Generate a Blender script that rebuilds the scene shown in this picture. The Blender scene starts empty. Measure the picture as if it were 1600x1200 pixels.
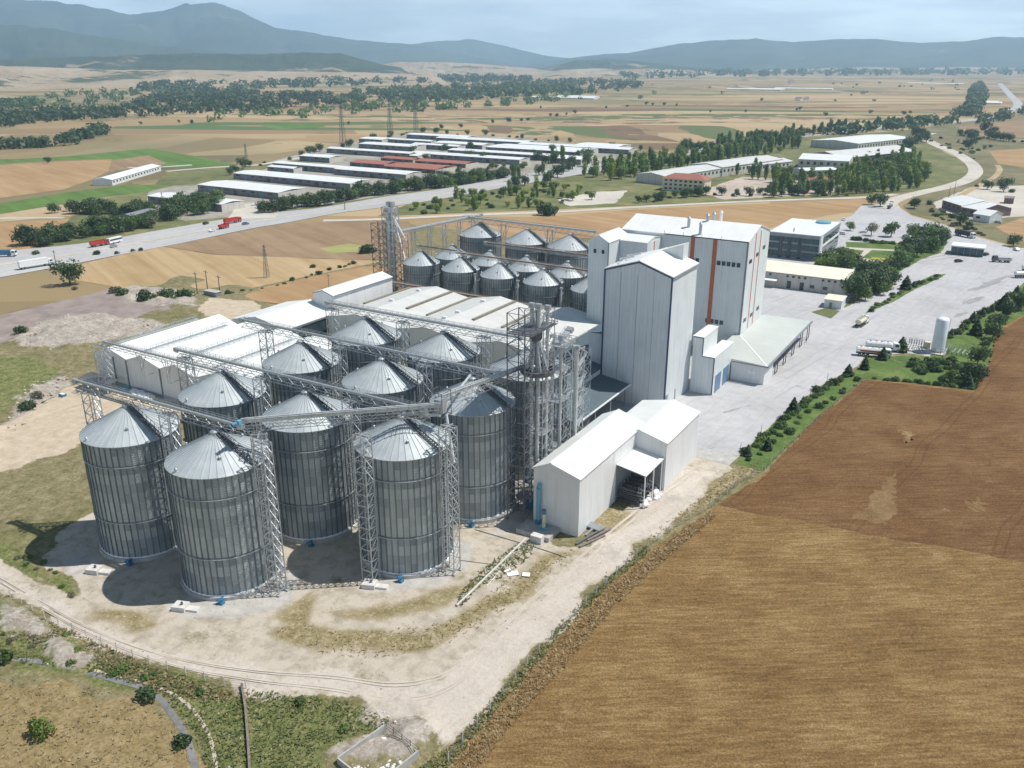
import bpy, bmesh, math, random
import numpy as np
from mathutils import Vector, Matrix
random.seed(7)
SC = bpy.context.scene
COL = SC.collection
R = math.radians

# ---------------------------------------------------------------- camera
F, YH, CH, AZ = 1340.0, 95.0, 95.0, R(31.1)
PITCH = math.atan((600 - YH) / F)
cam_d = bpy.data.cameras.new('camera')
cam_d.sensor_width = 36.0
cam_d.lens = 36.0 * F / 1600.0
cam_d.clip_start = 0.5
cam_d.clip_end = 60000
cam = bpy.data.objects.new('camera', cam_d)
cam.location = (0, 0, CH)
cam.rotation_euler = (math.pi / 2 - PITCH, 0, AZ)
COL.objects.link(cam)
SC.camera = cam

# ---------------------------------------------------------------- sun and sky
SUN_EL = R(59.5)
SUN_DIR = Vector((0.79, 0.61, 0)).normalized()          # horizontal direction towards the sun
sun_az = math.atan2(SUN_DIR.x, SUN_DIR.y)
ld = bpy.data.lights.new('sun', 'SUN')
ld.energy = 5.0
ld.angle = R(0.53)
ld.color = (1.0, 0.955, 0.89)
lo = bpy.data.objects.new('sun', ld)
sv = Vector((SUN_DIR.x * math.cos(SUN_EL), SUN_DIR.y * math.cos(SUN_EL), math.sin(SUN_EL)))
lo.rotation_euler = sv.to_track_quat('Z', 'Y').to_euler()
COL.objects.link(lo)

W = bpy.data.worlds.new('World')
SC.world = W
W.use_nodes = True
wt = W.node_tree
bg = wt.nodes['Background']
bg.inputs['Strength'].default_value = 0.05
sky = wt.nodes.new('ShaderNodeTexSky')
sky.sky_type = 'NISHITA'
sky.sun_disc = False
sky.sun_elevation = SUN_EL
sky.sun_rotation = sun_az
sky.altitude = 600
sky.air_density = 0.85
sky.dust_density = 0.6
sky.ozone_density = 1.2
tc = wt.nodes.new('ShaderNodeTexCoord')
mp = wt.nodes.new('ShaderNodeMapping')
mp.inputs['Scale'].default_value = (1.0, 1.0, 7.0)
mp.inputs['Location'].default_value = (0.3, 0.1, 0.0)
nz = wt.nodes.new('ShaderNodeTexNoise')
nz.inputs['Scale'].default_value = 5.5
nz.inputs['Detail'].default_value = 7
nz.inputs['Roughness'].default_value = 0.55
rp = wt.nodes.new('ShaderNodeValToRGB')
rp.color_ramp.elements[0].position = 0.42
rp.color_ramp.elements[0].color = (0.62, 0.62, 0.62, 1)
rp.color_ramp.elements[1].position = 0.58
rp.color_ramp.elements[1].color = (0.95, 0.95, 0.95, 1)
mx = wt.nodes.new('ShaderNodeMix')
mx.data_type = 'RGBA'
mx.inputs[7].default_value = (40.0, 42.5, 44.5, 1)
wt.links.new(tc.outputs['Generated'], mp.inputs[0])
wt.links.new(mp.outputs[0], nz.inputs['Vector'])
wt.links.new(nz.outputs['Fac'], rp.inputs[0])
sz = wt.nodes.new('ShaderNodeSeparateXYZ')
wt.links.new(tc.outputs['Generated'], sz.inputs[0])
lw = wt.nodes.new('ShaderNodeMapRange')          # the cloud deck is thick only towards the horizon
for i_, v_ in ((1, 0.05), (2, 0.17), (3, 1.0), (4, 0.02)): lw.inputs[i_].default_value = v_
wt.links.new(sz.outputs[2], lw.inputs[0])
ml = wt.nodes.new('ShaderNodeMath'); ml.operation = 'MULTIPLY'
wt.links.new(rp.outputs[0], ml.inputs[0]); wt.links.new(lw.outputs[0], ml.inputs[1])
wt.links.new(ml.outputs[0], mx.inputs[0])
wt.links.new(sky.outputs[0], mx.inputs[6])
wt.links.new(mx.outputs[2], bg.inputs['Color'])

SC.view_settings.view_transform = 'Standard'
SC.view_settings.look = 'None'
SC.view_settings.exposure = 0.20
SC.view_settings.gamma = 1.0
SC.render.engine = 'CYCLES'
SC.cycles.volume_bounces = 1

# ---------------------------------------------------------------- pixel of the photograph -> point of the ground (or of height z)
def ray(px, py):
    x = (px - 800) / F
    y = -(py - 600) / F
    fy = math.cos(PITCH) + y * math.sin(PITCH)
    z = -math.sin(PITCH) + y * math.cos(PITCH)
    return (x * math.cos(AZ) - fy * math.sin(AZ), x * math.sin(AZ) + fy * math.cos(AZ), z)
def at(px, py, z=0.0):
    X, Y, Z = ray(px, py)
    t = (z - CH) / Z
    return (X * t, Y * t)

# ---------------------------------------------------------------- materials
class NT:
    def __init__(s, name):
        s.m = bpy.data.materials.new(name)
        s.m.use_nodes = True
        s.t = s.m.node_tree
        s.b = s.t.nodes['Principled BSDF']
    def n(s, ty, ins=None, **pr):
        nd = s.t.nodes.new(ty)
        for k, v in pr.items():
            setattr(nd, k, v)
        for k, v in (ins or {}).items():
            s.put(nd.inputs[k], v)
        return nd
    def put(s, sock, v):
        if isinstance(v, bpy.types.NodeSocket):
            s.t.links.new(v, sock)
        else:
            sock.default_value = v
    def pos(s):
        return s.n('ShaderNodeNewGeometry').outputs['Position']
    def mapp(s, vec, scale=(1, 1, 1), rot=(0, 0, 0), loc=(0, 0, 0)):
        return s.n('ShaderNodeMapping', {0: vec, 'Scale': scale, 'Rotation': rot, 'Location': loc}).outputs[0]
    def noise(s, vec, scale, detail=4, rough=0.55):
        return s.n('ShaderNodeTexNoise', {'Vector': vec, 'Scale': scale, 'Detail': detail, 'Roughness': rough}).outputs['Fac']
    def ramp(s, fac, stops, interp='LINEAR'):
        nd = s.n('ShaderNodeValToRGB', {0: fac})
        cr = nd.color_ramp
        cr.interpolation = interp
        while len(cr.elements) < len(stops):
            cr.elements.new(0.5)
        for e, (p, c) in zip(cr.elements, stops):
            e.position = p
            e.color = (c[0], c[1], c[2], 1) if isinstance(c, (tuple, list)) else (c, c, c, 1)
        return nd.outputs[0]
    def math(s, op, a, b=None, c=None):
        nd = s.n('ShaderNodeMath', {0: a}, operation=op)
        if b is not None: s.put(nd.inputs[1], b)
        if c is not None: s.put(nd.inputs[2], c)
        return nd.outputs[0]
    def mix(s, fac, a, b, mode='MIX'):
        nd = s.n('ShaderNodeMix', None, data_type='RGBA', blend_type=mode)
        s.put(nd.inputs[0], fac)
        for i, v in ((6, a), (7, b)):
            if isinstance(v, tuple) and len(v) == 3: v = v + (1,)
            s.put(nd.inputs[i], v)
        return nd.outputs[2]
    def bump(s, h, strength=0.3, dist=0.1):
        nd = s.n('ShaderNodeBump', {'Height': h, 'Strength': strength, 'Distance': dist})
        s.t.links.new(nd.outputs[0], s.b.inputs['Normal'])
    def done(s, col=None, rough=None, metal=None, spec=None):
        if col is not None:
            if isinstance(col, tuple) and len(col) == 3: col = col + (1,)
            s.put(s.b.inputs['Base Color'], col)
        if rough is not None: s.put(s.b.inputs['Roughness'], rough)
        if metal is not None: s.put(s.b.inputs['Metallic'], metal)
        if spec is not None: s.put(s.b.inputs['Specular IOR Level'], spec)
        return s.m

def sc3(c, k): return tuple(min(1, v * k) for v in c)
def M_basic(name, c, rough=0.6, metal=0.0, var=0.18, scale=0.6, bump=0.0, stain=None, spec=None):
    t = NT(name)
    p = t.pos()
    f = t.noise(p, scale, 5)
    col = t.ramp(f, [(0.3, sc3(c, 1 - var)), (0.7, sc3(c, 1 + var))])
    if stain:
        g = t.noise(t.mapp(p, (1, 1, 0.12)), scale * 2.2, 6, 0.65)
        col = t.mix(t.ramp(g, [(0.52, 0.0), (0.75, 0.7)]), col, stain)
    if bump: t.bump(t.noise(p, scale * 6, 4), 0.5, bump)
    return t.done(col, rough, metal, spec)
def M_sheet(name, c, axis, pitch=1.0, rough=0.5, metal=0.0, stain=None, dark=0.8, var=0.06, vscale=0.15, bump=0.05):
    """profiled metal sheet: axis 'x'/'y' = seams stand at steps of x / y, 'w' = vertical seams on walls"""
    t = NT(name)
    p = t.pos()
    sx = t.n('ShaderNodeSeparateXYZ', {0: p}).outputs
    a = {'x': sx[0], 'y': sx[1], 'w': t.math('ADD', sx[0], sx[1])}[axis]
    fr = t.math('FRACT', t.math('DIVIDE', a, pitch))
    tri = t.math('ABSOLUTE', t.math('SUBTRACT', fr, 0.5))
    seam = t.ramp(tri, [(0.40, 0.0), (0.47, 1.0)])
    cell = t.n('ShaderNodeTexWhiteNoise', {'W': t.math('FLOOR', t.math('DIVIDE', a, pitch * 1.0))}, noise_dimensions='1D').outputs['Value']
    n1 = t.noise(p, vscale, 5)
    col = t.ramp(n1, [(0.3, sc3(c, 1 - var)), (0.7, sc3(c, 1 + var))])
    col = t.mix(t.math('MULTIPLY', cell, 0.16), col, sc3(c, 0.72))
    col = t.mix(t.math('MULTIPLY', seam, 0.55), col, sc3(c, dark))
    if stain:
        g = t.noise(t.mapp(p, (1, 1, 0.10) if axis == 'w' else ((0.15, 1, 1) if axis == 'y' else (1, 0.15, 1))), 0.7, 6, 0.65)
        col = t.mix(t.ramp(g, [(0.50, 0.0), (0.78, 0.6)]), col, stain)
    t.bump(seam, 0.6, bump)
    return t.done(col, rough, metal)

MT = {}
MT['white_wall'] = M_sheet('white_wall_panel', (0.69, 0.72, 0.71), 'w', 1.1, 0.5, stain=(0.47, 0.49, 0.47), dark=0.86, bump=0.03)
MT['blue_wall'] = M_sheet('pale_blue_panel', (0.66, 0.70, 0.71), 'w', 1.1, 0.5, stain=(0.44, 0.47, 0.47), dark=0.80, bump=0.04)
MT['shed_wall'] = M_sheet('shed_panel', (0.73, 0.74, 0.74), 'w', 0.5, 0.5, stain=(0.52, 0.50, 0.46), dark=0.85, bump=0.03)
MT['white_roof_y'] = M_sheet('white_roof_y', (0.76, 0.78, 0.77), 'y', 1.0, 0.42, stain=(0.66, 0.66, 0.63), dark=0.86, bump=0.04)
MT['white_roof_x'] = M_sheet('white_roof_x', (0.76, 0.78, 0.77), 'x', 1.0, 0.42, stain=(0.66, 0.66, 0.63), dark=0.86, bump=0.04)
MT['cream_roof_x'] = M_sheet('cream_roof_x', (0.78, 0.74, 0.62), 'x', 1.0, 0.5, stain=(0.66, 0.60, 0.46), dark=0.88, bump=0.03)
MT['grey_roof_y'] = M_sheet('grey_roof_y', (0.60, 0.61, 0.59), 'y', 1.0, 0.5, stain=(0.48, 0.47, 0.43), dark=0.86, bump=0.03)
MT['canopy_roof'] = M_sheet('canopy_roof', (0.50, 0.53, 0.50), 'y', 1.0, 0.5, stain=(0.53, 0.55, 0.52), dark=0.88, bump=0.03)
MT['blue_roof'] = M_sheet('blue_grey_roof', (0.09, 0.125, 0.145), 'y', 1.0, 0.6, stain=(0.14, 0.17, 0.18), dark=0.8, bump=0.03)
MT['trim'] = M_basic('dark_trim', (0.05, 0.07, 0.14), 0.5, 0, 0.1)
MT['trim_grey'] = M_basic('grey_trim', (0.22, 0.24, 0.26), 0.5, 0, 0.1)
MT['orange'] = M_basic('orange_stripe', (0.44, 0.115, 0.045), 0.5, 0, 0.12, 0.8, stain=(0.42, 0.13, 0.06))
MT['red_line'] = M_basic('red_line', (0.55, 0.13, 0.10), 0.5, 0, 0.1)
MT['glass'] = M_basic('window_glass', (0.035, 0.055, 0.065), 0.12, 0, 0.3, 0.5)
MT['glass_teal'] = M_basic('curtain_glass', (0.035, 0.09, 0.10), 0.10, 0, 0.35, 0.25)
MT['band'] = M_basic('cladding_band', (0.28, 0.30, 0.32), 0.4, 0, 0.1, 0.4)
MT['concrete'] = M_basic('concrete', (0.42, 0.41, 0.385), 0.85, 0, 0.2, 0.5, 0.03, stain=(0.27, 0.26, 0.24))
MT['concrete_white'] = M_basic('pale_concrete', (0.58, 0.57, 0.54), 0.85, 0, 0.12, 0.8, 0.02, stain=(0.40, 0.39, 0.36))
MT['galv'] = M_basic('galvanised_steel', (0.46, 0.49, 0.51), 0.45, 0.6, 0.15, 1.5)
MT['galv_light'] = M_basic('bright_galvanised_steel', (0.60, 0.63, 0.64), 0.42, 0.45, 0.12, 0.8, stain=(0.42, 0.42, 0.40))
MT['steel_dark'] = M_basic('weathered_steel', (0.13, 0.14, 0.155), 0.6, 0.4, 0.2, 1.0)
MT['rust'] = M_basic('rusty_steel', (0.27, 0.21, 0.17), 0.75, 0.2, 0.25, 0.6)
MT['blue_paint'] = M_basic('blue_paint', (0.04, 0.17, 0.30), 0.4, 0, 0.1)
MT['lightblue'] = M_basic('light_blue_paint', (0.14, 0.36, 0.46), 0.4, 0, 0.1, 1.0)
MT['door_blue'] = M_sheet('blue_door', (0.14, 0.24, 0.36), 'w', 0.4, 0.5, dark=0.7)
MT['cream'] = M_basic('cream_paint', (0.62, 0.58, 0.42), 0.5, 0, 0.1)
MT['red'] = M_basic('red_paint', (0.45, 0.04, 0.03), 0.35, 0, 0.12)
MT['white_paint'] = M_basic('white_paint', (0.78, 0.79, 0.79), 0.35, 0, 0.06, 0.8)
MT['tank_paint'] = M_basic('tank_white', (0.74, 0.78, 0.82), 0.4, 0, 0.05, 0.5)
MT['rubber'] = M_basic('tyre_rubber', (0.02, 0.02, 0.02), 0.8, 0, 0.2)
MT['chassis'] = M_basic('chassis', (0.04, 0.04, 0.045), 0.6, 0.3, 0.2)
MT['purple'] = M_basic('dark_tarpaulin', (0.055, 0.045, 0.085), 0.6, 0, 0.2)
MT['brick_roof'] = M_sheet('red_tile_roof', (0.33, 0.13, 0.09), 'x', 0.6, 0.8, stain=(0.25, 0.13, 0.10), dark=0.75)
MT['brown_wall'] = M_basic('brown_wall', (0.17, 0.12, 0.11), 0.8, 0, 0.15)
MT['dark_wall'] = M_sheet('shadowed_workshop_wall', (0.20, 0.19, 0.20), 'w', 5.0, 0.7, dark=0.5, stain=(0.12, 0.12, 0.14))  # shade of the hall fronts put into the colour; sunlit ends get pale_wall
MT['pale_wall'] = M_sheet('pale_rendered_wall', (0.55, 0.53, 0.48), 'w', 5.0, 0.8, dark=0.7)
MT['bark'] = M_basic('bark', (0.13, 0.10, 0.075), 0.9, 0, 0.25, 2)
MT['timber'] = M_basic('weathered_timber', (0.20, 0.17, 0.15), 0.85, 0, 0.3, 2)
MT['white_sheet'] = M_basic('white_board', (0.80, 0.80, 0.78), 0.6, 0, 0.05, 1)
MT['plastic_bag'] = M_basic('white_sack', (0.72, 0.73, 0.74), 0.6, 0, 0.12, 1.5)
MT['hose'] = M_basic('green_hose', (0.10, 0.17, 0.14), 0.6, 0, 0.15)
MT['rail_paint'] = M_basic('grey_rail', (0.35, 0.37, 0.38), 0.5, 0.3, 0.1)
MT['path'] = M_basic('garden_path', (0.50, 0.46, 0.40), 0.85, 0, 0.1, 0.4)
MT['kerb'] = M_basic('kerb_stone', (0.55, 0.54, 0.50), 0.85, 0, 0.1, 0.6)
MT['skin'] = M_basic('skin', (0.35, 0.2, 0.14), 0.6)
MT['cloth'] = M_basic('dark_clothes', (0.04, 0.04, 0.05), 0.8)

# silo skin: tone attribute changes from sheet to sheet
t = NT('silo_sheet')
p = t.pos()
tone = t.n('ShaderNodeAttribute', None, attribute_name='tone').outputs['Fac']
oi = t.n('ShaderNodeObjectInfo').outputs['Random']
z = t.n('ShaderNodeSeparateXYZ', {0: p}).outputs[2]
col = t.ramp(t.math('ADD', tone, t.math('MULTIPLY', t.math('SUBTRACT', t.noise(t.mapp(p, (1, 1, 0.08)), 0.6, 5), 0.5), 0.5)),
             [(0.1, (0.145, 0.18, 0.20)), (0.38, (0.30, 0.34, 0.36)), (0.9, (0.54, 0.58, 0.585))])
col = t.mix(t.ramp(t.noise(t.mapp(p, (0.6, 0.6, 0.15)), 0.5, 3), [(0.55, 0.0), (0.8, 0.25)]), col, (0.31, 0.34, 0.31))  # greenish patches: reflections put into the sheet colour
col = t.mix(t.math('MULTIPLY', oi, 0.35), col, t.mix(1.0, col, (0.72, 0.74, 0.76), 'MULTIPLY'))
corr = t.math('SINE', t.math('MULTIPLY', z, 2 * math.pi / 0.45))
t.bump(corr, 0.5, 0.03)
MT['silo_sheet'] = t.done(col, 0.45, 0.35)
t = NT('silo_roof_sheet')
p = t.pos()
col = t.ramp(t.noise(p, 0.35, 5, 0.6), [(0.3, (0.38, 0.425, 0.445)), (0.7, (0.49, 0.53, 0.545))])
MT['silo_roof'] = t.done(col, 0.48, 0.18)

def M_leaf(name, c1, c2, c3):
    t = NT(name)
    p = t.pos()
    oi = t.n('ShaderNodeObjectInfo').outputs['Random']
    f = t.noise(p, 0.9, 3)
    col = t.ramp(f, [(0.3, c1), (0.52, c2), (0.72, c3)])
    col = t.mix(t.ramp(oi, [(0.0, 0.6), (0.45, 0.0)]), col, sc3(c1, 0.8))
    col = t.mix(t.ramp(oi, [(0.55, 0.0), (1.0, 0.55)]), col, (c3[0] * 1.15, c3[1], c3[2] * .8))
    t.done(col, 0.6)
    tl = t.n('ShaderNodeBsdfTranslucent', {'Color': col})
    ms = t.n('ShaderNodeMixShader', {0: 0.35})
    t.t.links.new(t.b.outputs[0], ms.inputs[1]); t.t.links.new(tl.outputs[0], ms.inputs[2])
    t.t.links.new(ms.outputs[0], t.t.nodes['Material Output'].inputs['Surface'])
    return t.m
MT['leaf_dark'] = M_leaf('dark_leaves', (0.036, 0.074, 0.026), (0.060, 0.112, 0.038), (0.10, 0.165, 0.055))
MT['leaf_mid'] = M_leaf('green_leaves', (0.075, 0.145, 0.038), (0.125, 0.215, 0.055), (0.19, 0.28, 0.08))
MT['leaf_light'] = M_leaf('light_leaves', (0.105, 0.180, 0.028), (0.18, 0.27, 0.045), (0.26, 0.35, 0.07))
MT['leaf_dry'] = M_leaf('greyish_leaves', (0.13, 0.145, 0.09), (0.19, 0.20, 0.13), (0.27, 0.27, 0.19))
MT['needle'] = M_leaf('spruce_needles', (0.030, 0.066, 0.032), (0.050, 0.100, 0.042), (0.085, 0.15, 0.06))

def M_ground(name, cols, s1=0.05, s2=0.6, streak=None, bump=0.08, rough=0.95, spots=None, tram=None, fine=False):
    """cols: dark, mid, light; streak = (rotation, stretch scale along, across, strength)"""
    t = NT(name)
    p = t.pos()
    a = t.noise(p, s1, 6, 0.6)
    b = t.noise(p, s2, 6, 0.7)
    f = t.math('ADD', t.math('MULTIPLY', a, 0.55), t.math('MULTIPLY', b, 0.45))
    if streak:
        rot, al, ac, st = streak
        q = t.noise(t.mapp(t.mapp(p, (1, 1, 1), (0, 0, rot)), (al, ac, 1)), 1.0, 5, 0.6)
        f = t.math('ADD', t.math('MULTIPLY', f, 1 - st), t.math('MULTIPLY', q, st))
    col = t.ramp(f, [(0.36, cols[0]), (0.5, cols[1]), (0.64, cols[2])])
    if spots:
        g = t.noise(p, spots[1], 5, 0.65)
        col = t.mix(t.ramp(g, [(spots[2], 0.0), (spots[2] + 0.1, 1.0)]), col, spots[0])
    if fine:
        col = t.mix(1.0, col, t.ramp(t.noise(p, 3.2, 4, .8), [(.32, .55), (.5, 1.0), (.68, 1.5)]), 'MULTIPLY')
    if tram:                                     # wheel tracks left by the sprayer, in pairs
        q = t.n('ShaderNodeSeparateXYZ', {0: t.mapp(p, (1, 1, 1), (0, 0, tram[0]))}).outputs[0]
        q = t.math('ADD', q, t.math('MULTIPLY', t.noise(p, 0.02, 2), 9.0))
        for off in (0.0, 0.075):
            j = t.math('ABSOLUTE', t.math('SUBTRACT', t.math('FRACT', t.math('ADD', t.math('DIVIDE', q, 26.0), off)), .5))
            col = t.mix(t.math('MULTIPLY', t.ramp(j, [(0.006, tram[2]), (0.013, 0.0)]), t.ramp(b, [(.35, .3), (.6, 1.0)])), col, tram[1])
    if bump:
        t.bump(t.noise(p, s2 * 3, 6, 0.75), 0.8, bump)
    return t.done(col, rough, None, 0.15)
t = NT('yard_concrete')
p = t.pos()
f = t.math('ADD', t.math('MULTIPLY', t.noise(p, 0.03, 6, .6), .5), t.math('MULTIPLY', t.noise(p, .3, 6, .7), .5))
col = t.ramp(f, [(.36, (0.36, 0.36, 0.365)), (.5, (0.435, 0.435, 0.445)), (.64, (0.50, 0.50, 0.505))])
sx = t.n('ShaderNodeSeparateXYZ', {0: p}).outputs
for k, ax in enumerate((sx[0], sx[1])):
    j = t.math('ABSOLUTE', t.math('SUBTRACT', t.math('FRACT', t.math('DIVIDE', ax, 7.0)), .5))
    col = t.mix(t.ramp(j, [(.488, 0.0), (.494, .45)]), col, (0.26, 0.26, 0.26))
tr = t.noise(t.mapp(t.mapp(p, (1, 1, 1), (0, 0, R(-78))), (.02, .55, 1)), 1.0, 6, .65)
col = t.mix(t.ramp(tr, [(.54, 0.0), (.68, .55)]), col, (0.29, 0.29, 0.295))
col = t.mix(t.ramp(t.noise(p, .16, 6, .75), [(.62, 0.0), (.70, .75)]), col, (0.20, 0.20, 0.20))
MT['yard'] = t.done(col, .9, None, .2)
MT['asphalt'] = M_ground('sun_bleached_asphalt', ((0.34, 0.34, 0.345), (0.40, 0.40, 0.40), (0.46, 0.455, 0.45)), 0.02, 0.2, bump=0.0, rough=0.9)
MT['gravel_road'] = M_ground('gravel_road', ((0.42, 0.39, 0.34), (0.50, 0.47, 0.41), (0.58, 0.55, 0.49)), 0.03, 0.3, bump=0.0)
MT['dirt'] = M_ground('beige_dirt', ((0.36, 0.31, 0.25), (0.49, 0.43, 0.355), (0.58, 0.52, 0.44)), 0.06, 0.5, None, 0.05)
MT['wheat'] = M_ground('ripe_wheat', ((0.130, 0.073, 0.027), (0.250, 0.155, 0.062), (0.400, 0.280, 0.130)), 0.06, 1.7, (R(-34), 0.22, 1.7, 0.42), 0.45, spots=((0.40, 0.29, 0.15), 0.09, 0.66), fine=True)
MT['wheat_dark'] = M_ground('brown_crop', ((0.098, 0.048, 0.020), (0.170, 0.093, 0.039), (0.265, 0.160, 0.080)), 0.055, 1.5, (R(-34), 0.2, 1.5, 0.38), 0.35, fine=True, tram=(R(8), (0.07, 0.035, 0.015), 0.4), spots=((0.36, 0.26, 0.15), 0.16, 0.70))
MT['lawn'] = M_ground('lawn', ((0.055, 0.095, 0.028), (0.100, 0.160, 0.042), (0.19, 0.22, 0.08)), 0.12, 0.9, None, 0.10, spots=((0.25, 0.22, 0.12), 0.15, 0.62))
MT['gold'] = M_ground('stubble_gold', ((0.32, 0.22, 0.11), (0.40, 0.29, 0.16), (0.47, 0.36, 0.215)), 0.01, 0.1, (R(24), 0.006, 0.16, 0.6), 0.0)
MT['orange_field'] = M_ground('stubble_orange', ((0.28, 0.175, 0.085), (0.35, 0.23, 0.12), (0.42, 0.295, 0.17)), 0.012, 0.1, (R(15), 0.01, 0.12, 0.5), 0.0)
MT['brown_field'] = M_ground('fallow_brown', ((0.21, 0.145, 0.085), (0.28, 0.195, 0.12), (0.34, 0.25, 0.16)), 0.01, 0.08, (R(24), 0.006, 0.1, 0.5), 0.0)
MT['pale_field'] = M_ground('stubble_pale', ((0.34, 0.25, 0.145), (0.41, 0.31, 0.19), (0.47, 0.38, 0.25)), 0.008, 0.07, (R(20), 0.004, 0.06, 0.5), 0.0)
MT['green_field'] = M_ground('green_crop', ((0.070, 0.125, 0.030), (0.105, 0.18, 0.045), (0.15, 0.225, 0.07)), 0.008, 0.06, (R(20), 0.004, 0.08, 0.5), 0.0)
MT['dull_green_field'] = M_ground('meadow', ((0.095, 0.115, 0.045), (0.155, 0.165, 0.07), (0.24, 0.22, 0.11)), 0.02, 0.08, None, 0.0)
MT['scrub_hill'] = M_ground('scrub_hill', ((0.11, 0.11, 0.055), (0.18, 0.165, 0.09), (0.27, 0.225, 0.14)), 0.012, 0.09, None, 0.0, spots=((0.07, 0.095, 0.04), 0.045, 0.58))
MT['purple_soil'] = M_ground('purple_soil', ((0.22, 0.18, 0.17), (0.28, 0.235, 0.22), (0.34, 0.29, 0.275)), 0.03, 0.3, None, 0.05)
MT['water'] = M_ground('ditch_bed', ((0.13, 0.13, 0.13), (0.20, 0.20, 0.20), (0.28, 0.28, 0.28)), 0.2, 1.2, None, 0.04)
MT['line'] = M_basic('road_marking', (0.62, 0.62, 0.60), 0.7, 0, 0.1)

# ---------------------------------------------------------------- mesh builder
def root_of(o):
    while o.parent: o = o.parent
    return o
class MB:
    def __init__(s): s.v = []; s.f = []; s.tone = None
    def add(s, vs, fs):
        o = len(s.v)
        s.v += [tuple(v) for v in vs]
        s.f += [tuple(i + o for i in f) for f in fs]
        return s
    def box(s, x0, x1, y0, y1, z0, z1):
        return s.add([(x0, y0, z0), (x1, y0, z0), (x1, y1, z0), (x0, y1, z0), (x0, y0, z1), (x1, y0, z1), (x1, y1, z1), (x0, y1, z1)],
                     [(0, 3, 2, 1), (4, 5, 6, 7), (0, 1, 5, 4), (1, 2, 6, 5), (2, 3, 7, 6), (3, 0, 4, 7)])
    def bar(s, p, q, w=0.1, h=None):
        p = Vector(p); q = Vector(q); h = h or w
        d = (q - p)
        if d.length < 1e-6: return s
        d.normalize()
        u = Vector((0, 0, 1)) if abs(d.z) < 0.95 else Vector((1, 0, 0))
        a = d.cross(u).normalized() * w / 2
        b = a.cross(d).normalized() * h / 2
        vs = [p - a - b, p + a - b, p + a + b, p - a + b, q - a - b, q + a - b, q + a + b, q - a + b]
        return s.add(vs, [(0, 3, 2, 1), (4, 5, 6, 7), (0, 1, 5, 4), (1, 2, 6, 5), (2, 3, 7, 6), (3, 0, 4, 7)])
    def tube(s, p, q, r, n=10, r2=None, caps=True):
        p = Vector(p); q = Vector(q); r2 = r if r2 is None else r2
        d = (q - p).normalized()
        u = Vector((0, 0, 1)) if abs(d.z) < 0.95 else Vector((1, 0, 0))
        a = d.cross(u).normalized(); b = a.cross(d)
        vs = []
        for c, rr in ((p, r), (q, r2)):
            for i in range(n):
                t = 2 * math.pi * i / n
                vs.append(c + (a * math.cos(t) + b * math.sin(t)) * rr)
        fs = [(i, (i + 1) % n, n + (i + 1) % n, n + i) for i in range(n)]
        if caps: fs += [tuple(range(n - 1, -1, -1)), tuple(range(n, 2 * n))]
        return s.add(vs, fs)
    def lathe(s, c, prof, n=24, a0=0.0):
        """prof: list of (r,z) from bottom to top"""
        vs = []
        for r, z in prof:
            for i in range(n):
                t = a0 + 2 * math.pi * i / n
                vs.append((c[0] + r * math.cos(t), c[1] + r * math.sin(t), c[2] + z))
        fs = []
        for k in range(len(prof) - 1):
            for i in range(n):
                fs.append((k * n + i, k * n + (i + 1) % n, (k + 1) * n + (i + 1) % n, (k + 1) * n + i))
        return s.add(vs, fs)
    def prism(s, pts, z0, z1):
        n = len(pts)
        vs = [(x, y, z0) for x, y in pts] + [(x, y, z1) for x, y in pts]
        return s.add(vs, [tuple(range(n - 1, -1, -1)), tuple(range(n, 2 * n))] + [(i, (i + 1) % n, n + (i + 1) % n, n + i) for i in range(n)])
    def slab(s, quad, th):
        """quad: 4+ points (x,y,z), thickness straight down"""
        n = len(quad)
        vs = [(x, y, z - th) for x, y, z in quad] + list(quad)
        return s.add(vs, [tuple(range(n - 1, -1, -1)), tuple(range(n, 2 * n))] + [(i, (i + 1) % n, n + (i + 1) % n, n + i) for i in range(n)])
    def rot(s, a, c=(0, 0)):
        ca, sa = math.cos(a), math.sin(a)
        s.v = [(c[0] + (x - c[0]) * ca - (y - c[1]) * sa, c[1] + (x - c[0]) * sa + (y - c[1]) * ca, z) for x, y, z in s.v]
        return s
    def build(s, name, m, parent=None, smooth=False):
        me = bpy.data.meshes.new(name)
        off = Vector((0, 0, 0))
        if parent is not None: off = root_of(parent).location
        me.from_pydata([(x - off.x, y - off.y, z - off.z) for x, y, z in s.v], [], s.f)
        me.validate()
        bm = bmesh.new(); bm.from_mesh(me)
        bmesh.ops.recalc_face_normals(bm, faces=bm.faces)
        bm.to_mesh(me); bm.free()
        if smooth:
            me.polygons.foreach_set('use_smooth', [True] * len(me.polygons))
        o = bpy.data.objects.new(name, me)
        me.materials.append(MT[m] if isinstance(m, str) else m)
        COL.objects.link(o)
        if parent is not None: o.parent = parent
        return o
def tag(o, label=None, cat=None, group=None, kind=None):
    if label: o['label'] = label
    if cat: o['category'] = cat
    if group: o['group'] = group
    if kind: o['kind'] = kind
    return o
def thing(name, label, cat, loc=(0, 0, 0), rz=0, group=None):
    o = bpy.data.objects.new(name, None)
    o.empty_display_size = 0.5
    COL.objects.link(o)
    o.location = (loc[0], loc[1], loc[2] if len(loc) > 2 else 0)
    o.rotation_euler = (0, 0, rz)
    return tag(o, label, cat, group)
KIDS = {}
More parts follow.
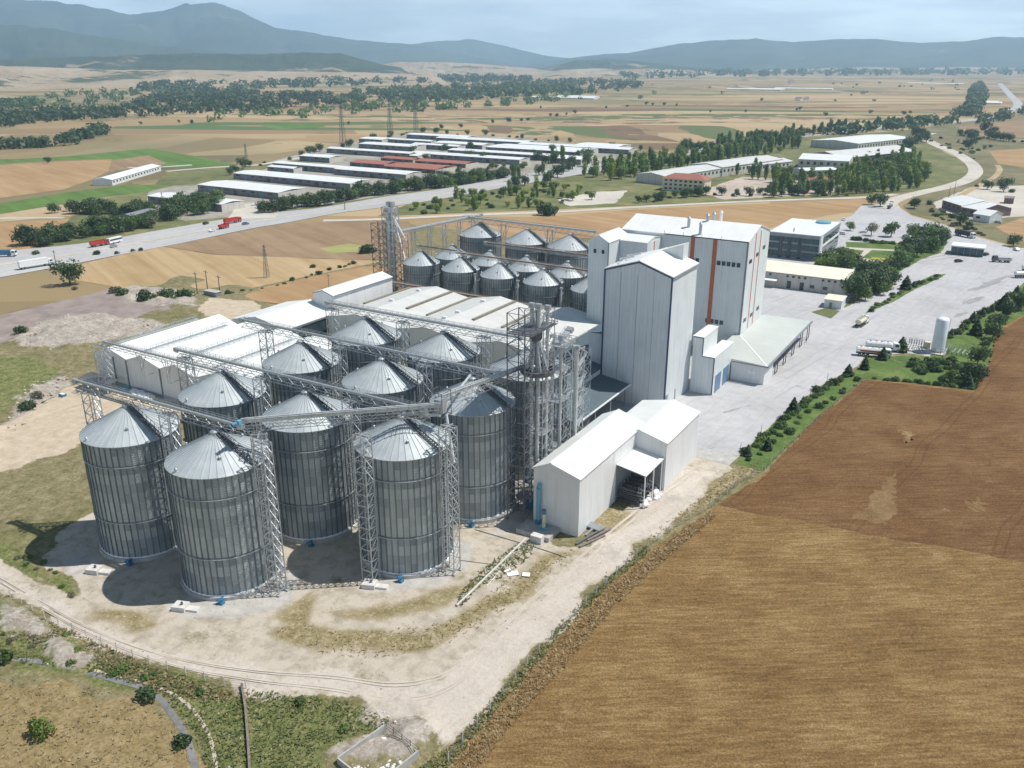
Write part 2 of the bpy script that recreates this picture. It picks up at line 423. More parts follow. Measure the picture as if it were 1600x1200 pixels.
def dup(root, loc, rz=0.0, scale=1.0, label=None, group=None):
    def rec(o, par):
        c = o.copy()
        COL.objects.link(c)
        if par is not None: c.parent = par
        for ch in list(o.children): rec(ch, c)
        return c
    r = rec(root, None)
    r.location = (loc[0], loc[1], loc[2] if len(loc) > 2 else 0)
    r.rotation_euler = (0, 0, rz)
    r.scale = (scale, scale, scale) if not isinstance(scale, tuple) else scale
    if label: r['label'] = label
    if group: r['group'] = group
    return r
def place(root, loc, rz=0.0, scale=1.0, label=None, group=None, first={}):
    """the first call moves the original itself, later ones copy it"""
    if root.name not in first:
        first[root.name] = 1
        root.location = (loc[0], loc[1], loc[2] if len(loc) > 2 else 0)
        root.rotation_euler = (0, 0, rz)
        root.scale = (scale, scale, scale) if not isinstance(scale, tuple) else scale
        if label: root['label'] = label
        if group: root['group'] = group
        return root
    return dup(root, loc, rz, scale, label, group)

# ---------------------------------------------------------------- ground
def wpoly(px): return [at(*p) for p in px]
def pip(X, Y, poly):
    ins = np.zeros(X.shape, bool)
    n = len(poly)
    for i in range(n):
        x0, y0 = poly[i]; x1, y1 = poly[(i + 1) % n]
        if y0 == y1: continue
        c = ((y0 > Y) != (y1 > Y)) & (X < (x1 - x0) * (Y - y0) / (y1 - y0) + x0)
        ins ^= c
    return ins
def sdist(X, Y, poly):
    d = np.full(X.shape, 1e9)
    n = len(poly)
    for i in range(n):
        x0, y0 = poly[i]; x1, y1 = poly[(i + 1) % n]
        dx, dy = x1 - x0, y1 - y0
        L = dx * dx + dy * dy + 1e-9
        t = np.clip(((X - x0) * dx + (Y - y0) * dy) / L, 0, 1)
        d = np.minimum(d, np.hypot(X - x0 - t * dx, Y - y0 - t * dy))
    return np.where(pip(X, Y, poly), d, -d)
def mask(X, Y, pxs, width=3.0):
    m = np.zeros(X.shape)
    for px in pxs:
        m = np.maximum(m, np.clip(0.5 + sdist(X, Y, wpoly(px)) / width, 0, 1))
    return m

P_DIRT = [
    [(-40, 865), (-40, 905), (60, 957), (150, 1005), (270, 1045), (370, 1075), (470, 1090), (560, 1087), (640, 1125), (668, 1160), (700, 1165), (765, 1100), (835, 1020), (935, 912), (1022, 832), (1100, 772), (1150, 735), (1140, 724), (1080, 708), (1055, 735), (1000, 790), (930, 835), (915, 850), (870, 850), (850, 820), (840, 760), (880, 700), (890, 640), (700, 640), (500, 700), (400, 760), (150, 800), (92, 830), (80, 870), (112, 900), (140, 942), (90, 925), (50, 895), (0, 872)],
]
P_SAND = [
    [(-40, 745), (-40, 700), (50, 640), (105, 603), (145, 590), (280, 630), (300, 655), (240, 665), (180, 665), (125, 690), (60, 722)],
    [(300, 478), (330, 465), (400, 470), (395, 500), (340, 503)], [(230, 468), (260, 462), (262, 474)],
    [(15, 462), (38, 459), (34, 470), (12, 472)], [(520, 830), (560, 830), (560, 860)],
]
P_GREEN = [
    [(-60, 910), (80, 975), (230, 1040), (370, 1085), (385, 1078), (560, 1098), (612, 1130), (540, 1165), (470, 1230), (330, 1230), (300, 1140), (255, 1085), (120, 1045), (-60, 1030)],
    [(60, 870), (110, 905), (140, 942), (100, 935), (50, 900), (-30, 870), (-30, 840), (20, 850)],
    [(690, 455), (860, 470), (860, 490), (760, 480)], [(900, 640), (930, 660), (900, 700), (880, 690)],
    [(0, 560), (60, 560), (110, 590), (60, 610), (0, 640), (-60, 640), (-60, 570)],
    [(780, 870), (815, 845), (835, 850), (830, 870), (790, 900), (745, 920), (720, 950), (710, 945), (735, 905)],
    [(1370, 585), (1700, 400), (1700, 600), (1380, 600)],
]
P_TAN = [
    [(-60, 1060), (80, 1060), (195, 1085), (262, 1120), (300, 1170), (305, 1260), (-60, 1260)],
]
P_PURPLE = [[(-60, 420), (60, 427), (110, 432), (160, 442), (235, 462), (262, 482), (200, 500), (90, 520), (20, 530), (-60, 560)]]
P_RUBBLE = [
    [(10, 535), (60, 505), (110, 490), (200, 498), (262, 505), (250, 520), (180, 535), (80, 548)],
    [(-40, 710), (10, 660), (40, 600), (110, 585), (70, 635), (20, 680)],
    [(180, 440), (230, 447), (300, 462), (300, 480), (230, 478), (190, 462)],
    [(0, 940), (40, 960), (110, 1000), (180, 1020), (150, 1040), (60, 1010), (0, 980)],
    [(560, 1098), (640, 1125), (660, 1165), (600, 1200), (520, 1200), (600, 1125)],
    [(600, 470), (640, 460), (600, 500)],
]
P_DRY = [
    [(690, 1200), (765, 1105), (850, 1000), (930, 917), (1015, 845), (1100, 790), (1185, 742), (1195, 715), (1150, 735), (1100, 772), (1022, 832), (935, 912), (835, 1020), (765, 1100), (680, 1190)],
    [(425, 990), (470, 965), (530, 990), (600, 985), (690, 975), (740, 950), (790, 905), (860, 870), (905, 855), (895, 870), (820, 925), (760, 975), (700, 1005), (640, 1022), (560, 1030), (500, 1020)],
    [(440, 965), (490, 925), (510, 938), (475, 985)], [(165, 940), (230, 958), (262, 985), (210, 990), (160, 965)], [(520, 955), (620, 945), (700, 925), (740, 900), (752, 915), (700, 950), (610, 968), (530, 972)],
    [(905, 845), (960, 795), (1010, 800), (960, 835)],
]
P_PAD = [
    [(168, 890), (130, 860), (95, 878), (110, 900)],
    [(255, 950), (290, 965), (370, 968), (450, 945), (470, 900), (440, 880), (340, 900)],
    [(560, 920), (600, 925), (690, 915), (735, 880), (740, 850), (700, 840), (600, 870)],
    [(770, 840), (840, 815), (850, 770), (820, 740), (790, 770)],
]
P_TRACK = [[(-60, 868), (0, 884), (60, 928), (150, 975), (270, 1020), (400, 1042), (520, 1052), (600, 1062), (680, 1056), (750, 1010), (830, 940), (900, 880), (960, 825), (1020, 775), (1080, 735), (1130, 730), (1090, 772), (1015, 835), (930, 912), (830, 1020), (760, 1100), (700, 1160), (650, 1140), (560, 1085), (370, 1070), (270, 1040), (150, 1000), (60, 953), (-60, 900)]]
def near_ground():
    gx = np.arange(-345, 75.1, 1.35)
    gy = np.arange(15, 425.1, 1.35)
    X, Y = np.meshgrid(gx, gy)
    n = X.size
    rng = np.random.RandomState(3)
    def vnoise(sc, seed):
        r = np.random.RandomState(seed)
        g = r.rand(80, 80)
        u = (X - X.min()) / sc; v = (Y - Y.min()) / sc
        i = u.astype(int) % 79; j = v.astype(int) % 79
        a = u - u.astype(int); b = v - v.astype(int)
        a = a * a * (3 - 2 * a); b = b * b * (3 - 2 * b)
        return (g[j, i] * (1 - a) + g[j, i + 1] * a) * (1 - b) + (g[j + 1, i] * (1 - a) + g[j + 1, i + 1] * a) * b
    Xw = X + (vnoise(7, 1) - .5) * 5; Yw = Y + (vnoise(7, 2) - .5) * 5
    dirt = mask(Xw, Yw, P_DIRT, 3); sand = mask(Xw, Yw, P_SAND, 4); green = mask(Xw, Yw, P_GREEN, 7)
    tan = mask(Xw, Yw, P_TAN, 5); pur = mask(Xw, Yw, P_PURPLE, 12); rub = mask(Xw, Yw, P_RUBBLE, 7)
    dry = mask(Xw, Yw, P_DRY, 5); pad = mask(X, Y, P_PAD, 2); trk = mask(Xw, Yw, P_TRACK, 5)
    rel = (vnoise(5, 5) - .5) * 1.6 + (vnoise(2.7, 6) - .5) * 1.0
    Z = rub * (rel * 1.3 + 0.6)
    wild = np.clip(1 - dirt - sand, 0, 1) * (X < -150) * (Y < 260) + green * (Y < 78)
    Z += np.clip(wild * (Y > 84), 0, 1) * (vnoise(16, 7) - .5) * 1.2
    Z += dirt * (vnoise(4, 9) - .5) * 0.10
    edge = np.minimum.reduce([X - X.min(), X.max() - X, Y - Y.min(), Y.max() - Y])
    Z *= np.clip(edge / 15, 0, 1)
    flat = np.maximum(mask(X, Y, [P_YARD], 4), mask(X, Y, [P_WHEAT], 6))
    Z = Z * (1 - flat) - 0.12 * flat * 0
    me = bpy.data.meshes.new('ground')
    nx, ny = len(gx), len(gy)
    co = np.stack([X.ravel(), Y.ravel(), Z.ravel()], 1).astype(np.float32)
    idx = np.arange(n).reshape(ny, nx)
    q = np.stack([idx[:-1, :-1], idx[:-1, 1:], idx[1:, 1:], idx[1:, :-1]], -1).reshape(-1, 4)
    me.vertices.add(n); me.vertices.foreach_set('co', co.ravel())
    me.loops.add(q.size); me.loops.foreach_set('vertex_index', q.ravel().astype(np.int32))
    me.polygons.add(len(q)); me.polygons.foreach_set('loop_start', np.arange(0, q.size, 4, dtype=np.int32))
    me.polygons.foreach_set('use_smooth', np.ones(len(q), bool))
    me.update()
    for nm, ch in (('m1', (dirt, sand, green)), ('m2', (tan, pur, rub)), ('m3', (dry, pad, trk))):
        a = me.color_attributes.new(nm, 'FLOAT_COLOR', 'POINT')
        arr = np.ones((n, 4), np.float32)
        for k in range(3): arr[:, k] = ch[k].ravel()
        a.data.foreach_set('color', arr.ravel())
    t = NT('near_ground')
    p = t.pos()
    ch = []
    for nm in ('m1', 'm2', 'm3'):
        a = t.n('ShaderNodeAttribute', None, attribute_name=nm).outputs['Color']
        ch += list(t.n('ShaderNodeSeparateColor', {0: a}).outputs)[:3]
    big = t.noise(p, 0.05, 5, 0.6); mid = t.noise(p, 0.35, 6, 0.7); fine = t.noise(p, 1.4, 6, 0.75); nn = t.noise(p, 0.22, 6, 0.7)
    def layer(c, lo, hi, w):   # noisy edge
        v = t.math('ADD', c, t.math('MULTIPLY', t.math('SUBTRACT', w, 0.5), 1.5))
        return t.ramp(v, [(lo, 0.0), (hi, 1.0)])
    base = t.ramp(t.math('ADD', t.math('MULTIPLY', mid, 0.6), t.math('MULTIPLY', fine, 0.4)),
                  [(0.35, (0.11, 0.095, 0.045)), (0.46, (0.19, 0.165, 0.082)), (0.55, (0.245, 0.215, 0.12)), (0.66, (0.36, 0.31, 0.21))])
    gsp = t.ramp(big, [(0.50, 0.0), (0.62, 0.7)])
    base = t.mix(gsp, base, t.ramp(mid, [(0.35, (0.09, 0.10, 0.035)), (0.65, (0.21, 0.20, 0.095))]))
    def duo(a, b, c, f=mid): return t.ramp(f, [(0.34, a), (0.5, b), (0.66, c)])
    mix2 = t.math('ADD', t.math('MULTIPLY', mid, 0.5), t.math('MULTIPLY', fine, 0.5))
    col = t.mix(layer(ch[4], .4, .6, nn), base, duo((0.22, 0.18, 0.165), (0.285, 0.235, 0.215), (0.34, 0.29, 0.265), t.noise(t.mapp(p, (1, 1, 1), (0, 0, 0.5)), 0.12, 6, 0.7)))
    col = t.mix(layer(ch[3], .4, .6, nn), col, t.ramp(mix2, [(0.36, (0.17, 0.125, 0.055)), (0.5, (0.27, 0.205, 0.10)), (0.64, (0.37, 0.29, 0.165))]))
    col = t.mix(layer(ch[2], .4, .6, nn), col, t.ramp(mix2, [(0.36, (0.070, 0.095, 0.030)), (0.48, (0.14, 0.16, 0.055)), (0.58, (0.24, 0.225, 0.10)), (0.68, (0.38, 0.33, 0.22))]))
    col = t.mix(layer(ch[5], .4, .6, nn), col, t.ramp(mix2, [(0.36, (0.24, 0.20, 0.165)), (0.5, (0.36, 0.32, 0.275)), (0.62, (0.50, 0.46, 0.41))]))
    col = t.mix(layer(ch[1], .42, .58, nn), col, duo((0.42, 0.345, 0.25), (0.50, 0.42, 0.315), (0.57, 0.49, 0.38)))
    tr = t.noise(t.mapp(t.mapp(p, (1, 1, 1), (0, 0, R(-80))), (0.03, 0.5, 1)), 1.0, 5, 0.6)
    dcol = t.ramp(t.math('ADD', t.math('MULTIPLY', mix2, 0.6), t.math('MULTIPLY', t.math('ADD', tr, big), 0.2)), [(0.36, (0.40, 0.345, 0.285)), (0.48, (0.52, 0.465, 0.40)), (0.60, (0.60, 0.55, 0.49))])
    dcol = t.mix(t.ramp(t.noise(p, 0.09, 6, 0.7), [(0.56, 0.0), (0.66, 0.6)]), dcol, (0.36, 0.34, 0.30))
    yardc = t.ramp(t.math('ADD', t.math('MULTIPLY', mid, .5), t.math('MULTIPLY', nn, .5)), [(0.36, (0.30, 0.265, 0.205)), (0.46, (0.42, 0.37, 0.30)), (0.54, (0.52, 0.46, 0.375)), (0.64, (0.44, 0.43, 0.40))])
    yardc = t.mix(t.ramp(t.noise(p, 0.13, 7, 0.75), [(0.57, 0.0), (0.66, 0.85)]), yardc, t.ramp(fine, [(.35, (0.16, 0.155, 0.075)), (.65, (0.34, 0.30, 0.19))]))
    col = t.mix(layer(ch[0], .42, .58, nn), col, yardc)
    col = t.mix(layer(ch[8], .38, .62, mid), col, dcol)
    col = t.mix(layer(ch[6], .40, .66, fine), col, t.ramp(mix2, [(0.36, (0.155, 0.135, 0.06)), (0.5, (0.27, 0.225, 0.12)), (0.62, (0.42, 0.36, 0.25))]))
    col = t.mix(layer(ch[7], .40, .60, nn), col, duo((0.37, 0.35, 0.32), (0.46, 0.44, 0.405), (0.54, 0.52, 0.48)))
    col = t.mix(t.ramp(t.noise(p, 2.6, 3, 0.6), [(0.70, 0.0), (0.76, 0.8)]), col, (0.60, 0.58, 0.53))
    t.bump(t.math('ADD', fine, t.noise(p, 5, 4, 0.7)), 0.8, 0.16)
    me.materials.append(t.done(col, 0.95, None, 0.15))
    o = bpy.data.objects.new('ground', me)
    COL.objects.link(o)
    tag(o, kind='structure')
P_YARD = [(1140, 727), (1180, 688), (1232, 640), (1290, 598), (1340, 572), (1352, 556), (1420, 552), (1452, 557), (1466, 545), (1472, 529), (1495, 514), (1521, 492), (1552, 474), (1580, 460), (1600, 441), (1640, 412), (1700, 375), (1700, 360), (1640, 385), (1590, 388), (1525, 370), (1470, 350), (1425, 338), (1407, 325), (1400, 316), (1345, 322), (1330, 338), (1290, 350), (1262, 356), (1230, 372), (1200, 395), (1100, 420), (920, 500), (800, 560), (850, 640), (890, 640), (905, 665), (1000, 690), (1080, 712)]
P_WHEAT = [(640, 1260), (703, 1200), (775, 1118), (858, 1020), (935, 935), (1018, 862), (1115, 798), (1190, 748), (1270, 660), (1352, 594), (1440, 603), (1525, 613), (1548, 565), (1558, 518), (1600, 493), (1760, 420), (2500, 420), (2700, 1600), (560, 1600)]
near_ground()

# outer plain: ring of quads round the near ground, reaching the horizon
def plain():
    xs = [-16000, -345, 75, 7000]; ys = [-1500, 15, 15 + 1.35 * int((425.1 - 15) / 1.35), 20000]
    xs[2] = -345 + 1.35 * int((75.1 + 345) / 1.35)
    vs = [(x, y, 0) for y in ys for x in xs]
    fs = [(j * 4 + i, j * 4 + i + 1, j * 4 + i + 5, j * 4 + i + 4) for j in range(3) for i in range(3) if not (i == 1 and j == 1)]
    mb = MB().add(vs, fs)
    t = NT('farmland_patchwork')
    p = t.pos()
    wob = t.n('ShaderNodeTexNoise', {'Vector': p, 'Scale': 0.0016, 'Detail': 2}).outputs['Color']
    q = t.n('ShaderNodeVectorMath', {0: p, 1: t.n('ShaderNodeVectorMath', {0: wob, 1: (260, 260, 0)}, operation='MULTIPLY').outputs[0]}, operation='ADD').outputs[0]
    def cells(rot, sx, sy, seedoff):
        m = t.mapp(t.mapp(q, (1, 1, 1), (0, 0, rot), (seedoff, seedoff, 0)), (1 / sx, 1 / sy, 1))
        v = t.n('ShaderNodeTexVoronoi', {'Vector': m, 'Scale': 1.0, 'Randomness': 0.85}, voronoi_dimensions='2D', distance='CHEBYCHEV')
        return t.n('ShaderNodeSeparateColor', {0: v.outputs['Color']}).outputs[0]
    big = cells(R(-28), 600, 330, 90)
    sm = cells(R(-31), 420, 85, 10)
    sm2 = cells(R(-31 + 90), 240, 60, 50)
    pick = t.ramp(big, [(0.62, 0.0), (0.63, 1.0)], 'CONSTANT')
    f = t.mix(pick, sm, sm2)
    f = t.n('ShaderNodeSeparateColor', {0: f}).outputs[0]
    f = t.math('ADD', f, t.math('MULTIPLY', t.math('SUBTRACT', t.noise(p, 0.02, 5), 0.5), 0.12))
    col = t.ramp(f, [(0.0, (0.325, 0.235, 0.13)), (0.16, (0.38, 0.285, 0.165)), (0.34, (0.27, 0.19, 0.11)), (0.50, (0.415, 0.32, 0.19)), (0.66, (0.31, 0.225, 0.125)),
                     (0.78, (0.185, 0.125, 0.08)), (0.85, (0.35, 0.265, 0.16)), (0.90, (0.12, 0.145, 0.06)), (0.97, (0.10, 0.15, 0.06))], 'CONSTANT')
    col = t.mix(t.ramp(t.noise(p, 0.0012, 4), [(0.50, 0.0), (0.64, 0.6)]), col, (0.15, 0.155, 0.08))
    col = t.mix(t.ramp(t.noise(p, 0.006, 6, 0.7), [(0.58, 0.0), (0.64, 0.65)]), col, (0.07, 0.095, 0.04))
    m = t.done(col, 0.95, None, 0.1)
    tag(mb.build('plain', m), kind='structure')
plain()

def jitter(pts, step, amp, seed=1):
    rr = random.Random(seed)
    out = []
    n = len(pts)
    for i in range(n):
        a = pts[i]; b = pts[(i + 1) % n]
        L = math.hypot(b[0] - a[0], b[1] - a[1])
        k = max(1, int(L / step))
        for j in range(k):
            u = j / k
            out.append((a[0] + (b[0] - a[0]) * u + rr.uniform(-amp, amp), a[1] + (b[1] - a[1]) * u + rr.uniform(-amp, amp)))
    return out
from mathutils.geometry import tessellate_polygon
def sheet(name, px, z, m, amp=0.0, step=3.0, world=False, thick=0.0):
    pts = px if world else wpoly(px)
    if amp: pts = jitter(pts, step, amp, len(px) * 13 + 5)
    vs = [Vector((x, y, z)) for x, y in pts]
    tris = tessellate_polygon([vs])
    mb = MB().add(vs, tris)
    if thick:
        n = len(vs)
        o = len(mb.v)
        mb.add([(v.x, v.y, z - thick) for v in vs], [])
        mb.f += [(i, (i + 1) % n, n + (i + 1) % n, n + i) for i in range(n)]
    o = mb.build(name, m)
    return tag(o, kind='structure')
def strip_pts(pts, w0, w1=None):
    """ribbon polygon along a world polyline"""
    w1 = w0 if w1 is None else w1
    L, Rr = [], []
    n = len(pts)
    for i, p in enumerate(pts):
        a = pts[max(0, i - 1)]; b = pts[min(n - 1, i + 1)]
        dx, dy = b[0] - a[0], b[1] - a[1]
        l = math.hypot(dx, dy) or 1
        w = (w0 + (w1 - w0) * i / (n - 1)) / 2
        L.append((p[0] - dy / l * w, p[1] + dx / l * w)); Rr.append((p[0] + dy / l * w, p[1] - dx / l * w))
    return L + Rr[::-1]
def smooth_line(pts, k=6):
    out = []
    n = len(pts)
    for i in range(n - 1):
        p0, p1, p2, p3 = pts[max(0, i - 1)], pts[i], pts[i + 1], pts[min(n - 1, i + 2)]
        for j in range(k):
            u = j / k
            out.append(tuple(0.5 * ((2 * p1[c]) + (-p0[c] + p2[c]) * u + (2 * p0[c] - 5 * p1[c] + 4 * p2[c] - p3[c]) * u * u + (-p0[c] + 3 * p1[c] - 3 * p2[c] + p3[c]) * u ** 3) for c in (0, 1)))
    out.append(pts[-1])
    return out
def road(name, px, w, z, m, w1=None):
    pts = smooth_line(wpoly(px))
    pl = strip_pts(pts, w, w1)
    n = len(pts)
    vs = [(x, y, z) for x, y in pl]
    fs = [(i, i + 1, 2 * n - 2 - i, 2 * n - 1 - i) for i in range(n - 1)]
    return tag(MB().add(vs, fs).build(name, m), kind='structure')

sheet('wheat_field', P_WHEAT, 0.55, 'wheat', 0.35, 1.6, thick=0.6)
sheet('brown_crop_field', [(1122, 793), (1190, 750), (1270, 662), (1352, 596), (1440, 606), (1522, 616), (1546, 568), (1558, 522), (1600, 497), (1758, 424), (2480, 424), (2600, 1080), (1600, 882), (1500, 862), (1400, 848), (1300, 826), (1250, 815), (1180, 805)], 0.575, 'wheat_dark', 0.5, 2.0)
sheet('crushed_crop_patch', [(1345, 800), (1395, 742), (1398, 812), (1380, 822), (1330, 815)], 0.59, M_ground('crushed_crop', ((0.14, 0.082, 0.036), (0.205, 0.13, 0.062), (0.29, 0.20, 0.105)), 0.1, 1.2, (R(-34), .3, 1.2, .3), 0.25, fine=True), 0.9, 1.3)
MT['trod'] = M_ground('trodden_straw', ((0.13, 0.075, 0.03), (0.25, 0.16, 0.07), (0.40, 0.29, 0.15)), .25, 1.3, (R(30), .25, 1.6, .45), .4, fine=True)
for k_, q_ in enumerate(([(1512, 785), (1530, 780), (1540, 792), (1530, 806), (1516, 800)], [(1408, 676), (1420, 670), (1428, 688), (1416, 696)])):
    sheet('trodden_crop', q_, .60 + .004 * k_, 'trod', 1.1, .55)
sheet('yard', P_YARD, 0.03, 'yard', 0.10, 3.0)
# fields round the plant (real parcels, on the plain)
FZ = 0.10
sheet('stubble_field', [(95, 428), (130, 412), (190, 398), (250, 385), (330, 398), (600, 408), (480, 432), (345, 461), (300, 462), (200, 452), (110, 437)], FZ, 'gold', 0.4, 8)
sheet('fallow_field', [(250, 384), (300, 376), (400, 358), (455, 349), (520, 346), (640, 346), (640, 408), (480, 404), (330, 397)], FZ, 'brown_field', 0.4, 8)
sheet('orange_stubble_field', [(350, 463), (480, 434), (560, 418), (640, 410), (680, 430), (640, 470), (480, 476), (440, 476)], FZ + .03, 'orange_field', 0.4, 8)
sheet('green_crop_strip', [(498, 388), (545, 381), (566, 384), (568, 393), (520, 396)], FZ + .04, M_ground('yellow_green_crop', ((0.24, 0.25, 0.09), (0.31, 0.31, 0.12), (0.37, 0.36, 0.16)), 0.03, 0.2, None, 0), 0.5, 6)
sheet('orange_stubble_field', [(700, 352), (880, 336), (1000, 327), (1200, 318), (1345, 311), (1352, 318), (1330, 330), (1235, 347), (1180, 362), (1040, 372), (800, 372)], FZ, 'orange_field', 0.4, 8)
sheet('green_field', [(-60, 330), (0, 318), (110, 300), (190, 290), (262, 288), (230, 300), (160, 308), (60, 325), (-60, 348)], FZ, 'green_field')
sheet('green_field', [(-60, 256), (0, 250), (110, 244), (232, 232), (300, 243), (372, 258), (300, 262), (232, 262), (170, 248), (100, 250), (-60, 260)], FZ, 'green_field')
sheet('green_field', [(408, 196), (500, 192), (508, 198), (430, 203)], FZ, 'green_field')
sheet('brown_field', [(180, 250), (232, 243), (262, 256), (170, 268)], FZ + .02, 'brown_field')
sheet('pale_field', [(-60, 262), (100, 252), (175, 249), (170, 268), (140, 282), (100, 296), (-60, 318)], FZ, 'orange_field')
sheet('pale_field', [(-60, 345), (80, 322), (160, 312), (110, 338), (-60, 352)], FZ + .02, 'pale_field')
sheet('meadow', [(240, 290), (262, 268), (372, 262), (500, 245), (520, 250), (420, 262), (372, 280), (300, 290)], FZ + .01, 'dull_green_field')
sheet('orange_field', [(-60, 352), (110, 342), (80, 366), (50, 392), (-60, 400)], FZ + .01, 'orange_field')
sheet('tree_strip_meadow', [(590, 338), (640, 318), (800, 292), (930, 262), (1010, 250), (1250, 215), (1400, 205), (1450, 225), (1500, 250), (1520, 275), (1440, 298), (1350, 306), (1100, 317), (800, 330)], FZ + .01, 'dull_green_field')
sheet('verge_meadow', [(30, 392), (45, 370), (110, 340), (160, 312), (230, 296), (372, 262), (520, 236), (640, 205), (1000, 232), (1060, 245), (800, 284), (540, 322), (300, 352), (180, 374)], FZ - .05, 'dull_green_field')
sheet('hillside', [(1400, 205), (1470, 196), (1540, 186), (1600, 178), (1760, 150), (1800, 400), (1640, 392), (1590, 386), (1525, 368), (1470, 348), (1425, 336), (1410, 322), (1440, 302), (1500, 288), (1526, 272), (1515, 250), (1470, 232)], FZ - .02, 'scrub_hill')
sheet('brown_field', [(1500, 196), (1600, 186), (1760, 165), (1760, 212), (1620, 216), (1540, 213), (1498, 205)], FZ + .03, 'brown_field')
sheet('orange_field', [(1545, 236), (1600, 232), (1760, 226), (1760, 262), (1600, 262), (1560, 256)], FZ + .03, 'orange_field')
sheet('ploughed_field', [(1555, 355), (1600, 340), (1760, 330), (1800, 392), (1640, 388), (1590, 375)], FZ + .03, 'orange_field')
sheet('farmyard', [(1455, 318), (1520, 292), (1600, 290), (1760, 290), (1760, 330), (1600, 338), (1530, 345), (1470, 330)], FZ + .04, 'gravel_road', 1.0, 6)
sheet('works_yard', [(1090, 300), (1160, 276), (1300, 285), (1310, 300), (1250, 306), (1130, 312)], FZ + .04, M_ground('works_yard', ((0.34, 0.28, 0.23), (0.45, 0.38, 0.32), (0.54, 0.48, 0.42)), 0.04, 0.3, None, 0), 1.0, 6)
sheet('works_yard', [(870, 312), (930, 300), (980, 298), (960, 318), (890, 322)], FZ + .04, 'gravel_road', 1.0, 6)
# estate ground between the sheds
sheet('estate_ground', [(225, 330), (232, 300), (400, 258), (520, 228), (640, 207), (820, 215), (1000, 236), (960, 250), (800, 278), (690, 292), (560, 312), (400, 336), (290, 345)], FZ - .02, M_ground('estate_ground', ((0.19, 0.185, 0.14), (0.30, 0.285, 0.24), (0.42, 0.40, 0.36)), 0.02, 0.12, None, 0), 0, 6)
# roads
H_N = [(-80, 408), (0, 394), (135, 380), (250, 360), (350, 343), (430, 332), (500, 325), (600, 308), (700, 294), (800, 276), (870, 265), (930, 256), (1010, 246)]
H_S = [(-80, 446), (0, 434), (120, 412), (190, 398), (280, 381), (390, 358), (450, 348), (530, 333), (625, 321), (700, 309), (800, 291), (870, 279), (940, 267), (1020, 254)]
def band(name, A, B, z, m):
    a = smooth_line(wpoly(A), 5); b = smooth_line(wpoly(B), 5)
    def rs(pts, n=60):
        d = [0]
        for i in range(1, len(pts)): d.append(d[-1] + math.hypot(pts[i][0] - pts[i - 1][0], pts[i][1] - pts[i - 1][1]))
        out = []
        for k in range(n):
            s = d[-1] * k / (n - 1)
            i = max(j for j in range(len(d)) if d[j] <= s + 1e-9); i = min(i, len(d) - 2)
            u = (s - d[i]) / max(1e-9, d[i + 1] - d[i])
            out.append((pts[i][0] + (pts[i + 1][0] - pts[i][0]) * u, pts[i][1] + (pts[i + 1][1] - pts[i][1]) * u))
        return out
    a = rs(a); b = rs(b)
    n = len(a)
    return tag(MB().add([(x, y, z) for x, y in a + b], [(i, i + 1, n + i + 1, n + i) for i in range(n - 1)]).build(name, m), kind='structure'), a, b
MT['rut'] = M_ground('wheel_rut', ((0.44, 0.39, 0.325), (0.51, 0.455, 0.39), (0.58, 0.53, 0.47)), .2, 1.0, None, .0)
for off in (-10, 14):
    for dd in (-2.5, 2.5):
        road('wheel_rut', [(x, y + (off + dd) * k_) for x, y, k_ in ((-20, 895, .25), (60, 942, .35), (150, 990, .4), (270, 1032, .5), (400, 1055, .6), (520, 1066, .8), (620, 1080, 1), (700, 1062, 1), (760, 1012, .9), (840, 938, .8), (910, 874, .6), (965, 826, .45), (1030, 775, .35), (1085, 735, .3))], .30, .075, 'rut')
MT['stain'] = M_ground('tyre_dirt', ((0.24, 0.24, 0.24), (0.31, 0.31, 0.31), (0.37, 0.37, 0.37)), .2, 1.0, None, 0)
for k_, q_ in enumerate(([(1375, 416), (1410, 409), (1445, 404), (1480, 398), (1500, 395)], [(1380, 421), (1420, 412), (1455, 407), (1500, 401)], [(1395, 408), (1440, 400), (1490, 394)])):
    road('tyre_mark', q_, .9, .045, 'stain')
for k_, (cx, cy, rx, ry) in enumerate(((1540, 447, 30, 3.5), (1520, 470, 22, 4), (1560, 437, 26, 3), (1500, 492, 14, 3), (1493, 396, 14, 2.2), (1370, 560, 12, 2), (1115, 700, 5, .8), (1225, 555, 16, 1.6), (1150, 640, 26, 2))):
    sheet('oil_stain', [(cx + rx * math.cos(a_) * random.uniform(.7, 1.1), cy - rx * .25 * math.cos(a_) + ry * math.sin(a_) * random.uniform(.6, 1.2)) for a_ in [i_ * math.pi / 9 for i_ in range(18)]], .05 + k_ * .001, 'stain', .3, 1.5)
_, ha, hb = band('highway', H_N, H_S, 0.22, 'asphalt')
def lerp2(a, b, u): return (a[0] + (b[0] - a[0]) * u, a[1] + (b[1] - a[1]) * u)
mid_l = [lerp2(a, b, 0.50) for a, b in zip(ha, hb)]; mid_r = [lerp2(a, b, 0.58) for a, b in zip(ha, hb)]
n = len(mid_l)
tag(MB().add([(x, y, 0.30) for x, y in mid_l + mid_r], [(i, i + 1, n + i + 1, n + i) for i in range(n - 1)]).build('central_reserve', 'gravel_road'), kind='structure')
for u in (0.30, 0.97, 0.62):
    L = [lerp2(a, b, u) for a, b in zip(ha, hb)]
    pl = strip_pts(L, 0.5)
    tag(MB().add([(x, y, 0.26) for x, y in pl], [(i, i + 1, 2 * n - 2 - i, 2 * n - 1 - i) for i in range(n - 1)]).build('lane_marking', 'line'), kind='structure')
road('country_road', [(505, 345), (560, 344), (640, 341), (720, 337), (800, 334), (880, 331), (960, 326), (1050, 321), (1150, 316), (1250, 312), (1345, 309), (1400, 304)], 7, 0.20, 'gravel_road')
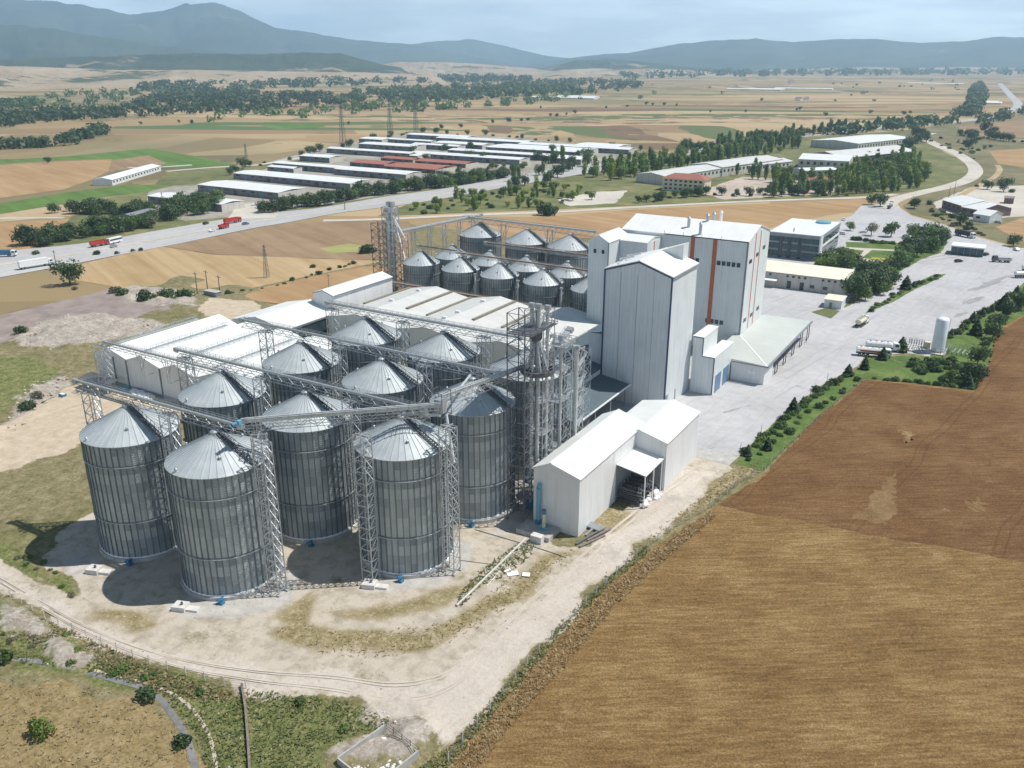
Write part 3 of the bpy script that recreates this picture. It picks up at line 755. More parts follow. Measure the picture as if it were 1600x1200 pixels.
road('access_road', [(1380, 326), (1400, 312), (1440, 301), (1480, 292), (1510, 282), (1524, 270), (1520, 258), (1505, 246), (1490, 238), (1462, 226), (1446, 217), (1444, 212), (1456, 208)], 11, 0.20, 'gravel_road', 14)
road('highway', [(1040, 245), (1150, 225), (1250, 213), (1330, 205), (1400, 198), (1470, 192), (1530, 186), (1570, 176), (1590, 168), (1588, 158), (1576, 146), (1562, 130)], 20, 0.20, 'asphalt', 20)
road('farm_lane', [(260, 268), (330, 262), (400, 258), (450, 250), (520, 240)], 8, 0.20, 'gravel_road')
road('farm_lane', [(-60, 342), (40, 341), (100, 341)], 5, 0.20, 'gravel_road')
road('farm_lane', [(1500, 306), (1540, 285), (1556, 275), (1562, 265), (1558, 258)], 5, 0.20, 'pale_field')
road('farm_lane', [(200, 262), (235, 262), (300, 258)], 8, 0.19, 'gravel_road')
road('works_access', [(392, 342), (400, 330), (398, 318)], 30, 0.27, 'gravel_road')
# ditch, footpath by the lower left
road('ditch_bed', [(20, 1030), (60, 1034), (120, 1046), (170, 1060), (235, 1080), (268, 1115), (290, 1150), (305, 1200), (310, 1240)], 1.0, 0.03, 'water')
road('footpath', [(60, 1028), (150, 1048), (240, 1072), (290, 1098), (322, 1140), (335, 1180), (340, 1240)], 0.55, 0.035, 'dirt')

# ================================================================ grain silos
def silo_proto(kind, Rr, zr, za, nr, nring, label, fan_ang=-1.0):
    t = thing(kind, label, 'grain silo')
    n = 48
    # wall with its own ribs and sheets
    me = MB(); tones = []
    rnd = random.Random(int(Rr * 10))
    H0 = 0.9
    band = [rnd.uniform(0.25, 0.75) for _ in range(nring)]
    for k in range(nring):
        z0 = H0 + (zr - H0) * k / nring; z1 = H0 + (zr - H0) * (k + 1) / nring
        for i in range(n):
            a0 = 2 * math.pi * i / n; a1 = 2 * math.pi * (i + 1) / n
            me.add([(Rr * math.cos(a0), Rr * math.sin(a0), z0), (Rr * math.cos(a1), Rr * math.sin(a1), z0), (Rr * math.cos(a1), Rr * math.sin(a1), z1), (Rr * math.cos(a0), Rr * math.sin(a0), z1)], [(0, 1, 2, 3)])
            tones.append(band[k] * 0.7 + 0.25 * rnd.random())
    for i in range(n):
        a = 2 * math.pi * i / n
        w = 0.10
        for (r0, r1) in ((Rr - 0.01, Rr + 0.17),):
            c, s_ = math.cos(a), math.sin(a)
            tx, ty = -s_ * w, c * w
            vs = []
            for z in (H0 - 0.1, zr + 0.05):
                for r, sg in ((r0, -1), (r1, -1), (r1, 1), (r0, 1)):
                    vs.append((r * c + sg * tx, r * s_ + sg * ty, z))
            me.add(vs, [(0, 4, 5, 1), (1, 5, 6, 2), (2, 6, 7, 3), (4, 7, 6, 5)])
            tones += [0.12] * 4
    w_o = me.build('wall', 'silo_sheet', t)
    att = w_o.data.attributes.new('tone', 'FLOAT', 'FACE')
    if len(w_o.data.polygons) == len(tones): att.data.foreach_set('value', tones)
    # wind rings
    for zz in ((zr * 0.82, zr * 0.34) if Rr > 9 else (zr * 0.7,)):
        m = MB()
        m.lathe((0, 0, zz), [(Rr + 0.17, 0), (Rr + 0.32, 0.02), (Rr + 0.32, 0.14), (Rr + 0.17, 0.16)], 48)
        m.build('wind_ring', 'galv', t, False)
    # concrete base
    m = MB().lathe((0, 0, 0), [(Rr + 0.55, -0.4), (Rr + 0.55, 0.75), (Rr + 0.12, 0.8), (Rr - 0.3, 0.82)], 48)
    m.build('foundation', 'concrete', t)
    m = MB().lathe((0, 0, 0), [(Rr + 0.20, 0.80), (Rr + 0.20, 1.08), (Rr + 0.0, 1.1)], 48)
    m.build('base_flashing', 'white_paint', t)
    # roof with standing seams
    nn = nr
    ov = Rr + 0.30
    m = MB()
    apr = 0.8
    m.lathe((0, 0, 0), [(ov, zr - 0.12), (ov, zr), (apr, za - 0.35), (0.01, za - 0.3)], nn)
    for i in range(nn):
        a = 2 * math.pi * (i) / nn
        p = Vector((ov * math.cos(a), ov * math.sin(a), zr + 0.03)); q = Vector((apr * math.cos(a), apr * math.sin(a), za - 0.32))
        m.bar(p, q, 0.09, 0.16)
    m.build('roof', 'silo_roof', t)
    m = MB().lathe((0, 0, za - 0.4), [(0.85, 0), (0.85, 0.55), (0.5, 0.75), (0.01, 0.78)], 16)
    m.build('cap', 'galv', t)
    # roof stair running to the +x side, with rails
    st = MB()
    A = Vector((0.9, 0, za - 0.2)); B = Vector((ov + 0.1, 0.0, zr + 0.35))
    for s_ in (-0.42, 0.42):
        st.bar(A + Vector((0, s_, 0.1)), B + Vector((0, s_, 0.1)), 0.10, 0.26)
    ns = 16 if Rr > 9 else 10
    for k in range(ns + 1):
        c = A.lerp(B, k / ns)
        st.box(c.x - 0.28, c.x + 0.28, -0.42, 0.42, c.z + 0.05, c.z + 0.11)
    ss = st.build('roof_stair', 'steel_dark', t)
    rl = MB()
    for s_ in (-0.45, 0.45):
        rl.bar(A + Vector((0, s_, 1.1)), B + Vector((0, s_, 1.1)), 0.07)
        for k in range(0, ns + 1, 2):
            c = A.lerp(B, k / ns)
            rl.bar((c.x, s_, c.z), (c.x, s_, c.z + 1.1), 0.06)
    rl.build('handrail', 'steel_dark', ss)
    # little roof vents and eave knobs
    for k in range(6 if Rr > 9 else 4):
        a = 2 * math.pi * (k + 0.35) / (6 if Rr > 9 else 4)
        u = 0.62 if k % 2 else 0.93
        r = ov * u; zz = zr + (za - zr) * (1 - u)
        v = MB()
        v.tube((r * math.cos(a), r * math.sin(a), zz - 0.1), (r * math.cos(a), r * math.sin(a), zz + 0.45), 0.22, 8)
        v.tube((r * math.cos(a), r * math.sin(a), zz + 0.45), (r * math.cos(a) * 1.02, r * math.sin(a) * 1.02, zz + 0.62), 0.34, 8, 0.20)
        v.build('roof_vent', 'galv' if k != 2 else 'white_paint', t)
    # eave walkway bits + ladder down the wall at the stair
    ld_ = MB()
    for s_ in (-0.25, 0.25):
        ld_.bar((Rr + 0.45, s_, 0.9), (Rr + 0.45, s_, zr + 1.2), 0.07)
    k = 1.2
    while k < zr + 1:
        ld_.bar((Rr + 0.45, -0.25, k), (Rr + 0.45, 0.25, k), 0.04); k += 0.6
    ld_.build('wall_ladder', 'steel_dark', t)
    # aeration fan
    fa = MB()
    ca, sa = math.cos(fan_ang), math.sin(fan_ang)
    c = (Rr + 1.3) * ca, (Rr + 1.3) * sa
    fa.tube((c[0], c[1], .8), (c[0] + 0.5 * sa, c[1] - 0.5 * ca, .8), 0.48, 12)
    fa.tube((c[0] + 0.5 * sa, c[1] - 0.5 * ca, .8), (c[0] + 1.0 * sa, c[1] - 1.0 * ca, .8), 0.22, 8)
    fa.bar((c[0], c[1], 0.6), ((Rr) * ca, (Rr) * sa, 0.7), 0.4, 0.4)
    fa.box(c[0] - .4, c[0] + .5, c[1] - .5, c[1] + .4, 0, 0.45)
    fa.build('aeration_fan', 'blue_paint', t)
    return t
SX = (-148.3, -122.7, -97.5); SY = (96.4, 120.2, 145.0, 169.5)
big = silo_proto('grain_silo', 9.15, 25.5, 30.5, 40, 12, 'x')
GB = 'big grain silos in the near cluster'
BIG = [(0, 0, 'leftmost front silo of the near cluster, its shadow falling on the dry grass'),
       (1, 0, 'front silo closest to the bottom of the photo, trestle against its right side'),
       (0, 1, 'big silo directly behind the leftmost one, near the grey gable wall'),
       (1, 1, 'big silo in the middle of the front, partly under the long silver twin conveyor'),
       (2, 1, 'near big silo at the right front whose roof lies under the junction of two conveyors'),
       (0, 2, 'big silo third in the left column, beside the white flat store roofs'),
       (1, 2, 'big silo third in the middle column, between two conveyors'),
       (2, 2, 'big silo left of the narrow white shed, roof crossed by the inclined conveyor'),
       (0, 3, 'last big silo of the left column, in front of the grey saw roof hall'),
       (1, 3, 'last big silo of the middle column, in front of the grey saw roof hall'),
       (2, 3, 'big silo mostly hidden behind the elevator tower')]
for i, j, lab in BIG:
    place(big, (SX[i], SY[j], 0), R({0: 0, 1: 4, 2: -3}[i]), 1.0, lab, GB)
for o in []: pass
sm = silo_proto('grain_silo', 7.6, 15.0, 20.0, 32, 8, 'x')
sm.name = 'small_grain_silo'
GS = 'small grain silos in the far cluster'
SMALL = [(-218.4, 287.5, 'first small silo on the left of the front row of the far cluster'), (-197.4, 286.2, 'second small silo in the front row of the far cluster'),
         (-178.0, 285.4, 'third small silo in the front row of the far cluster'), (-157.6, 284.6, 'fourth small silo in the front row of the far cluster'),
         (-136.5, 284.0, 'small silo half hidden by the tall grey elevator building'),
         (-214.0, 304.5, 'small silo at the left end of the middle row of the far cluster'), (-193.2, 302.3, 'small silo second in the middle row of the far cluster'),
         (-174.9, 301.6, 'small silo third in the middle row of the far cluster'), (-155.4, 300.8, 'small silo at the right end of the middle row of the far cluster')]
for x, y, lab in SMALL: place(sm, (x, y, 0), R(-8), 1.0, lab, GS)
bk = silo_proto('grain_silo', 9.6, 18.6, 24.0, 36, 9, 'x')
bk.name = 'wide_grain_silo'
for x, y, lab in ((-221.0, 337.5, 'wide silo at the left of the back row, below the conveyor corner'), (-194.0, 334.5, 'wide silo in the middle of the back row'), (-171.6, 333.6, 'wide silo at the right of the back row')):
    place(bk, (x, y, 0), R(-10), 1.0, lab, 'wide silos in the back row')

# ================================================================ conveyors, trestles, towers
def conveyor(name, p, q, label, n=1, truss=True, m='galv', rail_side=1, w=0.50, gp=None, th=1.4, deck='galv', walk=True):
    """silver trough(s) on a lattice truss with walkway and handrail"""
    p = Vector(p); q = Vector(q)
    t = thing(name, label, 'conveyor', (p.x, p.y, 0), 0, gp)
    d = q - p; L = d.length; d.normalize()
    a = Vector((-d.y, d.x, 0)).normalized() * rail_side
    up = Vector((0, 0, 1))
    for k in range(n):
        o = a * (-0.1 - 0.72 * k)
        mb = MB().bar(p + o, q + o, w, 0.5)
        mb.bar(p + o + up * .27, q + o + up * .27, w + .08, 0.05)
        j = 0.0
        while j < L:
            c = p + d * j + o
            mb.bar(c, c + d * 0.10, w + 0.08, 0.58); j += 3.0
        mb.build('trough', m, t)
    mb = MB()
    for e in (p, q):
        mb.bar(e - d * 0.6 + a * -0.2, e + d * 0.6 + a * -0.2, w + 0.3, 0.9)
    mb.build('end_box', 'galv' , t)
    if walk: dk = MB().bar(p + a * 0.58 - up * 0.35, q + a * 0.58 - up * 0.35, 0.66, 0.06); dk.build('walkway', deck, t)
    rl = MB()
    for o in (0.28, 0.90):
        rl.bar(p + a * o + up * 0.65, q + a * o + up * 0.65, 0.06)
        if o > .5: rl.bar(p + a * o + up * 0.1, q + a * o + up * 0.1, 0.05)
    j = 0.0
    while j <= L:
        for o in (0.28, 0.90):
            c = p + d * j + a * o
            rl.bar(c - up * 0.45, c + up * 0.65, 0.06)
        j += 2.0
    rl.build('handrail', 'rail_paint', t)
    if truss:
        tr = MB()
        for o in (-0.45, 0.9):
            tr.bar(p + a * o - up * 0.55, q + a * o - up * 0.55, 0.10)
            tr.bar(p + a * o - up * (0.55 + th), q + a * o - up * (0.55 + th), 0.10)
            ns = max(2, int(L / 1.6)); 
            for k in range(ns):
                c0 = p + d * (L * k / ns) + a * o; c1 = p + d * (L * (k + 1) / ns) + a * o
                if k % 2: tr.bar(c0 - up * 0.55, c1 - up * (0.55 + th), 0.08)
                else: tr.bar(c0 - up * (0.55 + th), c1 - up * 0.55, 0.08)
        ns = max(2, int(L / 3.2))
        for k in range(ns + 1):
            c = p + d * (L * k / ns)
            tr.bar(c - a * 0.7 - up * (0.55 + th), c + a * 1.2 - up * (0.55 + th), 0.08)
            tr.bar(c - a * 0.7 - up * 0.55, c + a * 1.2 - up * 0.55, 0.08)
        tr.build('truss', 'galv', t)
    return t
def lattice(mb, cx, cy, wx, wy, z0, z1, step, leg=0.16, br=0.09, x_br=True, taper=1.0):
    ns = max(1, round((z1 - z0) / step))
    def cor(k, z):
        u = (z - z0) / max(0.1, (z1 - z0)); s_ = 1 + (taper - 1) * u
        sx, sy = ((-1, -1), (1, -1), (1, 1), (-1, 1))[k]
        return (cx + sx * wx / 2 * s_, cy + sy * wy / 2 * s_, z)
    for k in range(4):
        mb.bar(cor(k, z0), cor(k, z1), leg)
    for j in range(ns):
        za_ = z0 + (z1 - z0) * j / ns; zb = z0 + (z1 - z0) * (j + 1) / ns
        for k in range(4):
            k2 = (k + 1) % 4
            mb.bar(cor(k, zb), cor(k2, zb), br)
            mb.bar(cor(k, za_), cor(k2, zb), br)
            if x_br: mb.bar(cor(k2, za_), cor(k, zb), br)
    return mb
def trestle(h, wx=3.0, wy=2.2, label='x', step=2.4):
    t = thing('trestle', label, 'trestle')
    lattice(MB(), 0, 0, wx, wy, 0.3, h, step, 0.17, 0.10, False).build('lattice', 'galv', t)
    for sx in (-1, 1):
        for sy in (-1, 1):
            MB().box(sx * wx / 2 - .35, sx * wx / 2 + .35, sy * wy / 2 - .35, sy * wy / 2 + .35, -0.2, 0.35).build('footing', 'concrete', t)
    hd = MB().bar((-wx / 2 - 0.3, 0, h), (wx / 2 + 0.3, 0, h), 0.3, 0.3)
    hd.bar((0, -wy / 2 - .5, h), (0, wy / 2 + .5, h), 0.25, 0.25)
    hd.build('head_beam', 'galv', t)
    return t
GT = 'lattice trestles carrying the roof conveyors'
tr0 = trestle(31.2, 2.6, 2.2)
TR = []
for j, y in enumerate(SY):
    for i, x in enumerate((-160.0, -135.6, -110.4)):
        names = (('at the left end of the nearest conveyor', 'between the two nearest silos', 'against the right side of the silo nearest the bottom of the photo'),
                 ('at the left end of the second conveyor', 'between the two silos of the second row', 'left of the right front silo'),
                 ('at the left end of the third conveyor', 'between the silos of the third row', 'right of the middle silo of the third row'),
                 ('at the left end of the fourth conveyor', 'between the silos of the last row', 'right of the middle silo of the last row'))[j][i]
        place(tr0, (x, y, 0), 0, 1.0, 'grey lattice trestle ' + names, GT)
place(tr0, (-97.6, 108.6, 0), 0, 0.99, 'grey lattice trestle on a white block in front of the right front silo', GT)
place(tr0, (-86.0, 119.4, 0), 0, 1.0, 'grey lattice trestle right of the right front silo', GT)
place(tr0, (-113.4, 98.6, 0), R(40), 1.0, 'second grey lattice trestle crowded against the silo nearest the bottom of the photo', GT)
GC = 'conveyors running over the big silos'
CZ = 32.6
conveyor('conveyor', (-164.5, 96.6, CZ), (-116.5, 97.6, CZ), 'nearest conveyor over the two front left silos, ending at the blue drive box', gp=GC)
conveyor('conveyor', (-163.5, 121.2, CZ), (-92.5, 121.2, CZ), 'conveyor over the second row of silos ending at the collector junction', gp=GC)
conveyor('conveyor', (-169.5, 146.2, CZ), (-90.5, 146.2, CZ), 'conveyor over the third row of silos starting near the flat store roof', gp=GC)
conveyor('conveyor', (-162.0, 170.0, CZ), (-100.0, 170.0, CZ), 'conveyor over the last row of big silos with open lattice below', gp=GC)
conveyor('twin_conveyor', (-116.4, 98.2, CZ + .8), (-90.5, 122.6, CZ + .8), 'shiny twin conveyor from the blue drive box to the junction over the right front silo', n=2, m='galv_light', gp=GC, rail_side=-1, w=.36, walk=False, th=1.2)
conveyor('twin_conveyor', (-93.0, 126.5, CZ + .6), (-87.0, 148.8, CZ + 1.2), 'bright inclined conveyor from the junction to the dark platform of the elevator tower', n=2, m='galv_light', gp=GC, rail_side=-1, w=.36, walk=False, th=1.2)
conveyor('low_conveyor', (-232.5, 147.8, 15.6), (-176.5, 147.8, 15.6), 'low conveyor along the grey gable wall of the white flat store', th=1.0)
t3 = trestle(14.6, 3.4, 3.2)
t3['label'] = 'wide lattice trestle at the corner of the white flat store'; t3['category'] = 'trestle'; t3.name = 'corner_trestle'
t3.location = (-233.5, 146.8, 0)
# branching props under the low conveyor
def tree_prop(label):
    t = thing('branching_prop', label, 'support')
    mb = MB()
    for sx in (-0.5, 0.5):
        mb.bar((sx, 0, 7.5), (sx, 0, 14.6), 0.16)
        for dx in (-2.4, 2.4):
            mb.bar((sx * .6, 0, 9.8), (dx * .55, 0, 12.6), 0.12)
            mb.bar((dx * .55, 0, 12.6), (dx, 0.1, 14.5), 0.12)
    mb.build('branch', 'galv', t)
    MB().bar((0, 0, 7.6), (0, 3.2, 7.6), 0.2).build('wall_bracket', 'galv', t)
    return t
tp = tree_prop('x')
for x, nm in ((-216.5, 'left'), (-205.0, 'middle'), (-193.5, 'right')):
    place(tp, (x, 147.8, 0), 0, 1.0, nm + ' branching prop of the low conveyor, casting its shadow on the grey gable wall', 'branching props under the low conveyor')
# gearboxes at junctions
g = thing('drive_unit', 'light blue conveyor drive where the nearest conveyor meets the twin conveyor', 'motor', (-116.2, 97.2, 33.2))
MB().box(-116.7, -116.0, 96.6, 97.4, 33.2, 34.0).build('gearbox', 'lightblue', g)
MB().tube((-116.4, 96.4, 33.6), (-116.4, 95.3, 33.6), 0.36, 10).build('motor', 'blue_paint', g)
g = thing('junction_box', 'grey transfer box where the conveyors meet above the right front silo', 'transfer box', (-91.2, 124.4, 32))
MB().box(-92.1, -90.4, 123.6, 125.4, 31.2, 34.0).build('hopper', 'galv', g)
m = MB()
for a in ((-92.8, 123.0), (-89.8, 123.0), (-89.8, 126.0), (-92.8, 126.0)): m.bar((a[0], a[1], 30.6), (a[0], a[1], 35.8), 0.1)
for z in (30.8, 35.7):
    m.bar((-92.8, 123, z), (-89.8, 123, z), .1); m.bar((-89.8, 123, z), (-89.8, 126, z), .1); m.bar((-89.8, 126, z), (-92.8, 126, z), .1); m.bar((-92.8, 126, z), (-92.8, 123, z), .1)
m.build('frame', 'steel_dark', g)

# downpipes crossing the roof of the right front silo
for k, (a, b) in enumerate((((-90.6, 123.6, 31.0), (-97.2, 120.2, 31.2)), ((-90.0, 124.6, 31.0), (-86.2, 121.4, 23.0)), ((-91.6, 126.0, 31.4), (-97.4, 144.0, 31.6)))):
    tag(MB().tube(a, b, 0.28, 8).build('grain_pipe', 'galv_light'), ('short grain pipe from the junction box to the right front silo', 'steep grain pipe dropping beside the right front silo', 'long grain pipe reaching back from the junction box')[k], 'pipe', 'grain pipes at the junction')

def platform(t, x0, x1, y0, y1, z, m='steel_dark', name='platform'):
    p = MB().box(x0, x1, y0, y1, z, z + 0.12)
    o = p.build(name, m, t)
    r = MB()
    for zz in (0.6, 1.15):
        for (a, b) in (((x0, y0), (x1, y0)), ((x1, y0), (x1, y1)), ((x1, y1), (x0, y1)), ((x0, y1), (x0, y0))):
            r.bar((a[0], a[1], z + zz), (b[0], b[1], z + zz), 0.08)
    for i in range(5):
        for (a, b) in (((x0, y0), (x1, y0)), ((x1, y0), (x1, y1)), ((x1, y1), (x0, y1)), ((x0, y1), (x0, y0))):
            u = i / 4
            r.bar((a[0] + (b[0] - a[0]) * u, a[1] + (b[1] - a[1]) * u, z), (a[0] + (b[0] - a[0]) * u, a[1] + (b[1] - a[1]) * u, z + 1.15), 0.07)
    r.build('railing', m, o)
# --- main elevator tower
T = thing('elevator_tower', 'tall lattice elevator tower with dark ring platform between the silos and the small white shed', 'tower', (-85.5, 144.5, 0))
lattice(MB(), -84.9, 144.6, 4.2, 4.6, 0.2, 47.5, 3.4, 0.18, 0.10, False).build('front_frame', 'steel_dark', T)
lattice(MB(), -84.6, 151.5, 4.6, 4.8, 0.2, 46.5, 3.1, 0.14, 0.08, False).build('middle_frame', 'galv', T)
lattice(MB(), -83.9, 158.6, 4.6, 5.2, 0.2, 37.5, 3.8, 0.13, 0.08, False).build('rear_frame', 'galv', T)
lattice(MB(), -82.8, 164.9, 3.0, 3.6, 0.2, 34.5, 3.4, 0.11, 0.07, False).build('side_frame', 'galv_light', T)
m = MB()
m.lathe((-83.8, 149.4, 33.0), [(3.4, 0), (3.6, 0.4), (3.6, 1.0), (3.3, 1.1)], 20)
m.lathe((-83.8, 149.4, 33.2), [(0.4, 0), (3.5, 0.05)], 20)
m.build('ring_platform', 'steel_dark', T)
m = MB()
for i in range(20):
    a = 2 * math.pi * i / 20
    m.bar((-83.8 + 3.6 * math.cos(a), 149.4 + 3.6 * math.sin(a), 33.2), (-83.8 + 3.6 * math.cos(a), 149.4 + 3.6 * math.sin(a), 35.6), 0.08)
for zz in (34.8, 35.5): m.lathe((-83.8, 149.4, zz), [(3.62, 0), (3.72, 0.05), (3.62, 0.1)], 20)
m.build('ring_railing', 'steel_dark', T)
for z in (10.0, 18.5, 26.0): platform(T, -86.6, -82.6, 149.3, 153.8, z, 'galv')
for z in (12.0, 24.0, 31.0): platform(T, -86.0, -81.8, 156.0, 161.3, z, 'galv')
platform(T, -87.2, -81.6, 142.6, 153.9, 43.0)
platform(T, -86.4, -81.0, 155.9, 162.0, 37.0, 'galv')
for (x, y, h, r, m_) in ((-85.4, 149.6, 47, .42, 'galv_light'), (-83.8, 149.6, 47, .42, 'galv_light'), (-83.4, 152.8, 46, .36, 'galv_light'), (-84.8, 158.0, 38, .4, 'galv_light'), (-83.0, 158.4, 38, .4, 'galv_light'), (-82.2, 164.6, 34, .5, 'galv_light')):
    b = MB().tube((x, y, 0.2), (x, y, h), r, 10)
    k = 4
    while k < h:
        b.tube((x, y, k), (x, y, k + .25), r + .12, 10); k += 4.2
    o = b.build('elevator_leg', m_, T)
    MB().box(x - .6, x + .6, y - .45, y + .45, h, h + 1.1).build('elevator_head', 'galv', o)
    MB().box(x - .8, x + .8, y - .7, y + .7, 0, 1.8).build('elevator_boot', 'blue_paint', o)
m = MB()
rnd = random.Random(4)
for k in range(8):
    a = 2 * math.pi * k / 8
    m.tube((-84.4 + .5 * math.cos(a), 149.8 + .5 * math.sin(a), 40.2), (-83.8 + 2.4 * math.cos(a), 149.4 + 2.4 * math.sin(a), 34.0), 0.22, 6)
m.build('distributor_pipes', 'galv', T)
MB().lathe((-84.4, 149.8, 39.8), [(0.8, 0), (1.3, 0.8), (1.3, 2.2), (0.5, 3.0)], 12).build('distributor', 'steel_dark', T)
m = MB()
for a, b, r in (((-84.4, 150.0, 42.8), (-85.4, 149.6, 46.5), .3), ((-83.4, 152.8, 46), (-84.4, 149.8, 42.4), .3), ((-84.8, 158, 38.4), (-83.8, 151.0, 36.0), .35), ((-83, 158.4, 38.4), (-82.6, 164.6, 34.6), .3), ((-84, 151, 34), (-88.5, 146.6, 33.8), .4)):
    m.tube(a, b, r, 8)
m.build('cross_pipes', 'galv_light', T)
conveyor('inclined_conveyor', (*at(853, 562, 34), 34), (*at(889, 515, 38.5), 38.5), 'silver inclined duct rising steeply at the right of the elevator tower', w=1.3, th=0.8, m='galv_light')
# stair/lift scaffold right of the tower
T2 = thing('stair_scaffold', 'slim lattice stair scaffold at the right of the elevator tower', 'scaffold', (-84.4, 171.6, 0))
lattice(MB(), -84.4, 172.0, 2.6, 3.8, 0.2, 31.5, 3.2, 0.10, 0.06, False).build('frame', 'galv', T2)
m = MB()
for k in range(13):
    z = 0.5 + k * 2.5
    m.bar((-84.4, 170.0 if k % 2 else 174.0, z), (-84.4, 174.0 if k % 2 else 170.0, z + 2.5), 0.8, 0.1)
m.build('stair_flight', 'galv_light', T2)
# --- rear elevator tower at the far cluster
T = thing('elevator_tower', 'tall lattice elevator tower left of the far silo cluster with bright slanting pipes', 'tower', (-232, 285, 0))
lattice(MB(), -232, 285, 5.0, 5.0, 0.2, 37.5, 3.0, 0.26, 0.16, True).build('main_frame', 'galv', T)
lattice(MB(), -235.8, 281.5, 4.4, 4.4, 0.2, 31.0, 3.2, 0.22, 0.14, False).build('side_frame', 'steel_dark', T)
lattice(MB(), -227.2, 285.5, 4.4, 4.0, 0.2, 26.0, 3.0, 0.22, 0.14, False).build('low_frame', 'rust', T)
platform(T, -234.6, -229.4, 282.4, 287.6, 35.5, 'galv'); platform(T, -234.6, -229.4, 282.4, 287.6, 26.5, 'galv')
for (x, y, h) in ((-232.8, 285.5, 39), (-231.2, 285.5, 39), (-232.0, 283.4, 37)):
    o = MB().tube((x, y, 0), (x, y, h), .7, 8).build('elevator_leg', 'galv_light', T)
    MB().box(x - 1, x + 1, y - .8, y + .8, h - 1, h + .6).build('elevator_head', 'galv', o)
MB().tube((-231, 284.5, 35), (-225.6, 287, 23.5), .35, 8).build('slanting_pipe', 'white_paint', T)
MB().tube((-231, 286, 33), (-224.4, 284, 16.5), .35, 8).build('slanting_pipe', 'white_paint', T)

GR = 'conveyors of the far silo cluster'
conveyor('conveyor', (-224.0, 268.6, 10.2), (-126, 266.6, 10.2), 'long rust brown conveyor between the saw roof hall and the far silos', gp=GR, m='rust', th=0.8, w=1.3)
conveyor('conveyor', (-220.5, 288.5, 21.8), (-200, 288.0, 21.8), 'short conveyor at the left above the front row of small silos', gp=GR, m='rust', th=0.6)
conveyor('conveyor', (-199.5, 287.6, 21.2), (-126, 285.8, 21.2), 'rust coloured conveyor above the front row of small silos', gp=GR, m='rust', th=0.7, w=1.0)
conveyor('conveyor', (-197.6, 306.0, 22.4), (-148, 305.6, 22.4), 'rust coloured conveyor above the middle row of small silos', gp=GR, m='rust', th=0.7, w=1.0)
conveyor('conveyor', (-230.0, 337.6, 26.0), (-160, 335.2, 26.0), 'double tier conveyor above the wide silos in the back', gp=GR, m='galv', th=1.8, w=1.2)
conveyor('conveyor', (-233.6, 291.0, 26.0), (-226.5, 346.5, 26.0), 'long thin grey conveyor at the far left on slim posts', gp=GR, m='galv_light', th=0.5, w=1.2)
def hpost(h, w, label):
    t = thing('conveyor_post', label, 'support')
    m = MB()
    for s_ in (-1, 1): m.bar((s_ * w / 2, 0, 0), (s_ * w / 2, 0, h), 0.34)
    m.build('posts', 'galv', t)
    m = MB()
    for z in (h * .35, h * .65, h - .3): m.bar((-w / 2, 0, z), (w / 2, 0, z), 0.22)
    m.bar((-w / 2, 0, h * .65), (w / 2, 0, h - .3), .16); m.bar((w / 2, 0, h * .65), (-w / 2, 0, h - .3), .16)
    m.bar((-w / 2, 0, h * .8), (-w / 2 - 2, 0, h), .16); m.bar((w / 2, 0, h * .8), (w / 2 + 2, 0, h), .16)
    m.build('braces', 'galv', t)
    return t
hp = hpost(24.6, 2.6, 'x')
for k, (x, y, a) in enumerate(((-232.4, 301, 90), (-231.2, 311, 90), (-230.0, 321, 90), (-228.6, 331, 90), (-227.4, 341, 90), (-207.6, 336.6, 0), (-182.8, 335.8, 0))):
    place(hp, (x, y, 0), R(a), 1.0, 'twin post carrying the grey conveyor, number %s from the lattice tower' % ('one', 'two', 'three', 'four', 'five', 'six', 'seven')[k] if k < 5 else ('twin post between the left and middle wide silos', 'twin post between the middle and right wide silos')[k - 5], 'posts under the back conveyors')
sp = thing('white_post', 'x', 'post')
MB().tube((0, 0, 0), (0, 0, 15), 0.30, 8).build('shaft', 'white_paint', sp)
MB().box(-.5, .5, -.5, .5, 14.6, 15.2).build('bracket', 'galv', sp)
for x, y, nm in ((-186.8, 281, 'second and third'), (-166.5, 280.5, 'third and fourth'), (-146.6, 279.0, 'fourth and fifth')):
    place(sp, (x, y, 0), 0, 1.0, 'white post between the %s small silos of the front row' % nm, 'white posts between the small silos')

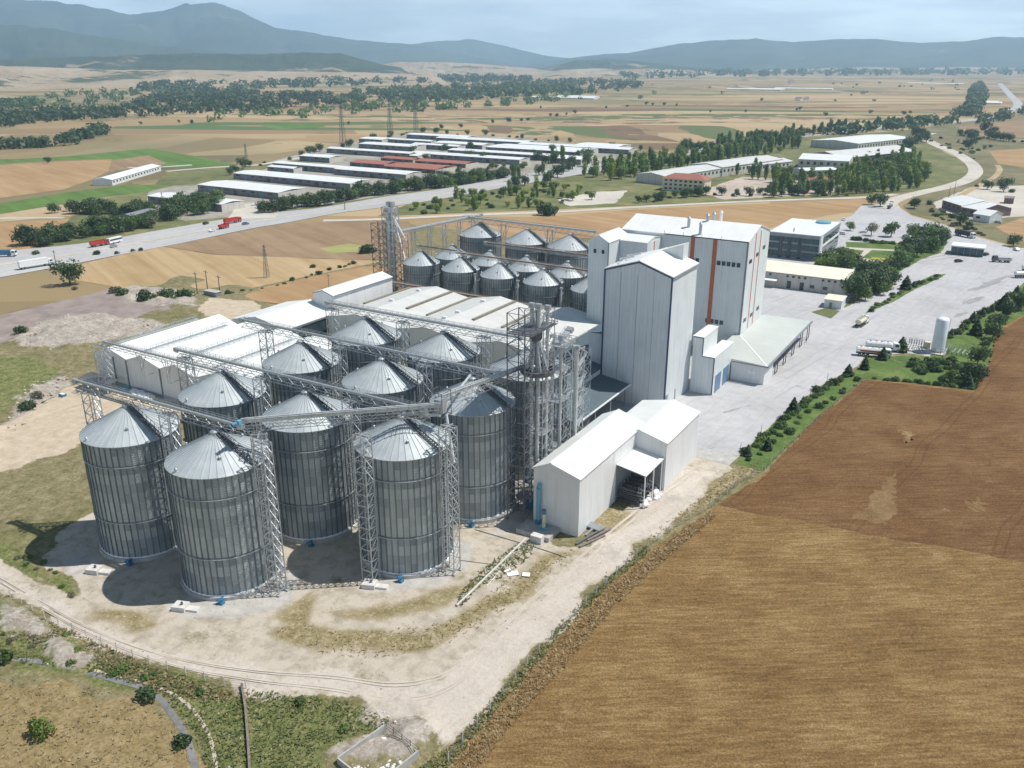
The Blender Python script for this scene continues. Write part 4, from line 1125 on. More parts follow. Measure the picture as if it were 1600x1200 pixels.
# ================================================================ buildings
def wall_box(t, x0, x1, y0, y1, z0, z1, m, name='wall'):
    return MB().box(x0, x1, y0, y1, z0, z1).build(name, m, t)
def gable_y(t, x0, x1, y0, y1, ze, zp, wall, roof, ov=0.25, th=0.18, xp=None, rname='roof'):
    """gable with its ridge along y"""
    xp = (x0 + x1) / 2 if xp is None else xp
    m = MB()
    m.add([(x0, y0, -0.3), (x1, y0, -0.3), (x1, y0, ze), (xp, y0, zp), (x0, y0, ze), (x0, y1, -0.3), (x1, y1, -0.3), (x1, y1, ze), (xp, y1, zp), (x0, y1, ze)],
          [(0, 1, 2, 3, 4), (9, 8, 7, 6, 5), (1, 6, 7, 2), (5, 0, 4, 9), (0, 5, 6, 1)])
    w = m.build('wall', wall, t)
    k1 = (zp - ze) / max(0.1, xp - x0); k2 = (zp - ze) / max(0.1, x1 - xp)
    m = MB()
    m.slab([(x0 - ov, y0 - ov, ze - k1 * ov + th), (xp, y0 - ov, zp + th), (xp, y1 + ov, zp + th), (x0 - ov, y1 + ov, ze - k1 * ov + th)], th - .01)
    m.slab([(xp, y0 - ov, zp + th), (x1 + ov, y0 - ov, ze - k2 * ov + th), (x1 + ov, y1 + ov, ze - k2 * ov + th), (xp, y1 + ov, zp + th)], th - .01)
    r = m.build(rname, roof, t)
    MB().bar((xp, y0 - ov, zp + th + .02), (xp, y1 + ov, zp + th + .02), 0.5, 0.10).build('ridge_cap', roof, r)
    return w, r
def gable_x(t, x0, x1, y0, y1, ze, zp, wall, roof, ov=0.25, th=0.18):
    yp = (y0 + y1) / 2
    m = MB()
    m.add([(x0, y0, -0.3), (x0, y1, -0.3), (x0, y1, ze), (x0, yp, zp), (x0, y0, ze), (x1, y0, -0.3), (x1, y1, -0.3), (x1, y1, ze), (x1, yp, zp), (x1, y0, ze)],
          [(4, 3, 2, 1, 0), (5, 6, 7, 8, 9), (0, 5, 9, 4), (1, 2, 7, 6), (0, 1, 6, 5)])
    w = m.build('wall', wall, t)
    k = (zp - ze) / (yp - y0)
    m = MB()
    m.slab([(x0 - ov, y0 - ov, ze - k * ov + th), (x1 + ov, y0 - ov, ze - k * ov + th), (x1 + ov, yp, zp + th), (x0 - ov, yp, zp + th)], th - .01)
    m.slab([(x0 - ov, yp, zp + th), (x1 + ov, yp, zp + th), (x1 + ov, y1 + ov, ze - k * ov + th), (x0 - ov, y1 + ov, ze - k * ov + th)], th - .01)
    r = m.build('roof', roof, t)
    return w, r
def trims(t, pts, m='trim', w=0.35):
    mb = MB()
    for a, b in pts: mb.bar(a, b, w, w)
    return mb.build('edge_trim', m, t)

# --- the tall pale tower block in the middle
t = thing('tower_block', 'tallest pale blue grey tower block with a gable roof and dark blue corner edges', 'tower block', (-91, 230, 0))
X0, X1, Y0, Y1 = -101.6, -81.3, 220.0, 240.0
gable_y(t, X0, X1, Y0, Y1, 39.5, 42.8, 'blue_wall', 'white_roof_y', 0.35, 0.25, -91.2)
trims(t, [((X1, Y0 - .02, 0), (X1, Y0 - .02, 39.4)), ((X0, Y0 - .02, 0), (X0, Y0 - .02, 39.4)), ((X0, Y0 - .05, 39.2), (-91.2, Y0 - .05, 42.5)), ((-91.2, Y0 - .05, 42.5), (X1, Y0 - .05, 39.2))], 'trim', 0.42)
trims(t, [((X1 + .4, Y0, 39.2), (X1 + .4, Y1, 39.2))], 'trim_grey', 0.3)
m = MB()
m.add([(-91.6, 236.0, 42.9), (-84.5, 236.0, 40.6), (-84.5, 236.0, 45.4), (-91.6, 240.3, 42.9), (-84.5, 240.3, 40.6), (-84.5, 240.3, 45.4)], [(0, 1, 2), (5, 4, 3), (0, 3, 4, 1), (1, 4, 5, 2), (2, 5, 3, 0)])
m.build('roof_monitor', 'white_wall', t)
m = MB()
for y in (226, 231): 
    m.tube((-99.5, y, 40.2), (-99.5, y, 41.6), .5, 10); m.tube((-99.5, y, 41.4), (-96.0, y + 1.5, 42.2), .3, 8)
m.tube((-98.5, 222, 40.9), (-98.0, 238, 41.0), .3, 8)
m.build('roof_duct', 'galv_light', t)
wl = MB().box(X1 - .02, X1 + 0.06, 220.8, 222.6, 0, 4.2).build('door', 'trim_grey', t)
MB().box(X1 + 0.02, X1 + 0.10, 228.2, 228.6, 0, 4.0).build('drain_pipe', 'rust', t)
m = MB()
for k in range(1, 4):
    m.box(X0 + 5.07 * k - .04, X0 + 5.07 * k + .04, Y0 - .05, Y0 - .02, 0, 39)
m.build('panel_joint', 'trim_grey', t)

# --- orange striped block behind
t = thing('mill_building', 'big white mill block with vertical orange stripes and roof chimneys', 'mill', (-100, 294, 0))
X0, X1, Y0, Y1 = -123.9, -78.5, 281.3, 307.2
ze, zp = 38.9, 42.5
gable_x(t, X0, X1, Y0, Y1, ze, zp, 'white_wall', 'white_roof_x', 0.3, 0.25)
fw = MB().box(-107.6, X1 - .4, Y0 - .10, Y0 - .02, 0.2, ze - .2).build('front_cladding', 'blue_wall', t)
m = MB()
for px in (1079, 1121):
    x = at(px, 372, 38.9)[0]
    m.box(x - 0.7, x + 0.7, Y0 - .22, Y0 - .11, 0.2, ze - .1)
m.build('orange_stripe', 'orange', t)
m = MB()
for y in (290.1, 295.9): m.box(X1 + .01, X1 + .10, y - .26, y + .26, 7.2, 40.6)
m.build('red_stripe', 'red_line', t)
trims(t, [((X1, Y0 - .05, 0), (X1, Y0 - .05, ze))], 'trim_grey', 0.5)
trims(t, [((-107.6, Y0 - .1, ze), (X1, Y0 - .1, ze))], 'trim_grey', 0.4)
def win_row(x0, z, n, s=1.7, w=1.25, h=1.5):
    for k in range(n):
        o = MB().box(x0 + k * s, x0 + k * s + w, Y0 - .20, Y0 - .09, z, z + h).build('window', 'glass', t)
win_row(-101.2, 30.2, 4); win_row(-90.2, 30.2, 6); win_row(-90.9, 9.6, 4)
for (y, z) in ((284.4, 31), (292.0, 32), (299.8, 33.2), (284.4, 10.5), (292, 10.5), (299.8, 11)):
    for k in range(3):
        MB().box(X1, X1 + .09, y + k * 1.1, y + k * 1.1 + .8, z, z + 1.3).build('window', 'glass', t)
for px, py, h in ((1076, 352, 3.2), (1094, 358, 3.8), (1105, 350, 2.2), (1115, 345, 3.2), (1126, 344, 4.2)):
    x, y = at(px, py + 2, 41.0)
    y = min(max(y, 283), 305)
    zb = ze + (zp - ze) * (1 - abs(y - 294.25) / 12.95)
    m = MB().tube((x, y, zb - .3), (x, y, zb + h), .55, 10)
    m.tube((x, y, zb + h), (x, y, zb + h + .7), .75, 10, .2)
    m.build('chimney', 'galv' if px != 1126 else 'white_paint', t)
m = MB()
for px in (1039, 1075, 1110, 1145): 
    x = at(px, 365, 38.9)[0]
    m.bar((x, Y0 - .3, ze - .2), (x, Y0 - .3, ze + 1.2), .12)
m.build('lightning_rod', 'rust', t)
# annex
t = thing('mill_annex', 'lower pale annex with a white roof between the striped mill and the grey tower', 'annex', (-114, 275, 0))
gable_x(t, -119.0, -109.0, 268.6, 281.2, 37.6, 38.8, 'blue_wall', 'white_roof_x', 0.2, 0.2)
MB().box(-109.0, -108.9, 268.8, 281.0, 0.2, 37.4).build('side_cladding', 'white_wall', t)
MB().box(-108.9, -108.8, 274.6, 275.1, 0.2, 37.4).build('red_stripe', 'red_line', t)
t = thing('lift_tower', 'slim grey elevator building with two small windows at the left of the mill', 'tower', (-123, 268, 0))
gable_y(t, -126.5, -119.1, 260.0, 276.0, 38.2, 40.3, 'blue_wall', 'white_roof_y', 0.2, 0.2)
for x in (-124.6, -121.6): MB().box(x, x + .95, 259.88, 259.99, 34.3, 35.6).build('window', 'glass', t)
trims(t, [((-119.1, 259.95, 0), (-119.1, 259.95, 38.2))], 'trim_grey', 0.3)

# stepped stair block at the foot
t = thing('stepped_block', 'small stepped white block with blue roller doors at the foot of the tallest tower', 'building', (-77, 246, 0))
MB().box(-80.3, -77.2, 238.8, 252.0, -0.2, 17.6).build('upper_block', 'blue_wall', t)
MB().box(-77.2, -73.4, 238.8, 257.0, -0.2, 11.8).build('lower_block', 'blue_wall', t)
MB().box(-77.2, -77.12, 239.0, 251.8, 11.8, 17.5).build('upper_side', 'white_wall', t)
MB().box(-73.4, -73.32, 239.0, 256.8, 0, 11.7).build('lower_side', 'white_wall', t)
MB().box(-80.5, -77.0, 238.6, 252.2, 17.6, 17.85).build('upper_roof', 'white_roof_y', t)
MB().box(-77.1, -73.2, 238.6, 257.2, 11.8, 12.05).build('lower_roof', 'white_roof_y', t)
trims(t, [((-73.4, 238.75, 0), (-73.4, 238.75, 11.8)), ((-77.2, 238.7, 11.9), (-77.2, 238.7, 17.6)), ((-80.3, 238.7, 17.6), (-77.2, 238.7, 17.6)), ((-77.2, 238.7, 11.9), (-73.4, 238.7, 11.9))], 'trim', 0.26)
for y in (241.0, 248.5): MB().box(-73.32, -73.2, y, y + 5.2, 0.1, 5.6).build('roller_door', 'door_blue', t)

# canopy
t = thing('loading_canopy', 'low wide loading canopy with a pale roof on steel frames along the yard', 'canopy', (-72, 285, 0))
m = MB()
A = (-61.6, 255.2, 6.4); B = (-61.6, 313.5, 6.4); C = (-78.4, 309.0, 7.5); D = (-78.4, 281.2, 7.0)
Fp = (-80.4, 257.3, 6.6)
m.slab([A, B, C, D], 0.3); m.slab([Fp, A, D, (-80.4, 281.2, 7.0)], 0.3)
m.build('roof', 'canopy_roof', t)
MB().bar((D[0], D[1], 7.03), (A[0], A[1], 6.43), 0.5, 0.10).build('hip_flashing', 'white_paint', t)
trims(t, [((-61.5, 255.2, 6.15), (-61.5, 313.5, 6.15))], 'trim_grey', 0.55)
trims(t, [((-61.6, 255.1, 6.2), (-73, 255.1, 6.3))], 'trim_grey', 0.4)
MB().box(-73.0, -62.4, 255.6, 266.0, -0.2, 6.2).build('cabin', 'shed_wall', t)
MB().box(-67.6, -65.2, 255.5, 255.6, 2.9, 3.8).build('sign', 'white_paint', t)
for y in (267.0, 277.5, 288.5, 299.5, 310.0):
    m = MB()
    m.bar((-62.0, y, 0), (-62.0, y, 6.0), 0.25); m.bar((-62.0, y + 3.0, 0), (-62.0, y + 3.0, 6.0), 0.25)
    m.bar((-62, y, .2), (-62, y + 3.0, .2), .2); m.bar((-62, y, 5.9), (-62, y + 3.0, 5.9), .25)
    m.bar((-62.0, y, 5.7), (-78.0, y, 6.3), 0.25)
    m.build('portal_frame', 'steel_dark', t)
MB().box(-78.5, -78.42, 284, 300, 0, 6).build('loading_opening_shade', 'glass', t)  # dark sheet in place of a hole, shade under the canopy as colour

# --- small white shed in the right front
t = thing('white_shed', 'narrow white gabled shed with a light blue pipe on its shaded gable', 'shed', (-75.8, 160, 0))
gable_y(t, -81.3, -70.3, 143.8, 178.0, 13.7, 15.7, 'shed_wall', 'white_roof_y', 0.3, 0.2, -77.2)
trims(t, [((-81.3, 143.6, 13.7), (-77.2, 143.6, 15.6)), ((-77.2, 143.6, 15.6), (-70.3, 143.6, 13.7))], 'white_paint', 0.2)
t = thing('white_shed', 'wider low white shed attached behind the narrow one at the yard corner', 'shed', (-69, 183, 0))
gable_y(t, -77.8, -62.6, 173.2, 195.0, 12.2, 14.0, 'shed_wall', 'white_roof_y', 0.3, 0.2, -69.5)
t = thing('lean_to', 'open lean-to with a pale sheet roof leaning on the narrow white shed', 'lean-to', (-66.5, 165, 0))
MB().slab([(-70.2, 162.2, 9.6), (-63.0, 162.2, 8.4), (-63.0, 173.1, 8.4), (-70.2, 173.1, 9.6)], 0.2).build('roof', 'white_roof_y', t)
for y in (162.6, 167.6, 172.6): MB().bar((-63.3, y, 0), (-63.3, y, 8.2), 0.22).build('post', 'white_paint', t)
MB().box(-70.25, -70.15, 162.3, 173.0, 0, 9.0).build('back_panel', 'trim_grey', t)
MB().box(-70.1, -63.2, 172.95, 173.1, 0, 8.3).build('end_panel', 'trim_grey', t)
# stacked racks of profiles under the lean-to
for k in range(5):
    rk = thing('profile_rack', '%s rack of dark steel profiles under the lean-to' % ('lowest front', 'second', 'third', 'fourth', 'topmost rear')[k], 'rack', (-66.6, 163.6 + k * 1.5, 0), 0, 'racks under the lean-to')
    m = MB(); rr = random.Random(k)
    for j in range(9):
        z = 0.4 + j * 0.42
        m.bar((-69.9, 163.2 + k * 1.7 + rr.uniform(-.3, .3), z), (-64.6 + rr.uniform(-.6, .6), 163.0 + k * 1.7 + rr.uniform(-.4, .4), z - .1), 0.5, 0.16)
    m.build('profiles', 'steel_dark', rk)
    m = MB()
    for x in (-69.5, -65.2): m.bar((x, 163.9 + k * 1.7, 0), (x, 163.9 + k * 1.7, 4.4), .12)
    m.build('upright', 'galv', rk)
sack = bpy.data.objects.new('x', None)
def blob(name, mat_, sx, sy, sz, seed, n=10):
    rr = random.Random(seed)
    bm = bmesh.new()
    bmesh.ops.create_icosphere(bm, subdivisions=2, radius=1)
    for v in bm.verts:
        k = 1 + rr.uniform(-.12, .12)
        v.co = Vector((v.co.x * sx * k, v.co.y * sy * k, (max(v.co.z, -0.55)) * sz * k + sz * .5))
    me = bpy.data.meshes.new(name); bm.to_mesh(me); bm.free()
    me.materials.append(MT[mat_])
    me.polygons.foreach_set('use_smooth', [True] * len(me.polygons))
    o = bpy.data.objects.new(name, me); COL.objects.link(o)
    return o
bpy.data.objects.remove(sack)
sk = blob('white_sack', 'plastic_bag', .75, .6, .5, 1)
rr = random.Random(5)
tag(sk, 'white sack by the post of the lean-to', 'sack', 'white sacks at the lean-to edge')
for k in range(14):
    place(sk, (-63.2 + rr.uniform(-1.2, .6), 163.0 + k * .72, rr.choice((0, 0, .5))), rr.uniform(0, 3), rr.uniform(.7, 1.2))
# junk beside the shed
for k, (px, py, px2, py2, m_) in enumerate(((905, 856, 945, 838, 'timber'), (900, 852, 935, 832, 'steel_dark'), (918, 846, 955, 828, 'timber'), (915, 838, 930, 826, 'trim_grey'))):
    a = at(px, py); b = at(px2, py2)
    tag(MB().bar((a[0], a[1], .3), (b[0], b[1], .3 + .1 * k), .5, .22).build('scrap_plank', m_), '%s plank of the scrap pile beside the narrow white shed' % ('lowest long', 'second', 'highest', 'short dark')[k], 'plank', 'scrap planks beside the shed')
a = at(928, 826)
tarp = MB().slab([(a[0] - 2.2, a[1] - .9, .8), (a[0] + 1.8, a[1] - 1.1, .55), (a[0] + 2.3, a[1] + .9, .6), (a[0] - 1.6, a[1] + 1.2, .9)], .3)
tag(tarp.build('tarpaulin', 'trim_grey'), 'grey blue tarpaulin over the scrap pile beside the narrow white shed', 'tarpaulin')
# dust filter pipe on the gable and concrete slab before it
t = thing('dust_pipe', 'light blue vertical pipe standing against the shaded gable of the narrow white shed', 'pipe', (-79.4, 142.9, 0))
m = MB().tube((-79.6, 143.0, 2.0), (-79.6, 143.0, 9.6), .5, 14); m.tube((-79.6, 143.0, 9.6), (-79.6, 143.4, 10.6), .5, 14, .35)
m.build('pipe', 'lightblue', t)
MB().box(-80.1, -79.1, 142.4, 143.5, 1.1, 2.0).build('base_box', 'blue_paint', t)
t = thing('pump', 'small cream and blue pump standing on the concrete slab before the white shed', 'pump', (-77.4, 141.6, 1))
m = MB().tube((-77.5, 141.7, 1.3), (-77.5, 141.7, 4.6), .38, 12); m.build('cylinder', 'cream', t)
MB().tube((-77.5, 141.7, 4.6), (-77.5, 141.7, 5.6), .45, 12).build('motor', 'blue_paint', t)
m = MB().lathe((-77.5, 141.7, 1.1), [(1.1, 0), (1.1, .25), (.5, .3)], 16); m.tube((-78.6, 141.9, 1.4), (-77.5, 141.7, 1.4), .3, 8); m.build('flange', 'lightblue', t)
t = thing('concrete_slab', 'concrete slab with a raised block in front of the gable of the narrow white shed', 'slab', (-78.6, 140.6, 0))
MB().box(-82.6, -74.6, 138.6, 143.6, -.3, 1.05).build('slab', 'concrete', t)
MB().box(-78.2, -75.6, 137.0, 138.6, -.3, 1.6).build('block', 'concrete_white', t)

# ================================================================ flat stores
def walkway(t, x, y0, y1, z, m='galv', w=1.0, name='roof_walkway'):
    mb = MB()
    for s_ in (-w / 2, w / 2):
        mb.bar((x + s_, y0, z), (x + s_, y1, z), 0.16, 0.35)
        mb.bar((x + s_, y0, z + 1.05), (x + s_, y1, z + 1.05), 0.09)
    y = y0
    while y <= y1:
        mb.bar((x - w / 2, y, z), (x + w / 2, y, z), .12)
        for s_ in (-w / 2, w / 2): mb.bar((x + s_, y, z), (x + s_, y, z + 1.05), 0.09)
        y += 2.2
    return mb.build(name, m, t)
t = thing('flat_store', 'long white flat grain store with four parallel gable roofs and roof walkways at the left', 'warehouse', (-213, 172, 0))
xs = [-244.0, -228.4, -213.0, -197.6, -182.2]
pr = []
for i in range(4):
    pr += [(xs[i], 9.6), ((xs[i] + xs[i + 1]) / 2 - .8, 12.0)]
pr += [(xs[4], 9.6)]
n = len(pr)
vs = [(x, 151.2, z) for x, z in pr] + [(x, 194.5, z) for x, z in pr] + [(xs[0], 151.2, -.3), (xs[4], 151.2, -.3), (xs[0], 194.5, -.3), (xs[4], 194.5, -.3)]
f = [tuple([2 * n] + [2 * n + 1] + list(range(n - 1, -1, -1))), tuple([2 * n + 3, 2 * n + 2] + list(range(n, 2 * n))), (2 * n, 0, n, 2 * n + 2), (2 * n + 1, 2 * n + 3, 2 * n - 1, n - 1)]
MB().add(vs, f).build('wall', 'shed_wall', t)
for i in range(4):
    a, b, c = pr[2 * i], pr[2 * i + 1], pr[2 * i + 2]
    m = MB()
    m.slab([(a[0] + .02, 150.9, a[1] + .2), (b[0], 150.9, b[1] + .2), (b[0], 194.8, b[1] + .2), (a[0] + .02, 194.8, a[1] + .2)], .19)
    m.slab([(b[0], 150.9, b[1] + .2), (c[0] - .02, 150.9, c[1] + .2), (c[0] - .02, 194.8, c[1] + .2), (b[0], 194.8, b[1] + .2)], .19)
    m.build('roof', 'white_roof_y', t)
for x in xs[:4]: walkway(t, x + (.6 if x == xs[0] else 0), 158, 190.5, 10.6)
m = MB()
for x in (-235.2, -229, -213.4, -198): m.bar((x, 151.05, 0), (x, 151.05, 9.4), .35, .35)
m.build('pilaster', 'trim_grey', t)
m = MB().box(-240, -184, 150.95, 151.15, -.2, 1.2); m.build('plinth', 'concrete', t)

t = thing('open_store', 'lower white roofed store with an open dark side between the flat stores', 'warehouse', (-223, 214, 0))
gable_y(t, -237.5, -211.4, 200.5, 227.2, 8.8, 11.4, 'shed_wall', 'white_roof_y', 0.3, .2, -225.2)
MB().box(-211.4, -211.25, 203, 225.5, 0.2, 8.0).build('opening_shade', 'glass', t)  # dark sheet on the solid wall, painted for the shade inside the store
trims(t, [((-211.1, 200.5, 8.7), (-211.1, 227.2, 8.7))], 'trim_grey', 0.5)
t = thing('peaked_store', 'tall narrow white store with a low pitched roof at the far left of the halls', 'warehouse', (-217, 243, 0))
gable_y(t, -222.2, -212.3, 226.0, 260.0, 14.9, 16.4, 'shed_wall', 'white_roof_y', 0.3, .2)
trims(t, [((-211.9, 226, 14.9), (-211.9, 260, 14.9)), ((-222.2, 225.8, 14.9), (-217.2, 225.8, 16.4)), ((-217.2, 225.8, 16.4), (-212.3, 225.8, 14.9))], 'trim_grey', 0.35)

t = thing('saw_roof_hall', 'wide hall with grey white wavy roofs and dirty gutters between the silo clusters', 'warehouse', (-165, 240, 0))
pr = [(-208.4, 9.8), (-194.2, 12.4), (-178.6, 9.8), (-164.8, 12.4), (-149.2, 9.8), (-135.6, 12.4), (-121.0, 9.8)]
n = len(pr)
y0, y1 = 218.2, 264.5
vs = [(x, y0, z) for x, z in pr] + [(x, y1, z) for x, z in pr] + [(pr[0][0], y0, -.3), (pr[-1][0], y0, -.3), (pr[0][0], y1, -.3), (pr[-1][0], y1, -.3)]
f = [tuple([2 * n] + [2 * n + 1] + list(range(n - 1, -1, -1))), tuple([2 * n + 3, 2 * n + 2] + list(range(n, 2 * n))), (2 * n, 0, n, 2 * n + 2), (2 * n + 1, 2 * n + 3, 2 * n - 1, n - 1)]
MB().add(vs, f).build('wall', 'shed_wall', t)
for i in range(6):
    a, b = pr[i], pr[i + 1]
    MB().slab([(a[0] + .02, y0 - .3, a[1] + .2), (b[0] - .02, y0 - .3, b[1] + .2), (b[0] - .02, y1 + .3, b[1] + .2), (a[0] + .02, y1 + .3, a[1] + .2)], .19).build('roof', 'grey_roof_y', t)
def rz(x):
    for i in range(6):
        if pr[i][0] <= x <= pr[i + 1][0]:
            u = (x - pr[i][0]) / (pr[i + 1][0] - pr[i][0]); return pr[i][1] + (pr[i + 1][1] - pr[i][1]) * u
    return 10
for x in (-206.6, -186.6, -177.6, -158.0, -146.2):
    m = MB()
    m.bar((x, 236, rz(x) + .45), (x, 264.4, rz(x) + .45), 1.15, 0.5)
    m.build('roof_gutter', MT.setdefault('dirty', M_basic('dirty_gutter', (0.20, 0.19, 0.155), .9, 0, .35, 1.5)), t)
for px, py in ((612, 472), (654, 456), (716, 491), (755, 473), (695, 500)):
    x, y = at(px, py, 11.8)
    if -208 < x < -121 and 219 < y < 264:
        mb = MB().box(x - .9, x + .9, y - .5, y + .5, rz(x) + .1, rz(x) + .9); o = mb.build('skylight', 'white_paint', t)
        MB().box(x - .95, x - .7, y - .45, y + .45, rz(x) + .1, rz(x) + .75).build('skylight_frame', 'steel_dark', o)
for x in (-193.0, -172, -163, -143, -133.5):
    MB().bar((x, 218.05, 0), (x, 218.05, 9.5), .3, .3).build('pilaster', 'trim_grey', t)
# blue roofed hall right of it, under the tall towers
t = thing('blue_roof_hall', 'dark blue roofed hall between the elevator tower and the tallest tower block', 'hall', (-112, 215, 0))
gable_y(t, -121.0, -101.8, 196.0, 258.5, 9.4, 11.6, 'blue_wall', 'blue_roof', 0.4, .2)
t = thing('blue_roof_hall', 'lower dark canopy hall at the left foot of the tallest tower block', 'hall', (-102, 190, 0))
MB().slab([(-108.5, 186, 8.6), (-92.0, 186, 6.2), (-92.0, 219.5, 6.2), (-108.5, 219.5, 8.6)], .3).build('roof', 'blue_roof', t)
for y in (187, 197, 207, 217): MB().bar((-92.4, y, 0), (-92.4, y, 6), .35).build('post', 'trim_grey', t); MB().bar((-108, y, 0), (-108, y, 8.2), .35).build('post', 'trim_grey', t)
trims(t, [((-91.9, 186, 6.1), (-91.9, 219.5, 6.1))], 'white_paint', .35)
MB().box(-108.5, -108.3, 186, 219, 0, 8.4).build('back_wall', 'blue_wall', t)
t = thing('duct_box', 'small bluish box with a white top attached left of the tallest tower block', 'annex', (-103.5, 228, 0))
MB().box(-106.5, -101.7, 221.0, 234.0, 12.0, 19.5).build('box', 'blue_wall', t)
MB().slab([(-106.9, 220.7, 19.8), (-101.65, 220.7, 20.6), (-101.65, 234.3, 20.6), (-106.9, 234.3, 19.8)], .3).build('roof', 'white_roof_y', t)
MB().box(-106.0, -101.7, 221.5, 233.5, -.2, 12.0).build('lower_wall', 'blue_wall', t)

# --- office
t = thing('office_building', 'modern office block with teal glass front and white banded walls behind the mill', 'office', (-101, 470, 0))
X0, X1, Y0, Y1 = -114.5, -88.6, 446.5, 493.0
MB().box(X0, X1, Y0, Y1, -.2, 12.0).build('wall', 'glass_teal', t)
for z in (0.0, 3.6, 7.4):
    MB().box(X0 - .05, X1 + .05, Y0 - .06, Y1 + .05, z + .1, z + .9).build('spandrel', 'band', t)
MB().box(X0 - .25, X1 + .25, Y0 - .25, Y1 + .25, 10.9, 12.6).build('parapet', 'band', t)
MB().box(X0, X1, Y0 + .2, Y1, 12.6, 12.75).build('roof', 'white_roof_x', t)
for x in (-109, -104.6, -99.5):
    MB().box(x, x + 2.0, Y0 - .12, Y0 - .05, 0.2, 10.6).build('window_column', 'glass', t)
m = MB()
for x0 in np.arange(X0, X1 + .1, 2.15): m.bar((float(x0), Y0 - .12, .2), (float(x0), Y0 - .12, 10.9), .1)
m.build('mullion', 'trim_grey', t)
MB().box(X1 - .3, X1 + .35, Y0 - .3, Y0 + 5, 0, 12.6).build('corner_wall', 'white_paint', t)
MB().box(X1, X1 + .3, Y0 + 5, Y1, 6.2, 7.2).build('side_band', 'white_paint', t)
for k in range(5): MB().box(X1 + .02, X1 + .12, Y0 + 7 + k * 7.5, Y0 + 12.5 + k * 7.5, 7.6, 10.4).build('side_window', 'glass', t)
m = MB().lathe((-96, 486, 12.8), [(4, 0), (4, .8), (0.01, 1.6)], 20); m.build('roof_dome', 'lightblue', t)
m = MB().slab([(X1, Y0, 4.6), (X1 + 6, Y0 - 3, .4), (X1 + 6, Y0 + 1, .4), (X1, Y0 + 4, 4.6)], .4); m.build('entrance_ramp', 'concrete_white', t)
m = MB().tube((X0 + 11, Y0 + 6, 12.7), (X0 + 11, Y0 + 6, 14.5), .3, 8); m.build('flue', 'trim_grey', t)

# --- long cream roofed workshop
t = thing('workshop', 'long low workshop with a cream roof and small windows right of the mill', 'workshop', (-86, 390, 0))
X0, X1, Y0, Y1 = -112, -63.6, 383.0, 400.0
MB().box(X0, X1, Y0, Y1, -.2, 6.4).build('wall', 'pale_wall', t)
MB().slab([(X0 - .3, Y0 - .4, 6.7), (X1 + .4, Y0 - .4, 6.7), (X1 + .4, Y1 + .4, 8.0), (X0 - .3, Y1 + .4, 8.0)], .3).build('roof', 'cream_roof_x', t)
trims(t, [((X0, Y0 - .45, 6.5), (X1, Y0 - .45, 6.5))], 'trim_grey', .3)
for k in range(18):
    x = X0 + 3 + k * 2.55
    if k in (6, 7, 12, 13, 17): continue
    MB().box(x, x + 1.1, Y0 - .06, Y0, 5.0, 5.9).build('window', 'glass', t)
for x in (-88.0, -82.4): MB().box(x, x + 1.8, Y0 - .08, Y0, 0, 3.4).build('door', 'glass', t)
for x in (-78, -72.5): MB().box(x, x + 1.9, Y0 - .08, Y0, 1.3, 2.8).build('window', 'glass_teal', t)
MB().slab([(-103, Y0 - 3.2, 3.4), (-92, Y0 - 3.2, 3.4), (-92, Y0, 4.2), (-103, Y0, 4.2)], .15).build('awning', 'white_sheet', t)
# kiosk
a = at(1287, 480)
t = thing('kiosk', 'small white kiosk with a cream roof at the corner of the tree belt', 'kiosk', (a[0] + 3, a[1] + 3, 0))
MB().box(a[0], a[0] + 6.8, a[1], a[1] + 8, -.2, 3.4).build('wall', 'white_wall', t)
MB().slab([(a[0] - .4, a[1] - .4, 3.6), (a[0] + 7.2, a[1] - .4, 3.6), (a[0] + 7.2, a[1] + 8.4, 3.9), (a[0] - .4, a[1] + 8.4, 3.9)], .25).build('roof', 'cream_roof_x', t)
MB().box(a[0] + 2, a[0] + 3.2, a[1] - .06, a[1], .1, 2.4).build('door', 'trim_grey', t)
# liquid tank
c = (-19.6, 319.6)
t = thing('storage_tank', 'upright white cylindrical tank at the edge of the yard by the lawn', 'tank', (c[0], c[1], 0))
MB().lathe((c[0], c[1], 0), [(2.15, 0.6), (2.15, 11.6), (1.9, 12.1), (1.1, 12.5), (0.01, 12.65)], 32).build('shell', 'tank_paint', t, True)
m = MB()
for a_ in range(4): m.bar((c[0] + 1.7 * math.cos(a_ * 1.57 + .7), c[1] + 1.7 * math.sin(a_ * 1.57 + .7), 0), (c[0] + 1.7 * math.cos(a_ * 1.57 + .7), c[1] + 1.7 * math.sin(a_ * 1.57 + .7), 1), .4)
m.build('leg', 'steel_dark', t)
m = MB().bar((c[0] + 2.3, c[1], .5), (c[0] + 2.3, c[1], 12.3), .08); m.bar((c[0] + 2.3, c[1] + .5, .5), (c[0] + 2.3, c[1] + .5, 12.3), .08); m.build('ladder', 'rail_paint', t)
t = thing('tank_fence', 'grey railing and pipework enclosure round the white tank', 'fence', (c[0], c[1], 0))
m = MB()
x0, x1, y0, y1 = c[0] - 11, c[0] + 3, c[1] - 4, c[1] + 5
MB().box(x0, x1, y0, y1, -.1, .35).build('slab', 'concrete_white', t)
for (p, q) in (((x0, y0), (x1, y0)), ((x1, y0), (x1, y1)), ((x1, y1), (x0, y1)), ((x0, y1), (x0, y0))):
    for k in range(8):
        u = k / 8; m.bar((p[0] + (q[0] - p[0]) * u, p[1] + (q[1] - p[1]) * u, 0), (p[0] + (q[0] - p[0]) * u, p[1] + (q[1] - p[1]) * u, 2.3), .14)
    for z in (.8, 1.6, 2.3): m.bar((p[0], p[1], z), (q[0], q[1], z), .09)
m.build('railing', 'rail_paint', t)
m = MB()
